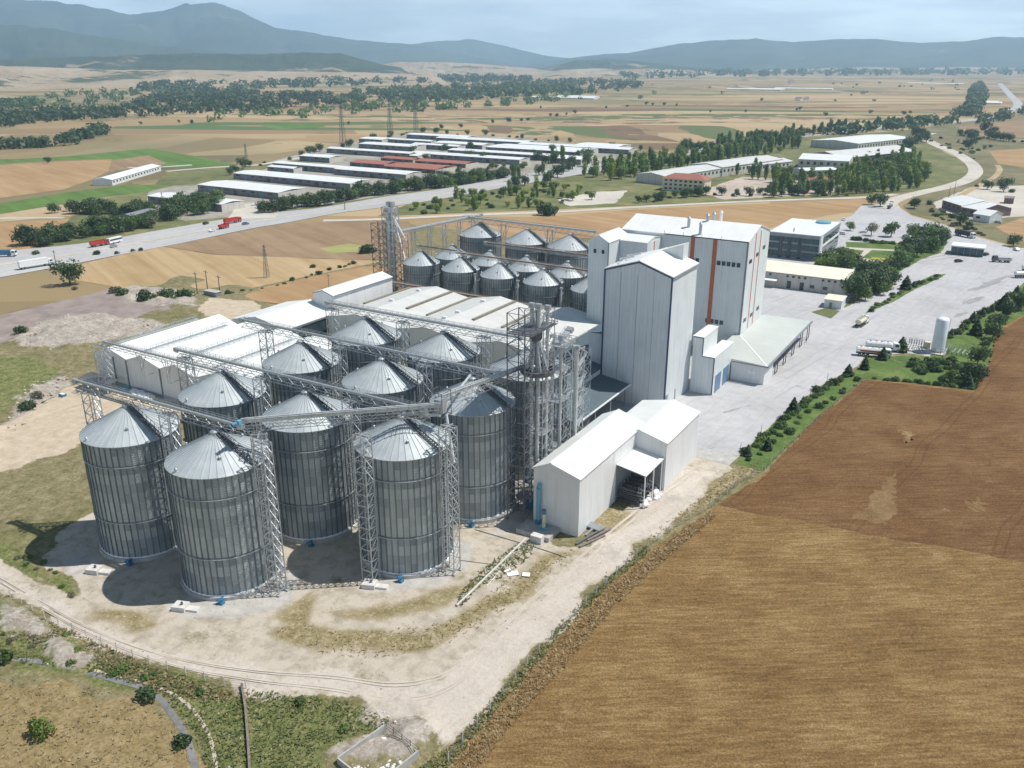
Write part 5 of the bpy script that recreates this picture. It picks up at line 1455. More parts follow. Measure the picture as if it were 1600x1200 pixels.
for k in range(7): m.tube((c[0] - 9.6 + k * .8, c[1] - 2, .6), (c[0] - 9.6 + k * .8, c[1] + 3, .6), .18, 6); m.tube((c[0] - 9.6 + k * .8, c[1] + 3, .6), (c[0] - 9.6 + k * .8, c[1] + 3, 2.6), .18, 6)
m.build('vaporiser', 'galv', t)
MB().box(c[0] - 4.6, c[0] - 2.6, c[1] + 1, c[1] + 3.4, .3, 2.6).build('control_box', 'cream', t)
t = thing('tank_fence', 'second grey railing enclosure with pipework on the lawn right of the white tank', 'fence', (c[0] + 17, c[1] + 3, 0))
m = MB()
x0, x1, y0, y1 = c[0] + 3.6, c[0] + 14, c[1] - 1, c[1] + 6
for (p, q) in (((x0, y0), (x1, y0)), ((x1, y0), (x1, y1)), ((x1, y1), (x0, y1)), ((x0, y1), (x0, y0))):
    for k in range(8):
        u = k / 8; m.bar((p[0] + (q[0] - p[0]) * u, p[1] + (q[1] - p[1]) * u, 0), (p[0] + (q[0] - p[0]) * u, p[1] + (q[1] - p[1]) * u, 1.9), .12)
    for z in (.8, 1.9): m.bar((p[0], p[1], z), (q[0], q[1], z), .09)
m.build('railing', 'rail_paint', t)
m = MB()
for k in range(6): m.tube((x0 + 1 + k * 1.5, y0 + 1, .6), (x0 + 1.6 + k * 1.5, y1 - 1, .6), .18, 6)
m.build('pipework', 'galv_light', t)

# ================================================================ vegetation
def leafcloud(lobes, n, size, seed, flat=0.5):
    rr = random.Random(seed)
    m = MB()
    wts = [l[3] * l[4] for l in lobes]
    for _ in range(n):
        cx, cy, cz, r, rz_ = rr.choices(lobes, wts)[0]
        u = rr.uniform(-0.75, 1); a = rr.uniform(0, 2 * math.pi)
        q = math.sqrt(max(0, 1 - u * u)); k = rr.uniform(0.62, 1.05)
        d = Vector((q * math.cos(a), q * math.sin(a), u))
        p = Vector((cx + d.x * r * k, cy + d.y * r * k, cz + d.z * rz_ * k))
        nrm = (d + Vector((rr.uniform(-1, 1), rr.uniform(-1, 1), rr.uniform(-.6, 1))) * 0.8).normalized()
        t1 = nrm.orthogonal().normalized(); t2 = nrm.cross(t1)
        an = rr.uniform(0, 3.14); s_ = size * rr.uniform(.6, 1.35)
        e1 = (t1 * math.cos(an) + t2 * math.sin(an)) * s_; e2 = (t2 * math.cos(an) - t1 * math.sin(an)) * s_ * rr.uniform(.6, 1)
        m.add([p - e1, p - e2 * .8, p + e1 * rr.uniform(.7, 1), p + e2], [(0, 1, 2, 3)])
    return m
def trunk_mesh(h, r, lobes, seed):
    rr = random.Random(seed)
    m = MB()
    top = Vector((rr.uniform(-.2, .2), rr.uniform(-.2, .2), h * .62))
    m.tube((0, 0, -.4), (0, 0, h * .3), r, 7, r * .75); m.tube((0, 0, h * .3), top, r * .75, 6, r * .35)
    for l in lobes[:6]:
        m.tube((0, 0, h * rr.uniform(.25, .45)), (l[0] * .8, l[1] * .8, l[2]), r * .38, 5, r * .12)
    return m
def broadleaf(name, h, w, nl, n, size, leaf, seed, shape='round'):
    rr = random.Random(seed)
    t = thing(name, 'x', 'tree')
    lobes = []
    for k in range(nl):
        a = rr.uniform(0, 6.28); q = rr.uniform(.15, .62) * w / 2
        if shape == 'poplar': z = h * rr.uniform(.2, .88); q *= .6; r = w * .36 * (1 - abs(z / h - .45) * .7)
        else: z = h * rr.uniform(.30, .78); r = w * rr.uniform(.24, .36) * (1.1 - .4 * abs(z / h - .5))
        lobes.append((q * math.cos(a), q * math.sin(a), z, r, r * (1.5 if shape == 'poplar' else .85)))
    trunk_mesh(h, .035 * h, lobes, seed).build('trunk', 'bark', t)
    leafcloud(lobes, n, size, seed + 1).build('crown', leaf, t)
    return t
def spruce(name, h, w, n, seed):
    rr = random.Random(seed)
    t = thing(name, 'x', 'tree')
    MB().tube((0, 0, -.3), (0, 0, h * .9), .03 * h, 6, .01).build('trunk', 'bark', t)
    m = MB()
    tiers = int(h * 1.9)
    for k in range(tiers):
        z = h * (.04 + .92 * k / tiers); R_ = w / 2 * (1 - (k / tiers) ** 1.5) * rr.uniform(.8, 1.12) + .10
        nb = max(5, int(n / tiers * (R_ / (w / 2)) + 4))
        for j in range(nb):
            a = rr.uniform(0, 6.28); r = R_ * rr.uniform(.75, 1.1)
            c, s_ = math.cos(a), math.sin(a); ww = .26 * R_ + .12
            m.add([(c * r * .12, s_ * r * .12, z + .28), (c * r * .7 - s_ * ww, s_ * r * .7 + c * ww, z + rr.uniform(-.05, .1)), (c * r, s_ * r, z - .18 - .1 * r), (c * r * .7 + s_ * ww, s_ * r * .7 - c * ww, z)], [(0, 1, 2, 3)])
    m.build('crown', 'needle', t)
    return t
def shrub(name, w, h, n, size, leaf, seed):
    rr = random.Random(seed)
    lobes = [(rr.uniform(-.3, .3) * w, rr.uniform(-.3, .3) * w, h * rr.uniform(.25, .55), w * rr.uniform(.2, .34), h * rr.uniform(.3, .5)) for _ in range(6)]
    t = thing(name, 'x', 'shrub')
    m = MB()
    for l in lobes: m.tube((0, 0, -.2), (l[0], l[1], l[2]), .06, 5, .03)
    m.build('stem', 'bark', t)
    leafcloud(lobes, n, size, seed).build('foliage', leaf, t)
    return t
TB = [broadleaf('broadleaf_tree', 8, 7.5, 11, 900, .38, 'leaf_dark', 11), broadleaf('broadleaf_tree', 7, 6.2, 9, 800, .36, 'leaf_mid', 12),
      broadleaf('broadleaf_tree', 6, 5, 8, 600, .34, 'leaf_light', 13)]
TBB = broadleaf('bushy_tree', 6.5, 8.0, 12, 800, .40, 'leaf_dark', 14)
for k, o in enumerate(TB): o.name = ('dark_broadleaf_tree', 'green_broadleaf_tree', 'light_broadleaf_tree')[k]
TPm = broadleaf('poplar_tree', 10, 4.2, 10, 700, .4, 'leaf_mid', 21, 'poplar')
TPl = broadleaf('young_poplar_tree', 9, 4.4, 9, 600, .4, 'leaf_light', 22, 'poplar')
TD = broadleaf('grey_broadleaf_tree', 6.5, 6, 9, 520, .34, 'leaf_dry', 23)
TS = spruce('spruce_tree', 5.6, 4.4, 620, 31)
S1 = shrub('dark_shrub', 4, 2.6, 420, .28, 'leaf_dark', 41)
S2 = shrub('green_shrub', 3.4, 2.0, 360, .25, 'leaf_mid', 42)
S3 = shrub('dry_shrub', 3.2, 1.5, 260, .22, 'leaf_dry', 43)
S4 = shrub('bright_bush', 3.4, 3.2, 700, .20, 'leaf_light', 44)
NV = [0]
def plant(protos, px, py, scale=1.0, label=None, group=None, z=0.0, wt=None):
    x, y = at(px, py)
    pr_ = random.choice(protos) if not wt else random.choices(protos, wt)[0]
    NV[0] += 1
    s_ = scale * random.uniform(.85, 1.15)
    return place(pr_, (x, y, z), random.uniform(0, 6.28), (s_, s_, s_ * random.uniform(.9, 1.12)), label, group)
def scatter(protos, px, n, scale, label, group, wt=None, z=0.0, seed=0, minsep=0.0):
    pl = wpoly(px); xs_ = [p[0] for p in pl]; ys_ = [p[1] for p in pl]
    rr = random.Random(seed); k = 0; pts = []; tries = 0
    while k < n and tries < n * 60:
        tries += 1
        x = rr.uniform(min(xs_), max(xs_)); y = rr.uniform(min(ys_), max(ys_))
        if not pip(np.array([x]), np.array([y]), pl)[0]: continue
        if minsep and any((x - a) ** 2 + (y - b) ** 2 < minsep ** 2 for a, b in pts): continue
        pts.append((x, y)); k += 1
        pr_ = rr.choice(protos) if not wt else rr.choices(protos, wt)[0]
        s_ = rr.uniform(*scale)
        place(pr_, (x, y, z), rr.uniform(0, 6.28), (s_, s_, s_ * rr.uniform(.9, 1.1)), label, group)
        NV[0] += 1
def row(protos, px, n, scale, label, group, amp=1.0, wt=None, z=0.0, seed=0):
    pts = wpoly(px); d = [0]
    for i in range(1, len(pts)): d.append(d[-1] + math.hypot(pts[i][0] - pts[i - 1][0], pts[i][1] - pts[i - 1][1]))
    rr = random.Random(seed)
    for k in range(n):
        s_ = d[-1] * (k + rr.uniform(.2, .8)) / n
        i = max(j for j in range(len(d) - 1) if d[j] <= s_)
        u = (s_ - d[i]) / (d[i + 1] - d[i])
        x = pts[i][0] + (pts[i + 1][0] - pts[i][0]) * u + rr.uniform(-amp, amp); y = pts[i][1] + (pts[i + 1][1] - pts[i][1]) * u + rr.uniform(-amp, amp)
        pr_ = rr.choice(protos) if not wt else rr.choices(protos, wt)[0]
        q = rr.uniform(*scale)
        place(pr_, (x, y, z), rr.uniform(0, 6.28), (q, q, q * rr.uniform(.9, 1.1)), label, group)
        NV[0] += 1
# spruces of the lawn strip
G_ = 'spruces on the lawn strip between yard and brown field'
for px, py, s_, nm in ((1351, 577, 1.0, 'at the tip of the lawn beside the parked tankers'), (1325, 587, .9, 'second from the parked tankers'), (1239, 645, 1.0, 'in the middle of the lawn strip'), (1199, 703, .75, 'near the lower tip of the lawn strip'), (1168, 712, .85, 'at the lowest tip of the lawn strip'), (1379, 562, 1.05, 'directly in front of the red striped tanker'), (1408, 549, 1.1, 'in front of the tanker cabs'),
                       (1485, 527, .7, 'just right of the white tank'), (1502, 517, .8, 'second right of the white tank'), (1520, 502, .95, 'third right of the white tank'), (1525, 523, 1.15, 'standing alone on the lawn right of the white tank'), (1535, 494, .9, 'fourth on the lawn behind the white tank'), (1549, 487, .9, 'fifth on the lawn behind the white tank'), (1568, 484, 1.5, 'tallest on the lawn at the right'), (1588, 460, 1.0, 'next to the right photo edge'), (1511, 607, 1.1, 'at the lower corner of the right lawn')):
    plant([TS], px, py, (s_ * .8 if s_ < 1.05 else s_ * .95), 'dark spruce ' + nm, G_)
for px, py, nm in ((1301, 600, 'third from the tankers'), (1277, 612, 'fourth from the tankers'), (1259, 628, 'fifth from the tankers'), (1278, 637, 'at the field side of the strip'), (1236, 678, 'at the field side lower down'), (1218, 667, 'near the lower end of the strip'), (1190, 684, 'close to the yard edge')):
    plant([S1], px, py, .85, 'small rounded dark bush on the lawn strip, ' + nm, G_)
plant([TB[0]], 1502, 590, .55, 'single round dark tree on the lawn below the white tank', 'lawn trees')
plant([TB[0]], 1485, 597, .6, 'dark leafy tree left of the single round tree on the lawn', 'lawn trees')
plant([TB[1]], 1473, 598, .5, 'green tree at the lower lawn edge by the brown field', 'lawn trees')
GSH = 'shrubs of the lawn below the white tank'
scatter([S1, S2], [(1415, 570), (1440, 560), (1490, 568), (1495, 580), (1440, 585)], 26, (.8, 1.2), 'green shrub in the dense shrub bed below the white tank', GSH, seed=3)
row([S2, S1], [(1365, 592), (1400, 598), (1440, 600), (1480, 605), (1510, 608)], 11, (.55, .9), 'low shrub along the brown field edge under the lawn', 'low shrubs along the field edge', .8, seed=4)
row([S1, TB[0]], [(1512, 606), (1528, 575), (1538, 555), (1546, 535), (1558, 510), (1580, 490), (1620, 465)], 24, (.75, 1.15), 'dense dark bush in the hedge along the brown field corner', 'dark hedge at the brown field corner', 1.0, wt=[5, 1], seed=5)
row([S2, S1, S3], [(1148, 722), (1176, 718), (1210, 690), (1250, 655), (1300, 625), (1345, 592)], 16, (.4, .7), 'small bush at the fence between lawn strip and brown field', 'small bushes along the lawn fence', .8, seed=6)
row([S1, S2], [(1160, 716), (1190, 688), (1240, 645), (1290, 606), (1335, 582)], 34, (.5, .95), 'dark green bush in the hedge along the yard edge', 'hedge bushes along the yard edge', .9, seed=61)
row([S2, S1], [(1476, 532), (1500, 518), (1525, 497), (1555, 479), (1590, 458)], 22, (.6, 1.0), 'green bush of the upper lawn border', 'bushes along the upper lawn border', .9, seed=62)
# garden and trees round the office
GG = 'garden trees round the office'
scatter([TB[0], TB[1], TB[2]], [(1275, 425), (1300, 405), (1330, 400), (1340, 418), (1325, 428), (1290, 428)], 20, (.9, 1.25), 'leafy tree between the office and the cream roofed workshop', GG, wt=[2, 4, 2], seed=8, minsep=3)
scatter([TB[0], TB[1]], [(1325, 470), (1350, 435), (1400, 425), (1395, 450), (1350, 470), (1328, 478)], 26, (.95, 1.35), 'leafy tree in the dense belt between workshop and yard road', 'tree belt between workshop and yard', wt=[3, 2], seed=9, minsep=3)
scatter([TB[0], TB[1]], [(1400, 425), (1440, 398), (1475, 390), (1490, 375), (1430, 380), (1410, 400)], 18, (1.1, 1.5), 'tall dark tree at the right end of the garden', 'tall trees at the garden end', wt=[3, 2], seed=10, minsep=4)
for px, py, p_, s_, nm in ((1328, 360, TB[1], .8, 'green tree at the office corner by the forecourt'), (1361, 368, TD, .95, 'greyish round tree in the row of parked cars'), (1392, 370, TB[1], 1.0, 'round green tree in the middle of the parking row'), (1425, 372, TB[1], .95, 'round green tree right in the parking row'), (1455, 374, TB[0], 1.0, 'dark tree at the end of the parking row')):
    plant([p_], px, py, s_ * 1.35, nm, 'trees of the parking row')
row([S1, S2], [(1330, 375), (1370, 380), (1420, 382), (1450, 382)], 20, (.9, 1.3), 'clipped dark shrub of the garden hedge', 'garden hedge shrubs', 1.5, seed=12)
scatter([S2, S1, TB[2]], [(1340, 442), (1400, 418), (1430, 405), (1400, 430), (1360, 450)], 14, (.6, .9), 'low bush on the garden lawn', 'garden bushes', wt=[4, 3, 1], seed=13)
row([S1, S2, S3], [(1358, 488), (1385, 470), (1420, 452), (1450, 440), (1472, 430)], 20, (.6, 1.0), 'shrub on the long planted island in the yard', 'shrubs on the planted island', 1.2, seed=14)
plant([TS], 1415, 452, 1.25, 'spruce on the planted island in the yard', 'planted island trees')
# road side groves
GL = 'roadside grove by the highway at the left'
row([TBB, TB[1], TD], [(38, 388), (70, 380), (110, 372), (160, 366), (200, 360), (243, 352)], 40, (.9, 1.6), 'dark bushy tree of the roadside grove at the left', GL, 6, [5, 1, 2], seed=15)
scatter([TBB, TB[1]], [(252, 348), (345, 330), (342, 316), (262, 326)], 28, (1.2, 1.7), 'dark tree of the dense clump in front of the leftmost estate hall', 'clump before the leftmost hall', [5, 1], seed=16, minsep=5)
row([TBB, TD], [(90, 336), (130, 328), (190, 340), (235, 330)], 22, (.9, 1.5), 'tree behind the roadside grove at the left', GL, 8, [4, 1], seed=17)
row([TBB, TB[1]], [(412, 332), (450, 326), (500, 320), (560, 308), (640, 298), (720, 288), (790, 276)], 84, (.9, 1.6), 'dark tree in the row between highway and estate halls', 'tree row between highway and estate halls', 5, [4, 2], seed=18)
scatter([TB[0], S1, TB[1]], [(540, 300), (640, 285), (760, 262), (820, 262), (800, 276), (640, 300)], 60, (.6, 1.1), 'small tree among the estate halls near the highway', 'small trees at the estate edge', [1, 2, 3], seed=19)
scatter([TB[0]], [(600, 240), (760, 232), (900, 238), (880, 250), (700, 262)], 10, (.8, 1.5), 'dark tree between the estate halls', 'trees among the estate halls', seed=20)
row([TB[0], S1], [(350, 275), (420, 255), (500, 238), (560, 226), (640, 208), (760, 212), (900, 224), (1000, 236)], 46, (.8, 1.4), 'tree along the far border of the estate', 'border trees of the estate', 6, [3, 2], seed=21)
scatter([TB[0], TPm], [(800, 295), (806, 262), (860, 240), (915, 240), (920, 262), (870, 285), (830, 300)], 24, (1.0, 1.7), 'tall dark tree of the group at the estate corner', 'tall trees at the estate corner', [3, 2], seed=22, minsep=6)
scatter([TB[2], TB[1], S1, S2, TPl], [(610, 332), (720, 308), (820, 296), (900, 288), (930, 312), (820, 326), (640, 336)], 80, (.7, 1.3), 'young light tree on the meadow between highway and country road', 'meadow trees by the country road', [5, 3, 2, 2, 3], seed=23, minsep=5)
plant([S1], 850, 336, 3.0, 'large dark bush directly beside the country road', 'big roadside bushes')
plant([S1], 865, 333, 2.4, 'second large dark bush beside the country road', 'big roadside bushes')
scatter([TPm, TPl, TB[1]], [(900, 275), (960, 262), (1100, 240), (1240, 222), (1250, 232), (1120, 256), (1040, 272), (960, 285)], 150, (1.1, 1.75), 'light green poplar of the long belt along the highway', 'poplar belt along the highway', [4, 5, 2], seed=24, minsep=5)
scatter([TPm, TB[0]], [(1060, 236), (1240, 208), (1280, 210), (1240, 222), (1100, 242)], 60, (1.1, 1.7), 'dark green poplar in the rear of the belt', 'dark rear part of the poplar belt', [2, 3], seed=25)
scatter([TBB, TPm, TPl, TB[1]], [(1195, 312), (1210, 285), (1300, 285), (1340, 255), (1430, 250), (1450, 270), (1440, 296), (1345, 304)], 150, (1.15, 1.7), 'green tree of the wood round the factory halls', 'wood round the factory halls', [2, 3, 5, 4], seed=26, minsep=4)
scatter([TB[0], TPm], [(1130, 275), (1210, 262), (1240, 280), (1200, 284)], 12, (.9, 1.4), 'tree behind the works yard', 'trees behind the works yard', seed=27)
row([TB[0], S1], [(1000, 318), (1040, 312), (1100, 306), (1190, 306), (1320, 306)], 34, (.7, 1.1), 'dark tree in the hedge between works and country road', 'hedge between works and country road', 3, [3, 2], seed=28)
row([TBB, TPm], [(1250, 212), (1330, 204), (1400, 198), (1440, 196)], 34, (1.2, 1.8), 'dark tree in the far belt beside the highway', 'far tree belt beside the highway', 10, [3, 2], seed=29)
row([TB[0]], [(1380, 250), (1420, 232), (1440, 222), (1430, 208)], 12, (1.2, 1.8), 'dark tree by the start of the access road', 'trees by the access road', 6, seed=30)
scatter([S1, S3, S2, TB[0]], [(1450, 222), (1530, 200), (1560, 212), (1530, 260), (1510, 245), (1480, 232)], 48, (.9, 2.0), 'bush on the scrubby slope above the access road', 'slope bushes', [4, 4, 2, 1], seed=31)
row([TB[0], S1], [(1500, 212), (1540, 216), (1580, 222), (1620, 222)], 16, (1.0, 1.6), 'dark tree in the field hedge on the right slope', 'slope field hedge', 3, seed=32)
for px, py, s_, p_, nm in ((1542, 296, 1.2, TB[0], 'round dark tree at the bend of the access road'), (1525, 292, .9, S1, 'dark bush at the bend of the access road'), (1568, 300, 1.4, TB[0], 'dark round tree behind the barns'), (1582, 301, 1.2, S1, 'second dark tree behind the barns'), (1428, 326, 1.0, TB[0], 'dark tree alone beside the access road mouth'), (1500, 352, 1.2, TB[0], 'dark tree in front of the small blue barn'), (1583, 385, 1.1, TB[0], 'dark tree at the right photo edge above the tankers'), (1112 + 310, 318, .8, S1, 'dark bush beside the access road mouth'), (1375, 323, 1.3, TB[0], 'dark tree where hedge and forecourt meet'), (1362, 320, 1.2, TB[0], 'second dark tree where hedge and forecourt meet')):
    plant([p_], px, py, s_, nm, 'single trees by the access road')
scatter([S3, S1, S2], [(1420, 330), (1450, 318), (1500, 345), (1560, 378), (1600, 385), (1525, 368), (1470, 348)], 30, (.8, 1.4), 'scrub bush on the bank above the forecourt', 'bank scrub', [4, 2, 1], seed=33)
# bushes on the waste ground at the left
GW = 'bushes on the waste ground at the left'
for px, py, s_, p_, nm in ((110, 445, 1.5, TB[0], 'dark crooked tree on the edge of the purple soil'), (118, 452, 1.2, S3, 'pale willow bush under the dark crooked tree'), (192, 462, 1.6, S1, 'dark bush on the waste ground right of the crooked tree'), (178, 458, 2.2, S3, 'pale bush mass on the waste ground'), (228, 468, 1.6, S1, 'left bush of the dark bush line by the sand path'), (245, 467, 1.7, S2, 'second bush of the dark bush line'), (262, 466, 1.6, S1, 'third bush of the dark bush line'), (285, 466, 1.8, S1, 'right bush of the dark bush line'), (272, 470, 1.3, S2, 'low bush in the dark bush line'),
                         (30, 520, 1.3, S1, 'small dark bush alone at the edge of the purple soil'), (40, 640, 1.4, S1, 'dark bush on the rubble bank beside the sandy track'), (60, 622, 1.3, S3, 'pale bush on the rubble bank'), (575, 395, 1.9, S1, 'round dark bush in the field left of the rear elevator tower'), (583, 394, 1.3, S1, 'smaller dark bush beside the round one'), (55, 398, 1.0, S1, 'bush on the highway verge'), (153, 398, .9, S1, 'small tree on the highway central reserve'), (183, 397, .7, S1, 'second small tree on the highway central reserve'), (208, 393, .7, S1, 'third small tree on the highway central reserve'), (220, 392, .7, S1, 'fourth small tree on the highway central reserve'), (1255, 345, .9, S3, 'lone bush in the orange field behind the office'), (490, 418, .8, S1, 'bush on the field boundary'), (900, 640, .6, S2, 'bush on the patch behind the lattice scaffold')):
    plant([p_], px, py, s_, nm, GW)
row([S1, S2, S3], [(345, 462), (420, 450), (470, 436), (510, 425), (560, 410)], 18, (.4, .9), 'low bush on the boundary between the stubble fields', 'field boundary bushes', 1.5, seed=34)
# bottom left corner
BL = 'bushes in the lower left corner'
plant([S4], 70, 1146, 1.0, 'bright yellow green bush alone on the dry tan grass', BL, z=0)
plant([S1], 228, 1090, .95, 'dark green bush where footpath and ditch meet', BL)
plant([S1], 287, 1165, .75, 'dark green bush right of the ditch near the bottom', BL)
plant([S1], 468, 1098, .45, 'dark bush on the edge of the dirt road', BL)
plant([S2], 192, 1050, .8, 'green bush beneath the fence posts', BL)
plant([S1], 5, 1035, 1.1, 'dark bush cut by the left photo edge', BL)
plant([S2], 535, 1140, .5, 'green bush beside the concrete pen', BL)
scatter([S3, S2], [(-40, 930), (60, 975), (200, 1040), (340, 1085), (300, 1100), (150, 1050), (-40, 990)], 34, (.25, .6), 'low weed bush on the bank under the fence posts', 'weed bushes on the bank', seed=35)
scatter([S2, S3], [(20, 855), (60, 875), (110, 905), (130, 938), (90, 925), (40, 895)], 12, (.3, .6), 'low bush on the green strip left of the silos', 'bushes left of the silos', seed=36)
# grass tufts: one object of stuff
def tufts(name, px, n, h, mname, z, seed, exclude=()):
    pl = wpoly(px); rr = random.Random(seed)
    xs_ = [p[0] for p in pl]; ys_ = [p[1] for p in pl]
    N = n * 3
    X = np.array([rr.uniform(min(xs_), max(xs_)) for _ in range(N)]); Y = np.array([rr.uniform(min(ys_), max(ys_)) for _ in range(N)])
    ok = pip(X, Y, pl)
    for e in exclude: ok &= ~pip(X, Y, wpoly(e))
    m = MB(); k = 0
    for x, y, o in zip(X, Y, ok):
        if not o: continue
        hh = h * rr.uniform(.5, 1.3)
        for _ in range(3):
            a = rr.uniform(0, 3.14); w = hh * .5; dx, dy = math.cos(a) * w, math.sin(a) * w; lx, ly = rr.uniform(-1.6, 1.6) * hh, rr.uniform(-1.6, 1.6) * hh
            m.add([(x - dx * .4, y - dy * .4, z), (x + dx * .4, y + dy * .4, z), (x + dx + lx, y + dy + ly, z + hh), (x - dx + lx, y - dy + ly, z + hh * .8)], [(0, 1, 2, 3)])
        k += 1
        if k >= n: break
    return tag(m.build(name, mname), kind='stuff')
MT['grass_dry'] = M_leaf('dry_grass', (0.30, 0.24, 0.12), (0.40, 0.33, 0.18), (0.50, 0.43, 0.26))
MT['grass_green'] = M_leaf('green_weeds', (0.12, 0.16, 0.05), (0.19, 0.22, 0.08), (0.30, 0.29, 0.14))
MT['straw'] = M_leaf('standing_straw', (0.33, 0.23, 0.11), (0.42, 0.31, 0.16), (0.54, 0.42, 0.24))
tufts('weeds', P_GREEN[0], 4200, .24, 'grass_green', 0.05, 51)
tufts('dry_grass', P_TAN[0], 900, .22, 'grass_dry', 0.02, 52)
tufts('dry_grass', P_DRY[0], 900, .26, 'grass_dry', 0.0, 53)
tufts('dry_grass', P_DRY[1], 1000, .22, 'grass_dry', 0.0, 54)
tufts('weeds', [(640, 1210), (700, 1170), (830, 1028), (930, 922), (1010, 852), (1018, 860), (935, 935), (850, 1030), (775, 1118), (690, 1210)], 1200, .28, 'grass_green', 0.0, 55)
tufts('weeds', P_GREEN[5], 500, .25, 'grass_green', 0.0, 56)
tufts('straw', [(700, 1210), (775, 1122), (858, 1024), (935, 940), (1018, 868), (1110, 802), (1118, 810), (1035, 882), (960, 952), (890, 1035), (805, 1130), (740, 1215)], 3000, .26, 'straw', 0.50, 57)
tufts('weeds', [(-60, 910), (80, 975), (230, 1040), (370, 1085), (340, 1100), (200, 1065), (60, 1010), (-60, 980)], 1200, .35, 'grass_dry', 0.02, 58)

# stones and litter
def stones(name, px, n, s0, s1, m_, seed, z=0.0):
    pl = wpoly(px); rr = random.Random(seed); xs_ = [p[0] for p in pl]; ys_ = [p[1] for p in pl]
    m = MB(); k = 0; tr = 0
    while k < n and tr < n * 40:
        tr += 1
        x = rr.uniform(min(xs_), max(xs_)); y = rr.uniform(min(ys_), max(ys_))
        if not pip(np.array([x]), np.array([y]), pl)[0]: continue
        s_ = rr.uniform(s0, s1); k += 1
        q = MB().lathe((x, y, z), [(s_ * .6, -.2), (s_, s_ * .2), (s_ * rr.uniform(.5, .9), s_ * rr.uniform(.5, .9)), (0.01, s_ * rr.uniform(.7, 1))], 6, rr.uniform(0, 3))
        q.v = [(a + rr.uniform(-.2, .2) * s_, b + rr.uniform(-.2, .2) * s_, c) for a, b, c in q.v]
        m.add(q.v, q.f)
    return tag(m.build(name, m_), kind='stuff')
stones('rubble', P_RUBBLE[4], 160, .06, .22, 'concrete_white', 61)
stones('rubble', P_RUBBLE[3], 110, .07, .22, 'dirt', 62)
stones('rubble', P_RUBBLE[0], 110, .2, .7, 'dirt', 63)
stones('rubble', P_RUBBLE[1], 60, .2, .6, 'dirt', 64)
stones('stones', P_DIRT[0], 260, .06, .2, 'concrete', 65)
stones('stones', P_DRY[1], 70, .05, .16, 'dirt', 66)
stones('stones', P_GREEN[0], 60, .06, .18, 'concrete_white', 67)

# far woods as stuff
def woods(name, px, n, r0, r1, seed, leaf='leaf_dark', q=34):
    pl = wpoly(px); rr = random.Random(seed); xs_ = [p[0] for p in pl]; ys_ = [p[1] for p in pl]
    m = MB(); k = 0; tr = 0
    while k < n and tr < n * 30:
        tr += 1
        x = rr.uniform(min(xs_), max(xs_)); y = rr.uniform(min(ys_), max(ys_))
        if not pip(np.array([x]), np.array([y]), pl)[0]: continue
        k += 1
        r = rr.uniform(r0, r1)
        c = leafcloud([(x, y, r * .6, r, r * .8)], q, r * .30, rr.randint(0, 99999))
        m.add(c.v, c.f)
    return tag(m.build(name, leaf), kind='stuff')
woods('far_wood', [(180, 184), (192, 165), (250, 150), (330, 143), (430, 150), (520, 148), (545, 160), (480, 168), (380, 178), (260, 182)], 300, 7, 15, 71)
woods('far_wood', [(520, 165), (540, 150), (620, 142), (720, 138), (900, 134), (905, 148), (800, 152), (700, 160), (600, 163)], 340, 8, 18, 72)
woods('far_wood', [(-60, 200), (-60, 182), (60, 176), (185, 174), (190, 184), (90, 190), (0, 200)], 150, 7, 13, 73)
woods('far_wood', [(-60, 172), (60, 170), (60, 162), (-60, 160)], 70, 8, 14, 74)
woods('far_wood', [(180, 150), (260, 132), (420, 128), (640, 122), (830, 122), (830, 130), (600, 133), (420, 140), (260, 146)], 300, 10, 24, 75)
woods('far_wood', [(60, 232), (120, 212), (160, 203), (172, 206), (130, 222), (80, 233)], 34, 6, 11, 76)
woods('far_wood', [(-60, 232), (60, 226), (75, 231), (-60, 236)], 40, 5, 9, 77)
woods('far_wood', [(960, 118), (1240, 113), (1700, 112), (1700, 117), (1240, 119), (970, 124)], 300, 12, 34, 78)
woods('far_wood', [(1230, 214), (1340, 205), (1400, 199), (1490, 186), (1512, 165), (1520, 135), (1532, 130), (1540, 150), (1528, 178), (1480, 193), (1400, 205), (1260, 216)], 260, 7, 13, 79)
woods('far_wood', [(1598, 185), (1530, 196), (1440, 200), (1500, 190), (1600, 176), (1620, 160), (1600, 130), (1612, 130), (1640, 160)], 90, 7, 12, 80)
woods('far_wood', [(300, 182), (560, 165), (760, 160), (900, 150), (930, 154), (780, 168), (560, 180), (320, 192)], 110, 6, 12, 81, 'leaf_mid')
woods('far_wood', [(-60, 182), (-60, 160), (200, 142), (420, 134), (400, 146), (200, 160)], 120, 7, 14, 82, 'leaf_mid')
woods('far_wood', [(820, 128), (960, 126), (1000, 132), (1000, 140), (900, 150), (820, 142)], 120, 8, 18, 83)
woods('far_wood', [(1000, 142), (1500, 124), (1520, 150), (1200, 170), (1000, 160)], 26, 4, 8, 84)
# lone far trees on the plain
GF = 'lone trees on the far plain'
rr = random.Random(9)
for k, (px, py) in enumerate(((75, 255), (100, 190), (280, 192), (300, 194), (545, 195), (770, 193), (795, 192), (815, 190), (825, 189), (860, 182), (885, 180), (898, 178), (1010, 164), (1020, 165), (1038, 165), (1057, 166), (980, 168), (1110, 176), (1165, 176), (1360, 178), (1422, 178), (1412, 180), (947, 170), (870, 183), (1245, 173), (1250, 172), (720, 200), (690, 202), (1190, 158), (140, 208), (220, 195), (260, 182), (845, 170), (660, 176), (1330, 150), (1290, 182))):
    plant([TB[0]], px, py, rr.uniform(.7, 1.2), 'small dark tree standing alone on the far plain', GF)
print('VEG', NV[0])

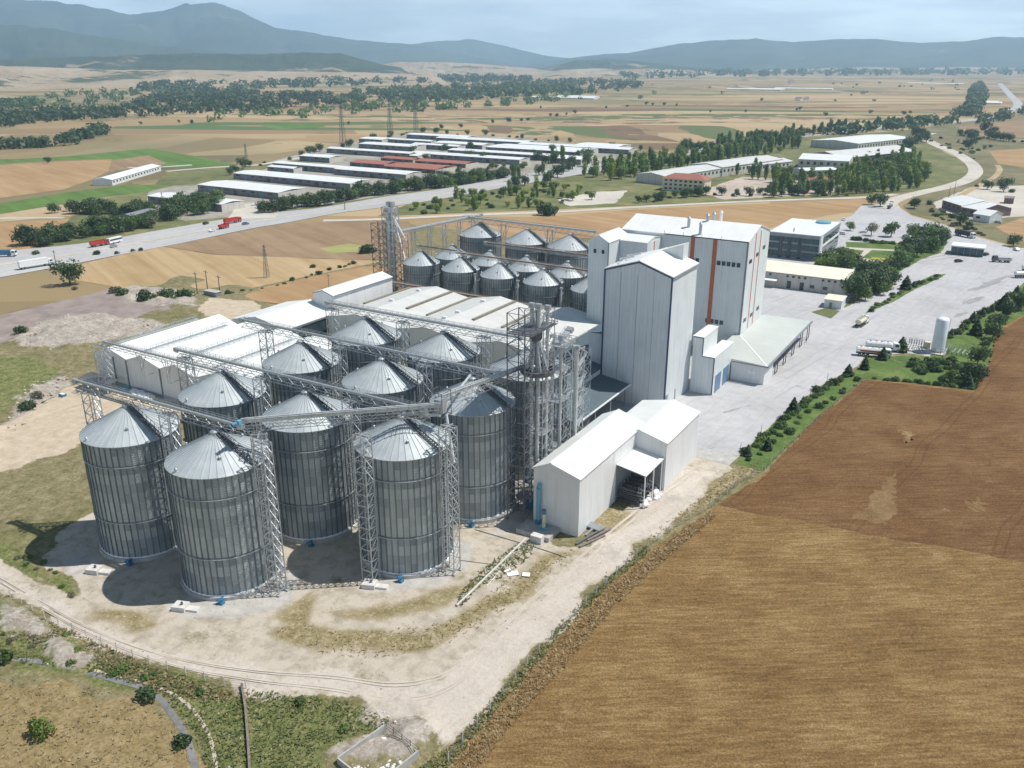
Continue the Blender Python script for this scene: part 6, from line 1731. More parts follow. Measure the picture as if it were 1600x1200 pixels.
# ================================================================ industrial estate and other buildings
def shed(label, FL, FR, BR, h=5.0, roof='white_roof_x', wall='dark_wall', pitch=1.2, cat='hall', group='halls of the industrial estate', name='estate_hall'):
    """front eave left / right and back eave right, in pixels; sides follow the same grid as the plant"""
    a = at(FL[0], FL[1], h); b = at(FR[0], FR[1], h); c = at(BR[0], BR[1], h)
    x0, x1 = a[0], b[0]; y0 = (a[1] + b[1]) / 2; y1 = max(y0 + 10, c[1])
    t = thing(name, label, cat, ((x0 + x1) / 2, (y0 + y1) / 2, 0), 0, group)
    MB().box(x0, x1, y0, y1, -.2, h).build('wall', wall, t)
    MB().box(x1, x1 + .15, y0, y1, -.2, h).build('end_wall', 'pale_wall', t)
    ym = (y0 + y1) / 2
    for s0, s1, z0, z1 in ((y0 - .4, ym, h + .2, h + pitch), (ym, y1 + .4, h + pitch, h + .2)):
        MB().slab([(x0 - .3, s0, z0), (x1 + .3, s0, z0), (x1 + .3, s1, z1), (x0 - .3, s1, z1)], .2).build('roof', roof, t)
    n = int((x1 - x0) / 9)
    for k in range(min(n, 14)):
        x = x0 + 3 + k * (x1 - x0 - 4) / max(1, n)
        if k % 3 == 1: MB().box(x, x + 4, y0 - .08, y0, 0, 3.6).build('gate', 'door_blue' if k % 2 else 'glass', t)
        else: MB().box(x, x + 4.4, y0 - .08, y0, h - 2.0, h - .9).build('window', 'glass', t)
    return t
EST = [((862, 246), (905, 250), (925, 245), 'short estate hall before the tall corner trees'), ((640, 243), (652, 244), (668, 239), 'tiny white hall beside the red roofed houses'), ((470, 243), (512, 247), (524, 243), 'small white hall at the rear left of the estate'), ((565, 216), (592, 219), (604, 215), 'small white hall at the rear border'), ((900, 226), (960, 231), (985, 226), 'rear hall near the right end of the estate'),
       ((232, 306), (344, 320), (366, 312), 'leftmost estate hall behind the dense tree clump'), ((312, 288), (431, 302), (478, 294), 'long estate hall second from the left by the highway'),
       ((376, 269), (536, 289), (573, 281), 'long white estate hall third from the left'), ((420, 260), (456, 264), (462, 261), 'small low white estate building between two long halls'),
       ((431, 254), (530, 264), (545, 260), 'white estate hall in front of the red roofed houses, left half'), ((528, 263), (628, 274), (661, 269), 'white estate hall in front of the red roofed houses, right half'),
       ((516, 231), (634, 241), (650, 238), 'far left estate hall behind the small gardens'), ((564, 224), (640, 230), (655, 226), 'estate hall behind the far left one'),
       ((594, 214), (658, 223), (672, 220), 'small estate hall with a step in its roof at the far border'), ((644, 209), (720, 216), (734, 212), 'farthest estate hall at the left'),
       ((720, 216), (815, 224), (828, 220), 'farthest estate hall in the middle'), ((651, 237), (800, 252), (829, 247), 'long estate hall right of the red roofed houses'),
       ((650, 224), (708, 230), (722, 227), 'short estate hall in the third row'), ((708, 233), (862, 246), (886, 242), 'long estate hall in the third row'),
       ((684, 222), (747, 228), (766, 224), 'short estate hall behind the third row'), ((764, 229), (900, 239), (945, 233), 'long estate hall in the second far row'),
       ((820, 223), (973, 236), (990, 231), 'rightmost long estate hall'), ((690, 214), (760, 221), (775, 218), 'small pale hall in the far rows')]
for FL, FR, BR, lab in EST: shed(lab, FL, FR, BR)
for FL, FR, BR, lab in (((550, 253), (597, 258), (606, 252), 'left red roofed house of the estate'), ((600, 246), (640, 251), (648, 247), 'rear red roofed house of the estate'), ((597, 260), (683, 265), (690, 258), 'long red roofed house in the front'), ((656, 250), (720, 258), (726, 252), 'right red roofed house of the estate')):
    shed(lab, FL, FR, BR, 3.5, 'brick_roof', 'brown_wall', 1.6, 'house', 'red roofed houses of the estate', 'red_roofed_house')
# factories on the right
def rhall(label, p, q, w, h, roof, wall, pitch=2.0, name='factory_hall', cat='factory', group='factory halls right of the estate'):
    """gabled hall from ground point p to q (long front wall), w deep away from the camera"""
    a = Vector(at(*p)); b = Vector(at(*q)); d = (b - a); L = d.length; d.normalize()
    nrm = Vector((-d.y, d.x))
    if nrm.dot(a) < 0: nrm = -nrm
    t = thing(name, label, cat, (a.x, a.y, 0), 0, group)
    def P(u, v, z): r = a + d * u + nrm * v; return (r.x, r.y, z)
    m = MB().add([P(0, 0, -.2), P(L, 0, -.2), P(L, w, -.2), P(0, w, -.2), P(0, 0, h), P(L, 0, h), P(L, w, h), P(0, w, h), P(0, w / 2, h + pitch), P(L, w / 2, h + pitch)],
                 [(0, 1, 5, 4), (2, 3, 7, 6), (1, 2, 6, 9, 5), (3, 0, 4, 8, 7), (0, 3, 2, 1)])
    m.build('wall', wall, t)
    for v0, v1, z0, z1 in ((-.4, w / 2, h + .1, h + pitch + .25), (w / 2, w + .4, h + pitch + .25, h + .1)):
        MB().slab([P(-.3, v0, z0), P(L + .3, v0, z0), P(L + .3, v1, z1), P(-.3, v1, z1)], .2).build('roof', roof, t)
    for k in range(int(L / 6)):
        u = 2 + k * 6
        if u + 2.5 > L: break
        MB().add([P(u, -.08, h * .45), P(u + 2.6, -.08, h * .45), P(u + 2.6, -.08, h * .75), P(u, -.08, h * .75), P(u, 0, h * .45), P(u + 2.6, 0, h * .45), P(u + 2.6, 0, h * .75), P(u, 0, h * .75)], [(0, 1, 2, 3), (4, 7, 6, 5), (0, 4, 5, 1), (3, 2, 6, 7), (0, 3, 7, 4), (1, 5, 6, 2)]).build('window', 'glass', t)
    return t
rhall('long grey white factory hall left of the works yard', (1040, 290), (1150, 272), 30, 7, 'grey_roof_y', 'pale_wall')
rhall('second grey white factory hall behind the works yard', (1128, 276), (1222, 262), 34, 8, 'grey_roof_y', 'pale_wall')
rhall('broken roofed factory hall at the end of the works yard', (1170, 270), (1238, 262), 22, 6, 'grey_roof_y', 'pale_wall')
t = thing('office_house', 'three storey cream house with a red roof in front of the long factory hall', 'house', at(1060, 296), 0)
a = at(1034, 297)
MB().box(a[0], a[0] + 34, a[1], a[1] + 16, -.2, 9.5).build('wall', 'cream', t)
m = MB(); x0, x1, y0, y1 = a[0] - 1, a[0] + 35, a[1] - 1, a[1] + 17
m.add([(x0, y0, 9.5), (x1, y0, 9.5), (x1, y1, 9.5), (x0, y1, 9.5), (x0 + 8, (y0 + y1) / 2, 13), (x1 - 8, (y0 + y1) / 2, 13)], [(0, 1, 5, 4), (1, 2, 5), (2, 3, 4, 5), (3, 0, 4), (0, 3, 2, 1)])
m.build('roof', 'brick_roof', t)
for z in (1.2, 4.2, 7.2):
    for k in range(8): MB().box(a[0] + 2 + k * 4, a[0] + 4.2 + k * 4, a[1] - .08, a[1], z, z + 1.5).build('window', 'glass', t)
rhall('small white house with a pale red roof beside the works yard', (1262, 295), (1292, 296), 12, 6, 'brick_roof', 'pale_wall', 2.5, 'house', 'house', 'houses at the works')
rhall('low white store beside the small house at the works yard', (1244, 292), (1262, 294), 12, 4, 'white_roof_x', 'pale_wall', 1, 'store', 'store', 'houses at the works')
GX = 'pale factory halls in the wood'
rhall('large pale factory hall in the wood, left part', (1246, 262), (1325, 266), 50, 8, 'white_roof_x', 'pale_wall', 3, group=GX)
rhall('large pale factory hall in the wood, middle part', (1318, 262), (1430, 250), 46, 9, 'grey_roof_y', 'brown_wall', 4, group=GX)
rhall('grey factory hall at the rear of the wood', (1340, 236), (1425, 226), 60, 8, 'white_roof_x', 'pale_wall', 2, group=GX)
rhall('low white factory hall in front of the wood', (1256, 276), (1310, 274), 20, 5, 'white_roof_x', 'pale_wall', 1, group=GX)
GXF = 'barns of the farm on the right slope'
rhall('brown barn with a bright double roof on the right slope', (1471, 325), (1502, 335), 26, 5.5, 'white_roof_x', 'brown_wall', 3, 'barn', 'barn', GXF)
rhall('right half of the bright roofed barn on the right slope', (1500, 335), (1530, 341), 26, 5.0, 'white_roof_x', 'brown_wall', 3, 'barn', 'barn', GXF)
rhall('small blue grey barn with a bright gable roof', (1519, 345), (1545, 349), 14, 4.5, 'white_roof_x', 'blue_wall', 2.5, 'barn', 'barn', GXF)
rhall('rust red shed at the right of the farm', (1568, 318), (1583, 319), 6, 4, 'rust', 'brown_wall', 1, 'shed', 'shed', GXF)
# farm shed on the far left field
rhall('long low farm shed with a bluish roof on the fields at the left', (176, 290), (252, 267), 16, 4.5, 'white_roof_x', 'white_wall', 1.6, 'farm_shed', 'shed', 'field sheds')
rhall('dark low shed near the roadside grove', (206, 346), (244, 336), 8, 3.5, 'trim_grey', 'brown_wall', .8, 'shed', 'shed', 'field sheds')
# gate house in the yard
t = thing('gatehouse', 'dark gatehouse with a white flat roof beside the parked lorries', 'gatehouse', at(1510, 398), 0)
a = at(1487, 394); b = at(1535, 402)
MB().box(a[0], b[0], a[1] - 6, a[1] + 4, -.1, 4.2).build('wall', 'glass_teal', t)
MB().box(a[0] - .5, b[0] + .5, a[1] - 6.6, a[1] + 4.6, 4.2, 4.8).build('roof', 'white_paint', t)
m = MB()
for k in range(6): m.bar((a[0] + (b[0] - a[0]) * k / 5, a[1] - 6.1, 0), (a[0] + (b[0] - a[0]) * k / 5, a[1] - 6.1, 4.2), .25)
m.build('mullion', 'trim_grey', t)
# transformer box and poles
def pole(label, px, pyb, pyt, cross=1, r=.16, name='power_pole', group='wooden power poles', arm=2.2):
    x, y = at(px, pyb)
    lo_, hi = 0, 80
    for _ in range(40):
        mid_ = (lo_ + hi) / 2
        X0 = x * math.cos(AZ) + y * math.sin(AZ); Y0 = -x * math.sin(AZ) + y * math.cos(AZ)
        f = Y0 * math.cos(PITCH) - (mid_ - CH) * math.sin(PITCH); u = Y0 * math.sin(PITCH) + (mid_ - CH) * math.cos(PITCH)
        if 600 - F * u / f > pyt: lo_ = mid_
        else: hi = mid_
    h = lo_
    t = thing(name, label, 'pole', (x, y, 0), 0, group)
    MB().tube((x, y, 0), (x, y, h), r, 7, r * .7).build('shaft', 'timber', t)
    if cross: MB().bar((x - arm / 2, y, h - .8), (x + arm / 2, y, h - .8), .18).build('crossarm', 'steel_dark', t)
    if cross:
        m = MB()
        for k in (-1, 0, 1): m.tube((x + k * arm * .42, y, h - .7), (x + k * arm * .42, y, h - .2), .12, 6)
        m.build('insulator', 'white_paint', t)
    return t
pole('left one of three tall power poles beside the transformer box', 309, 461, 425, arm=3, r=.25); pole('middle one of three tall power poles beside the transformer box', 325, 456, 422, arm=3, r=.25); pole('right one of three tall power poles beside the transformer box', 344, 459, 430, arm=3, r=.25)
pole('power pole behind the peaked white store', 514, 450, 427); pole('power pole beside the white lorry on the highway', 89, 421, 391, r=.22)
pole('power pole on the highway reserve before the meadow', 539, 328, 306, r=.3); pole('power pole by the long white estate hall', 255, 322, 300, r=.3)
t = thing('transformer_box', 'low grey transformer box under the three power poles', 'transformer', at(332, 460))
a = at(319, 462); MB().box(a[0], a[0] + 7.5, a[1], a[1] + 3, 0, 2.2).build('housing', 'trim_grey', t); MB().box(a[0] - .2, a[0] + 7.7, a[1] - .2, a[1] + 3.2, 2.2, 2.4).build('lid', 'concrete', t)
def pylon(label, px, pyb, h, w, group='lattice pylons on the far plain'):
    x, y = at(px, pyb)
    t = thing('lattice_pylon', label, 'pylon', (x, y, 0), 0, group)
    lattice(MB(), x, y, w, w, 0, h, h / 8, w * .045, w * .028, True, .2).build('mast', 'steel_dark', t)
    m = MB()
    for k in (.72, .84, .95): m.bar((x - w * .9, y, h * k), (x + w * .9, y, h * k), w * .05)
    m.build('crossarm', 'steel_dark', t)
pylon('dark lattice pylon standing in the stubble field', 417, 434, 15.5, 2.0, 'pylon in the field')
pylon('left tall pylon behind the estate', 536, 226, 45, 6); pylon('middle tall pylon behind the estate', 610, 212, 48, 6); pylon('right tall pylon behind the estate', 650, 208, 46, 6)
pylon('small pylon by the farm lane', 386, 258, 20, 3)
for k, (px, pyb, pyt) in enumerate(((1482, 309, 291), (1490, 306, 282))): pole('%s pole behind the brown barn' % ('left', 'right')[k], px, pyb, pyt, 0, .2)
# yard lamp posts along the lawn strip
for k, (px, pyb, pyt, nm) in enumerate(((1291, 606, 583, 'topmost'), (1265, 622, 602, 'second'), (1188, 686, 664, 'third'), (1156, 712, 692, 'lowest'))):
    pole('thin ' + nm + ' lamp post at the yard edge of the lawn strip', px, pyb, pyt, 0, .08, 'lamp_post', 'thin posts along the lawn strip')

# ================================================================ vehicles
def wheels(t, xs_, w, r=.5):
    for x in xs_:
        for s_ in (-1, 1):
            o = MB().tube((x, s_ * (w / 2 - .3), r), (x, s_ * (w / 2), r), r, 14).build('wheel', 'rubber', t)
            MB().tube((x, s_ * (w / 2 - .02), r), (x, s_ * (w / 2 + .03), r), r * .5, 10).build('rim', 'galv', o)
def cab(t, x0, m_, w=2.4):
    m = MB().add([(x0, -w / 2, .7), (x0 + 2.2, -w / 2, .7), (x0 + 2.2, -w / 2, 1.9), (x0 + 1.9, -w / 2, 3.0), (x0, -w / 2, 3.2), (x0, w / 2, .7), (x0 + 2.2, w / 2, .7), (x0 + 2.2, w / 2, 1.9), (x0 + 1.9, w / 2, 3.0), (x0, w / 2, 3.2)],
                 [(4, 3, 2, 1, 0), (5, 6, 7, 8, 9), (0, 1, 6, 5), (1, 2, 7, 6), (2, 3, 8, 7), (3, 4, 9, 8), (4, 0, 5, 9)])
    m.build('cab', m_, t)
    MB().add([(x0 + 2.2, -w / 2 + .15, 1.92), (x0 + 2.23, w / 2 - .15, 1.92), (x0 + 1.95, w / 2 - .2, 2.9), (x0 + 1.93, -w / 2 + .2, 2.9), (x0 + 2.3, -w / 2 + .15, 1.9), (x0 + 2.3, w / 2 - .15, 1.9), (x0 + 2.02, w / 2 - .2, 2.92), (x0 + 2.02, -w / 2 + .2, 2.92)], [(4, 5, 6, 7), (0, 4, 7, 3), (1, 2, 6, 5), (3, 7, 6, 2), (0, 1, 5, 4)]).build('windscreen', 'glass', t)
    MB().box(x0 + .5, x0 + 1.7, -w / 2 - .03, w / 2 + .03, 1.9, 2.7).build('side_window', 'glass', t)
    for s_ in (-1, 1): MB().box(x0 + 2.18, x0 + 2.24, s_ * .85 - .2, s_ * .85 + .2, .9, 1.15).build('headlight', 'white_paint', t)
def tanker(stripe, label, L=11.5, tank='white_paint', cabm='white_paint'):
    t = thing('tanker_lorry', label, 'tanker')
    MB().box(-L / 2, L / 2 - .6, -.45, .45, .75, 1.05).build('chassis', 'chassis', t)
    pts = []
    m = MB(); n = 20; xs_ = (-L / 2, -L / 2 + .25, L / 2 - 3.2, L / 2 - 2.95)
    vs = []
    for k, x in enumerate(xs_):
        s_ = .85 if k in (0, 3) else 1
        for i in range(n):
            a = 2 * math.pi * i / n
            vs.append((x, 1.22 * s_ * math.cos(a), 2.15 + 1.0 * s_ * math.sin(a)))
    fs = [(k * n + i, k * n + (i + 1) % n, (k + 1) * n + (i + 1) % n, (k + 1) * n + i) for k in range(3) for i in range(n)] + [tuple(range(n - 1, -1, -1)), tuple(range(3 * n, 4 * n))]
    o = m.add(vs, fs).build('tank', tank, t, False)
    if stripe:
        for s_ in (-1, 1): MB().box(-L / 2 + 1.2, L / 2 - 3.6, s_ * 1.2, s_ * 1.25, 1.75, 2.35).build('side_stripe', stripe, o)
    m = MB()
    for s_ in (-.6, .6): m.bar((-L / 2 + .3, s_, 3.5), (L / 2 - 3.3, s_, 3.5), .07); 
    for k in range(8):
        for s_ in (-.6, .6): m.bar((-L / 2 + .3 + k * (L - 3.6) / 7, s_, 3.0), (-L / 2 + .3 + k * (L - 3.6) / 7, s_, 3.5), .06)
    m.build('top_rail', 'rail_paint', o)
    for k in range(4): MB().tube((-L / 2 + 1.5 + k * 1.9, 0, 3.1), (-L / 2 + 1.5 + k * 1.9, 0, 3.35), .35, 10).build('manhole', 'galv', o)
    cab(t, L / 2 - 2.5, cabm)
    wheels(t, (-L / 2 + 1.2, -L / 2 + 2.5, -L / 2 + 3.8, L / 2 - 3.9, L / 2 - 1.0), 2.4)
    return t
def boxlorry(label, L, body, cabm, hb=3.8, name='lorry', low=False, cat='lorry'):
    t = thing(name, label, cat)
    MB().box(-L / 2, L / 2 - .6, -.45, .45, .75, 1.05).build('chassis', 'chassis', t)
    if low:
        m = MB().box(-L / 2, L / 2 - 2.8, -1.25, 1.25, 1.05, 1.3)
        for s_ in (-1.25, 1.17): m.box(-L / 2, L / 2 - 2.8, s_, s_ + .08, 1.3, hb)
        m.box(-L / 2, -L / 2 + .08, -1.17, 1.17, 1.3, hb); m.box(L / 2 - 2.88, L / 2 - 2.8, -1.17, 1.17, 1.3, hb)
        m.build('tipper_body', body, t)
    else: MB().box(-L / 2, L / 2 - 2.8, -1.27, 1.27, 1.05, hb).build('box_body', body, t)
    cab(t, L / 2 - 2.4, cabm)
    wheels(t, (-L / 2 + 1.2, -L / 2 + 2.5, L / 2 - 3.9, L / 2 - 1.0), 2.4)
    return t
def bus(label, L=11, m_='white_paint'):
    t = thing('bus', label, 'bus')
    MB().box(-L / 2, L / 2, -1.25, 1.25, .5, 3.1).build('body', m_, t)
    MB().box(-L / 2 + .4, L / 2 + .03, -1.28, 1.28, 1.7, 2.6).build('window', 'glass', t)
    wheels(t, (-L / 2 + 2.5, L / 2 - 2.5), 2.5)
    return t
def car(label, m_):
    t = thing('car', label, 'car')
    m = MB().add([(x, y, z) for y in (-.88, .88) for x, z in ((-2.15, .35), (2.15, .35), (2.15, .8), (1.2, .95), (.5, 1.42), (-1.2, 1.45), (-1.9, 1.0), (-2.15, .9))],
                 [(7, 6, 5, 4, 3, 2, 1, 0), (8, 9, 10, 11, 12, 13, 14, 15)] + [(i, (i + 1) % 8, 8 + (i + 1) % 8, 8 + i) for i in range(8)])
    m.build('body', m_, t)
    MB().add([(x, y, z) for y in (-.91, .91) for x, z in ((1.0, .98), (.48, 1.36), (-1.15, 1.38), (-1.7, 1.02))], [(3, 2, 1, 0), (4, 5, 6, 7)] + [(i, (i + 1) % 4, 4 + (i + 1) % 4, 4 + i) for i in range(4)]).build('window', 'glass', t)
    MB().add([(1.14, -.75, 1.0), (1.14, .75, 1.0), (.56, .7, 1.40), (.56, -.7, 1.40), (1.2, -.75, 1.02), (1.2, .75, 1.02), (.6, .7, 1.44), (.6, -.7, 1.44)], [(4, 5, 6, 7), (0, 4, 7, 3), (1, 2, 6, 5), (3, 7, 6, 2)]).build('windscreen', 'glass', t)
    wheels(t, (-1.35, 1.35), 1.8, .33)
    return t
def put(t, p, q, z=0.05, group=None):
    """p: pixel under the rear, q: pixel under the front"""
    a = at(*p); b = at(*q)
    t.location = ((a[0] + b[0]) / 2, (a[1] + b[1]) / 2, z)
    t.rotation_euler = (0, 0, math.atan2(b[1] - a[1], b[0] - a[0]))
    if group: t['group'] = group
GVT = 'tanker lorries parked in the yard'
put(tanker('orange', 'grey tanker with a red orange side stripe parked nearest the lawn tip'), (1334, 554), (1396, 560), group=GVT)
put(tanker(None, 'white tanker parked just behind the red striped one'), (1350, 545), (1408, 550), group=GVT)
put(tanker(None, 'cream white tanker driving away alone in the middle of the yard', 9.5, 'cream'), (1334, 516), (1358, 500), group=GVT)
put(tanker(None, 'white tanker at the right photo edge nearest the lawn'), (1568, 434), (1640, 434), group=GVT)
put(tanker(None, 'white tanker behind the one at the right photo edge'), (1580, 424), (1650, 424), group=GVT)
put(boxlorry('low grey flat lorry left of the tankers at the right edge', 9, 'galv', 'steel_dark', 2.0, low=True), (1576, 410), (1552, 409))
put(boxlorry('dark purple lorry with a white cab parked behind the garden trees', 13, 'purple', 'white_paint'), (1434, 364), (1474, 368))
put(boxlorry('dark lorry with a white cab and pale top parked on the right bank', 13, 'chassis', 'white_paint', 3.4), (1489, 366), (1527, 374))
put(boxlorry('long white articulated lorry on the highway at the left edge', 16, 'white_paint', 'white_paint', 4.0), (33, 422), (82, 414), .35)
put(boxlorry('grey blue lorry cut by the left photo edge', 12, 'blue_paint', 'white_paint', 3.4), (-14, 402), (30, 401), .35)
put(boxlorry('red tipper lorry at the roadside grove', 10, 'red', 'red', 3.0, low=True), (144, 387), (168, 383), .35)
put(bus('white bus right of the red tipper lorry', 9), (169, 383), (190, 378), .35)
put(boxlorry('big red tipper lorry by the estate entrance', 12, 'red', 'red', 3.2, low=True), (352, 351), (376, 347), .35)
put(boxlorry('small red lorry just left of the big red one', 7, 'red', 'red', 2.4, low=True), (343, 359), (357, 356), .35)
put(bus('white bus before the row of trees by the highway', 12), (501, 322), (520, 319), .35)
put(boxlorry('small white van body lorry on the forecourt', 7, 'white_paint', 'steel_dark', 2.6), (1391, 327), (1393, 318))
for p, q, m_, lab in (((1322, 342), (1314, 346), 'white_paint', 'white car at the left edge of the forecourt'), ((1392, 324), (1386, 328), 'chassis', 'dark car on the forecourt below the white lorry'), ((1344, 364), (1352, 364), 'white_paint', 'white car left of the greyish round tree'), ((1412, 370), (1420, 371), 'white_paint', 'white car right of the round green tree'), ((1438, 374), (1446, 375), 'white_paint', 'white car in the right half of the parking row'), ((1446, 370), (1454, 371), 'galv_light', 'silver car behind the parking row'), ((1466, 372), (1474, 374), 'white_paint', 'white car under the purple lorry'), ((1472, 378), (1480, 380), 'galv_light', 'silver car at the end of the parking row'),
                      ((1506, 384), (1514, 385), 'white_paint', 'white car behind the gatehouse'), ((1492, 410), (1503, 409), 'chassis', 'dark blue car in front of the gatehouse'), ((1536, 400), (1544, 398), 'chassis', 'dark vehicle right of the gatehouse'), ((1584, 390), (1592, 393), 'white_paint', 'white car by the bank at the right edge'),
                      ((326, 364), (336, 361), 'white_paint', 'white car on the highway left of the red lorries'), ((380, 352), (388, 351), 'blue_paint', 'blue car on the highway right of the red lorries'), ((174, 388), (182, 386), 'galv', 'silver car beside the white bus'), ((318, 352), (326, 350), 'chassis', 'dark car leaving the estate'), ((1312, 366), (1320, 367), 'galv_light', 'silver car by the office corner'), ((1556, 348), (1563, 349), 'galv', 'grey car beside the blue grey barn')):
    put(car(lab, m_), p, q, .35 if p[0] < 400 else .06, 'parked and moving cars')
for k in range(12):
    px = 395 + (k % 4) * 7 + (k // 4) * 5; py = 322 + (k // 4) * 4
    put(car('small car parked in the estate street', ('white_paint', 'galv', 'chassis', 'red')[k % 4]), (px, py), (px + 5, py - 1), .2, 'cars in the estate street')

# person in the yard
def person(label, px, py, m_):
    x, y = at(px, py)
    me = bpy.data.meshes.new('person'); bm = bmesh.new()
    P = [(0, 0, .95), (0, 0, 1.2), (0, 0, 1.42), (0, 0, 1.55), (0, 0, 1.68), (.2, 0, 1.40), (.27, .05, 1.1), (.25, .15, .85), (-.2, 0, 1.40), (-.27, -.05, 1.1), (-.25, .1, .85), (.1, 0, .9), (.12, .12, .5), (.12, .08, .06), (-.1, 0, .9), (-.12, -.08, .5), (-.12, -.15, .06), (.12, .2, .03), (-.12, -.03, .03)]
    E_ = [(0, 1), (1, 2), (2, 3), (3, 4), (2, 5), (5, 6), (6, 7), (2, 8), (8, 9), (9, 10), (0, 11), (11, 12), (12, 13), (0, 14), (14, 15), (15, 16), (13, 17), (16, 18)]
    rad = [.15, .15, .16, .06, .10, .07, .05, .04, .07, .05, .04, .10, .07, .05, .10, .07, .05, .04, .04]
    me.from_pydata(P, E_, []); o = bpy.data.objects.new('person', me); COL.objects.link(o)
    o.location = (x, y, .05)
    md = o.modifiers.new('skin', 'SKIN'); o.modifiers.new('sub', 'SUBSURF').levels = 1
    for i, v in enumerate(me.skin_vertices[0].data): v.radius = (rad[i], rad[i] * .8)
    me.skin_vertices[0].data[0].use_root = True
    me.materials.append(MT[m_])
    tag(o, label, 'person')
for px, py, lab in ((1259, 536, 'person in dark clothes standing in the yard before the loading canopy'),):
    me_ = None
    person(lab, px, py, 'cloth')

# ================================================================ foreground pieces
def fence(label, px, n, h=1.7, name='post_fence', posts='concrete_white'):
    pts = wpoly(px); d = [0]
    for i in range(1, len(pts)): d.append(d[-1] + math.hypot(pts[i][0] - pts[i - 1][0], pts[i][1] - pts[i - 1][1]))
    t = thing(name, label, 'fence', (pts[0][0], pts[0][1], 0))
    pr_ = []
    for k in range(n):
        s_ = d[-1] * k / (n - 1); i = max(j for j in range(len(d) - 1) if d[j] <= s_ + 1e-6)
        u = (s_ - d[i]) / (d[i + 1] - d[i]); x = pts[i][0] + (pts[i + 1][0] - pts[i][0]) * u; y = pts[i][1] + (pts[i + 1][1] - pts[i][1]) * u
        pr_.append((x, y))
        rr_ = random.Random(k); lx, ly = rr_.uniform(-.08, .08), rr_.uniform(-.08, .08)
        m = MB().bar((x, y, -.2), (x + lx, y + ly, h), .13); m.bar((x + lx, y + ly, h), (x + lx + .2, y + ly - .1, h + .3), .11); m.build('post', posts, t)
    m = MB()
    for a, b in zip(pr_, pr_[1:]):
        for z in (.45, .9, 1.35): m.bar((a[0], a[1], z), (b[0], b[1], z), .022)
    m.build('wire', 'steel_dark', t)
fence('wire fence on pale concrete posts between the dirt road and the wheat field', [(700, 1190), (760, 1115), (830, 1030), (900, 960), (960, 900), (1000, 865), (1060, 822), (1110, 795), (1160, 752), (1190, 738)], 30)
fence('wire fence on pale posts along the lower side of the dirt road', [(0, 925), (60, 962), (110, 985), (170, 1012), (240, 1040), (300, 1058), (370, 1078), (385, 1075)], 17)
fence('thin fence between the lawn strip and the brown field', [(1195, 735), (1230, 700), (1270, 664), (1310, 628), (1350, 596)], 20, 1.6)
t = thing('low_wall', 'narrow crumbling concrete kerb running down through the weeds at the bottom', 'wall', at(385, 1080))
pts = wpoly([(378, 1072), (384, 1110), (388, 1160), (392, 1230)])
m = MB()
for a, b in zip(pts, pts[1:]): m.bar((a[0], a[1], .25), (b[0], b[1], .25), .35, .9)
m.build('kerb', 'timber', t)
# concrete beam lying in the dirt, boards, hoses
a = at(822, 843); b = at(714, 948)
t = thing('concrete_beam', 'long white concrete beam lying in the dirt between silos and road', 'beam', (a[0], a[1], 0))
MB().bar((a[0], a[1], .25), (b[0], b[1], .28), .32, .34).build('beam', 'concrete_white', t)
a = at(778, 897); b = at(761, 916)
tag(MB().bar((a[0], a[1], .15), (b[0], b[1], .15), .12).build('pole', 'white_paint'), 'thin white pole lying beside the long concrete beam', 'pole')
for k, (px, py, w, d_, an) in enumerate(((801, 897, 2.3, 1.5, .3), (822, 899, 1.5, 1.3, -.1), (793, 893, 1.6, .5, .7))):
    x, y = at(px, py)
    o = MB().box(x - w / 2, x + w / 2, y - d_ / 2, y + d_ / 2, .12 + .07 * k, .18 + .07 * k).rot(an + .5, (x, y)).build('board', 'white_sheet')
    tag(o, ('largest white board lying in the dirt', 'right smaller white board lying in the dirt', 'narrow white board under the largest one')[k], 'board', 'white boards in the dirt')
def hose(label, px, m_='hose', r=.07):
    p = smooth_line(wpoly(px), 8); m = MB()
    for a_, b_ in zip(p, p[1:]): m.tube((a_[0], a_[1], .12), (b_[0], b_[1], .12), r, 6)
    tag(m.build('hose', m_), label, 'hose')
hose('green hose crossing the white concrete beam', [(742, 828), (790, 842), (850, 860), (885, 872)]); hose('thin dark cable from the silo trestle to the beam', [(718, 876), (750, 880), (780, 884)], 'steel_dark', .05)
for (px, py, nm) in ((148, 893, 'left of the leftmost silo'), (283, 951, 'left of the silo nearest the bottom of the photo'), (578, 916, 'below the right front silo')):
    x, y = at(px, py)
    t = thing('outlet_pit', 'white outlet pit ' + nm, 'pit', (x, y, 0), 0, 'white outlet pits at the silos')
    MB().box(x - 1.3, x + 1.3, y - 1.1, y + 1.1, -.2, .95).rot(.35, (x, y)).build('pit', 'concrete_white', t)
    MB().box(x + 1.1, x + 3.6, y - .7, y + .7, -.2, .45).rot(.35, (x, y)).build('ramp', 'concrete_white', t)
    MB().tube((x + .3, y + .1, .95), (x + .3, y + .1, 1.5), .22, 8).build('motor', 'steel_dark', t)
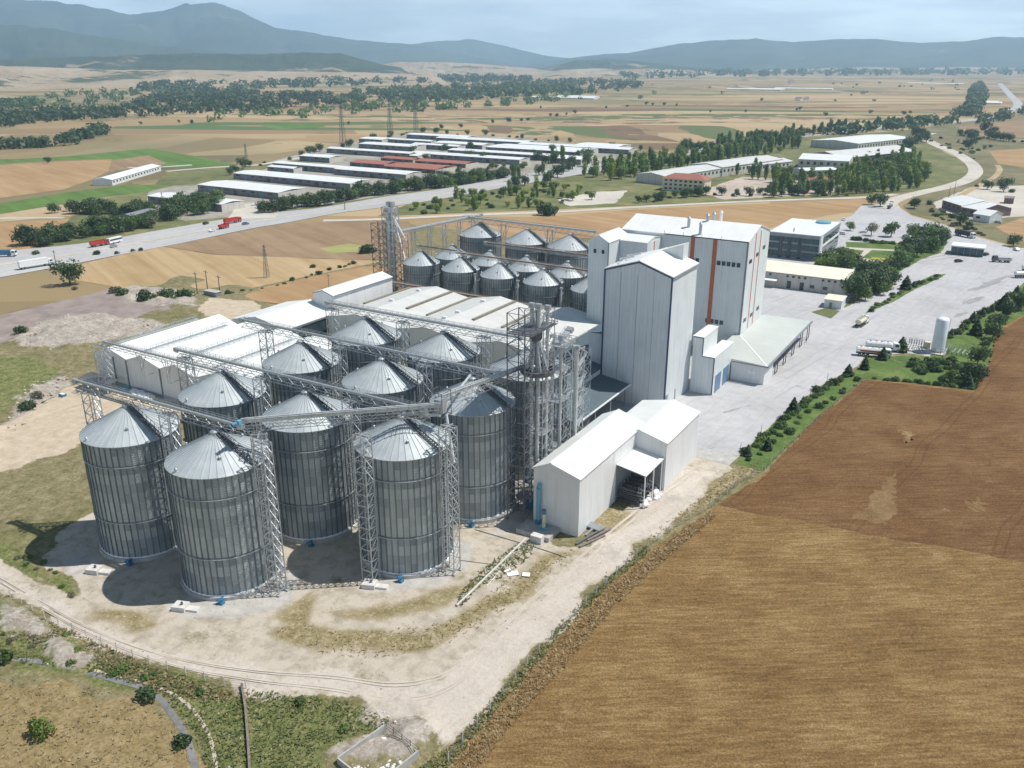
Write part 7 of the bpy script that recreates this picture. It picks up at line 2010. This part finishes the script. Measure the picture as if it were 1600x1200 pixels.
# concrete pen at the bottom
t = thing('concrete_pen', 'open concrete pen filled with pale rubbish at the bottom of the photo', 'pen', at(600, 1170))
c0, c1, c2, c3 = at(603, 1142), at(655, 1183), at(585, 1240), at(528, 1195)
m = MB()
for a, b in ((c3, c0), (c1, c2)): m.bar((a[0], a[1], .5), (b[0], b[1], .5), .22, 1.7)
m.build('side_wall', 'concrete', t)
MB().bar((c2[0], c2[1], .5), (c3[0], c3[1], .5), .22, 1.7).build('front_wall', 'concrete', t)
m = MB()
for z in (.6, 1.2, 1.7): m.bar((c0[0], c0[1], z), (c1[0], c1[1], z), .06)
for k in range(5): m.bar((c0[0] + (c1[0] - c0[0]) * k / 4, c0[1] + (c1[1] - c0[1]) * k / 4, 0), (c0[0] + (c1[0] - c0[0]) * k / 4, c0[1] + (c1[1] - c0[1]) * k / 4, 1.9), .08)
m.build('railing', 'steel_dark', t)
stones('rubbish', [(600, 1150), (648, 1185), (590, 1232), (540, 1200)], 260, .10, .38, 'plastic_bag', 91)
# sacks by the flat store
sk2 = blob('bulk_bag', 'plastic_bag', 1.3, 1.2, 1.0, 3)
tag(sk2, 'white bulk bag heaped at the foot of the grey gable wall', 'bag', 'white bulk bags at the gable wall')
rr = random.Random(2)
for k in range(12):
    x, y = at(208 + 5.4 * (k % 6) + rr.uniform(-2, 2), 613 + 2.2 * (k % 6) + (k // 6) * 5)
    place(sk2, (x, y, 0), rr.uniform(0, 3), rr.uniform(.8, 1.25))
x, y = at(196, 609); tag(MB().slab([(x - 1.5, y - 1, 1.2), (x + 1.5, y - 1, .9), (x + 1.5, y + 1, 1.1), (x - 1.5, y + 1, 1.3)], 1.0).build('blue_bag', 'lightblue'), 'light blue wrapped pallet beside the white bulk bags', 'pallet')
a = at(158, 598); 
tag(MB().slab([(a[0] - 2, a[1] - 6, 3.2), (a[0] + 12, a[1] - 6, 3.2), (a[0] + 12, a[1] - 1.6, 3.8), (a[0] - 2, a[1] - 1.6, 3.8)], .2).build('sheet_roof', 'steel_dark'), 'low dark sheet roof by the corner of the flat store', 'roof')
x, y = at(98, 619)
t = thing('manhole', 'small white capped manhole in the sandy track', 'manhole', (x, y, 0)); MB().box(x - 1, x + 1, y - .7, y + .7, 0, .7).build('cover', 'blue_paint', t); MB().box(x - .8, x + .8, y - .5, y + .5, .7, .85).build('lid', 'white_paint', t)
# garden
sheet('garden_lawn', [(1335, 445), (1345, 415), (1322, 395), (1322, 378), (1420, 380), (1480, 380), (1470, 395), (1440, 405), (1400, 428), (1350, 455)], .07, 'lawn', .3, 4)
sheet('garden_path', [(1318, 386), (1350, 388), (1410, 391), (1410, 393), (1362, 391), (1352, 399), (1340, 408), (1330, 420), (1326, 416), (1340, 402), (1350, 392), (1318, 388)], .11, 'path')
sheet('garden_path', [(1338, 402), (1408, 412), (1406, 415), (1334, 405)], .12, 'path')
sheet('flower_bed', [(1362, 402), (1405, 405), (1405, 410), (1360, 406)], .12, M_ground('yellow_flowers', ((.15, .2, .05), (.32, .30, .06), (.45, .38, .08)), .5, 2, None, 0))
sheet('tree_belt_ground', [(1318, 482), (1335, 460), (1350, 440), (1400, 425), (1400, 445), (1345, 468)], .07, 'dull_green_field', .3, 3)
sheet('planted_island', [(1352, 490), (1362, 480), (1395, 463), (1430, 443), (1455, 431), (1478, 428), (1470, 434), (1430, 452), (1395, 472)], .14, 'lawn', .15, 3, thick=.12)
sheet('kiosk_grass', [(1268, 488), (1290, 481), (1312, 486), (1298, 498)], .08, 'dull_green_field', .2, 3)
sheet('lawn', [(1148, 724), (1178, 690), (1232, 642), (1290, 601), (1340, 577), (1354, 560), (1420, 556), (1452, 560), (1466, 546), (1472, 530), (1495, 515), (1521, 493), (1552, 475), (1580, 461), (1600, 442), (1640, 413), (1660, 455), (1600, 492), (1560, 516), (1547, 562), (1524, 612), (1440, 602), (1352, 593), (1270, 660), (1192, 736)], .06, 'lawn', .25, 2.5)
sheet('yard_edge', [(890, 645), (960, 655), (1080, 712), (1140, 727), (1155, 712), (1100, 700), (1000, 668), (900, 636)], .05, 'concrete', .2, 3)

# ================================================================ hills
def ridge(name, pts, D, depth, m_, front=0.25, seed=1, rough=.14, base=0.0):
    """pts = skyline in pixels; D = ground distance of the crest; a real mound `depth` deep"""
    az, ht = [], []
    for px, py in pts:
        X, Y, Z = ray(px, py); hyp = math.hypot(X, Y)
        az.append(math.atan2(X, Y)); ht.append(max(5.0, CH + D * Z / hyp))
    na = 260; nr = 26
    A = np.linspace(az[0], az[-1], na)
    Hh = np.interp(A, az, ht)
    r = np.random.RandomState(seed)
    g = r.rand(40, 120)
    def vn(u, v):
        i = np.floor(u).astype(int); j = np.floor(v).astype(int); a = u - i; b = v - j
        a = a * a * (3 - 2 * a); b = b * b * (3 - 2 * b)
        i %= 119; j %= 39
        return (g[j, i] * (1 - a) + g[j, i + 1] * a) * (1 - b) + (g[j + 1, i] * (1 - a) + g[j + 1, i + 1] * a) * b
    AA, RR = np.meshgrid(np.arange(na), np.linspace(-1, 1, nr))
    prof = np.clip(1 - np.abs(RR) ** 1.4, 0, 1)
    n1 = vn(AA / 12.0, (RR + 1) * 3.2); n2 = vn(AA / 4.0 + 7, (RR + 1) * 8); n3 = vn(AA / 1.6 + 3, (RR + 1) * 14)
    Z = Hh[None, :] * prof * (1 - .7 * n1 * (1 - np.exp(-(RR * 3) ** 2))) + Hh[None, :] * rough * (n2 - .5 + (n3 - .5) * .6) * prof * (1 - .7 * np.exp(-(RR * 6) ** 2))
    endf = np.clip(np.minimum(AA, na - 1 - AA) / 8.0, 0, 1)
    Z = Z * endf - 3 + base
    Dm = D + RR * depth
    X = np.sin(A)[None, :] * Dm; Y = np.cos(A)[None, :] * Dm
    vs = list(zip(X.ravel().tolist(), Y.ravel().tolist(), Z.ravel().tolist()))
    fs = [(j * na + i, j * na + i + 1, (j + 1) * na + i + 1, (j + 1) * na + i) for j in range(nr - 1) for i in range(na - 1)]
    return tag(MB().add(vs, fs).build(name, m_, None, True), kind='structure')
def M_hill(name, c1, c2, sc, field=None, thr=.55):
    t = NT(name); p = t.pos()
    f = t.noise(p, sc, 8, .65)
    col = t.ramp(f, [(.35, c1), (.65, c2)])
    if field: col = t.mix(t.ramp(t.noise(p, sc * .8, 7, .7), [(thr, 0.0), (thr + .04, 1.0)]), col, field)
    t.bump(t.noise(p, sc * 4, 6, .7), 1.0, 30)
    return t.done(col, .95, None, .05)
HM = M_hill('far_forest_mountain', (0.030, 0.045, 0.030), (0.085, 0.100, 0.060), .0014, (0.22, 0.19, 0.13), .62)
HF = M_hill('dark_forest_hill', (0.030, 0.045, 0.025), (0.070, 0.085, 0.045), .0022, (0.30, 0.24, 0.16), .60)
HT = M_hill('tan_hill', (0.34, 0.26, 0.17), (0.48, 0.39, 0.28), .003, (0.08, 0.10, 0.05), .56)
ridge('mountain', [(-500, 40), (-300, 10), (-150, -10), (0, -6), (60, 0), (110, 5), (160, 12), (205, 22), (255, 18), (290, 4), (340, 5), (380, 18), (430, 42), (480, 50), (560, 62), (640, 68), (700, 80), (760, 92), (820, 100)], 14500, 4200, HM, seed=2)
ridge('mountain', [(520, 92), (600, 74), (660, 66), (740, 60), (800, 74), (850, 86), (920, 94), (980, 97)], 17500, 3000, HM, seed=3)
ridge('mountain', [(800, 103), (840, 100), (890, 90), (930, 85), (980, 82), (1060, 68), (1130, 61), (1180, 60), (1240, 65), (1320, 60), (1370, 60), (1420, 66), (1500, 64), (1560, 57), (1600, 57), (1700, 62), (1850, 50), (2100, 60)], 13500, 3600, HM, seed=4)
ridge('mountain', [(-500, 60), (-200, 40), (0, 36), (80, 44), (160, 56), (240, 70), (330, 78), (400, 88), (470, 98), (520, 104)], 9800, 2200, HF, seed=5)
ridge('hill', [(-300, 100), (0, 92), (100, 88), (200, 85), (300, 82), (400, 84), (470, 81), (530, 82), (560, 90), (600, 100), (650, 108)], 6200, 1300, HF, seed=6)
ridge('hill', [(-300, 108), (-60, 100), (60, 103), (180, 108), (300, 108), (420, 110), (560, 112), (700, 116)], 4700, 1000, HT, seed=7)
ridge('hill', [(560, 106), (620, 96), (700, 96), (760, 100), (830, 106), (880, 112)], 7600, 1500, HT, seed=8)
ridge('hill', [(820, 110), (860, 104), (900, 93), (960, 91), (1010, 97), (1080, 104), (1140, 108), (1220, 112)], 8400, 1500, HF, seed=9)
ridge('hill', [(840, 116), (880, 108), (930, 106), (1000, 106), (1060, 108), (1120, 112), (1180, 116)], 6600, 1100, HT, seed=10)
ridge('hill', [(1180, 114), (1260, 107), (1340, 104), (1420, 106), (1500, 104), (1600, 106), (1750, 100), (1900, 108)], 9800, 1700, HT, seed=11)
# villages far away
GVL = 'far white houses'
hp_ = thing('far_house', 'x', 'house')
MB().box(-8, 8, -6, 6, -.5, 6).build('wall', 'white_paint', hp_)
MB().add([(-9, -7, 6), (9, -7, 6), (9, 7, 6), (-9, 7, 6), (-6, 0, 9), (6, 0, 9)], [(0, 1, 5, 4), (1, 2, 5), (2, 3, 4, 5), (3, 0, 4), (0, 3, 2, 1)]).build('roof', 'brick_roof', hp_)
for k, (px, py, s_) in enumerate(((168, 147, 1.2), (180, 150, 1.5), (190, 149, 1.2), (120, 115, 2.5), (132, 114, 2.5), (350, 137, 1.5), (362, 137, 1.6), (314, 142, 1.2), (425, 146, 1.2), (175, 122, 2), (172, 128, 2), (60, 132, 1.6), (80, 130, 1.6), (960, 138, 1.4), (985, 134, 1.4), (1020, 134, 1.4), (1248, 157, 1.8), (1260, 156, 1.6), (1236, 130, 3), (1150, 138, 2), (600, 161, 1.2), (880, 134, 2))):
    place(hp_, (*at(px, py), 0), random.uniform(0, 3), s_ * .55, 'small white house of the villages across the plain', GVL)
for k, (px, py, L) in enumerate(((1135, 140, 190), (1170, 140, 120), (1210, 139, 200), (830, 153, 190), (870, 152, 120), (1418, 131, 220), (1520, 162, 60), (1515, 161, 60))):
    x, y = at(px, py)
    t = thing('greenhouse', '%s white greenhouse roof on the far plain' % ('long', 'second long', 'third long', 'left near', 'right near', 'farthest', 'small right', 'smaller right')[k], 'greenhouse', (x, y, 0), 0, 'white greenhouses on the plain')
    m = MB()
    for j in range(3): m.slab([(x, y + j * 9, 3), (x + L, y + j * 9, 3), (x + L, y + j * 9 + 4.5, 5), (x, y + j * 9 + 4.5, 5)], .2); m.slab([(x, y + j * 9 + 4.5, 5), (x + L, y + j * 9 + 4.5, 5), (x + L, y + j * 9 + 9, 3), (x, y + j * 9 + 9, 3)], .2)
    m.build('roof', 'white_sheet', t); MB().box(x + .5, x + L - .5, y + .5, y + 26.5, -.2, 2.9).build('wall', 'white_sheet', t)

# ================================================================ haze
hz = MB().box(-21000, 13000, -2500, 22000, -12, 1500).build('haze', 'glass')
hm = bpy.data.materials.new('haze')
hm.use_nodes = True
ht = hm.node_tree
for n_ in list(ht.nodes):
    if n_.type == 'BSDF_PRINCIPLED': ht.nodes.remove(n_)
pv = ht.nodes.new('ShaderNodeVolumePrincipled')
pv.inputs['Color'].default_value = (0.50, 0.75, 1.0, 1)
pv.inputs['Density'].default_value = 0.00009
pv.inputs['Anisotropy'].default_value = 0.2
ht.links.new(pv.outputs[0], ht.nodes['Material Output'].inputs['Volume'])
hz.data.materials.clear(); hz.data.materials.append(hm)
tag(hz, kind='stuff')

# prototypes that were never placed
for o in TB + [TBB, TPm, TPl, TD, TS, S1, S2, S3, S4]:
    if o.get('label') == 'x':
        for c in list(o.children): bpy.data.objects.remove(c)
        bpy.data.objects.remove(o)
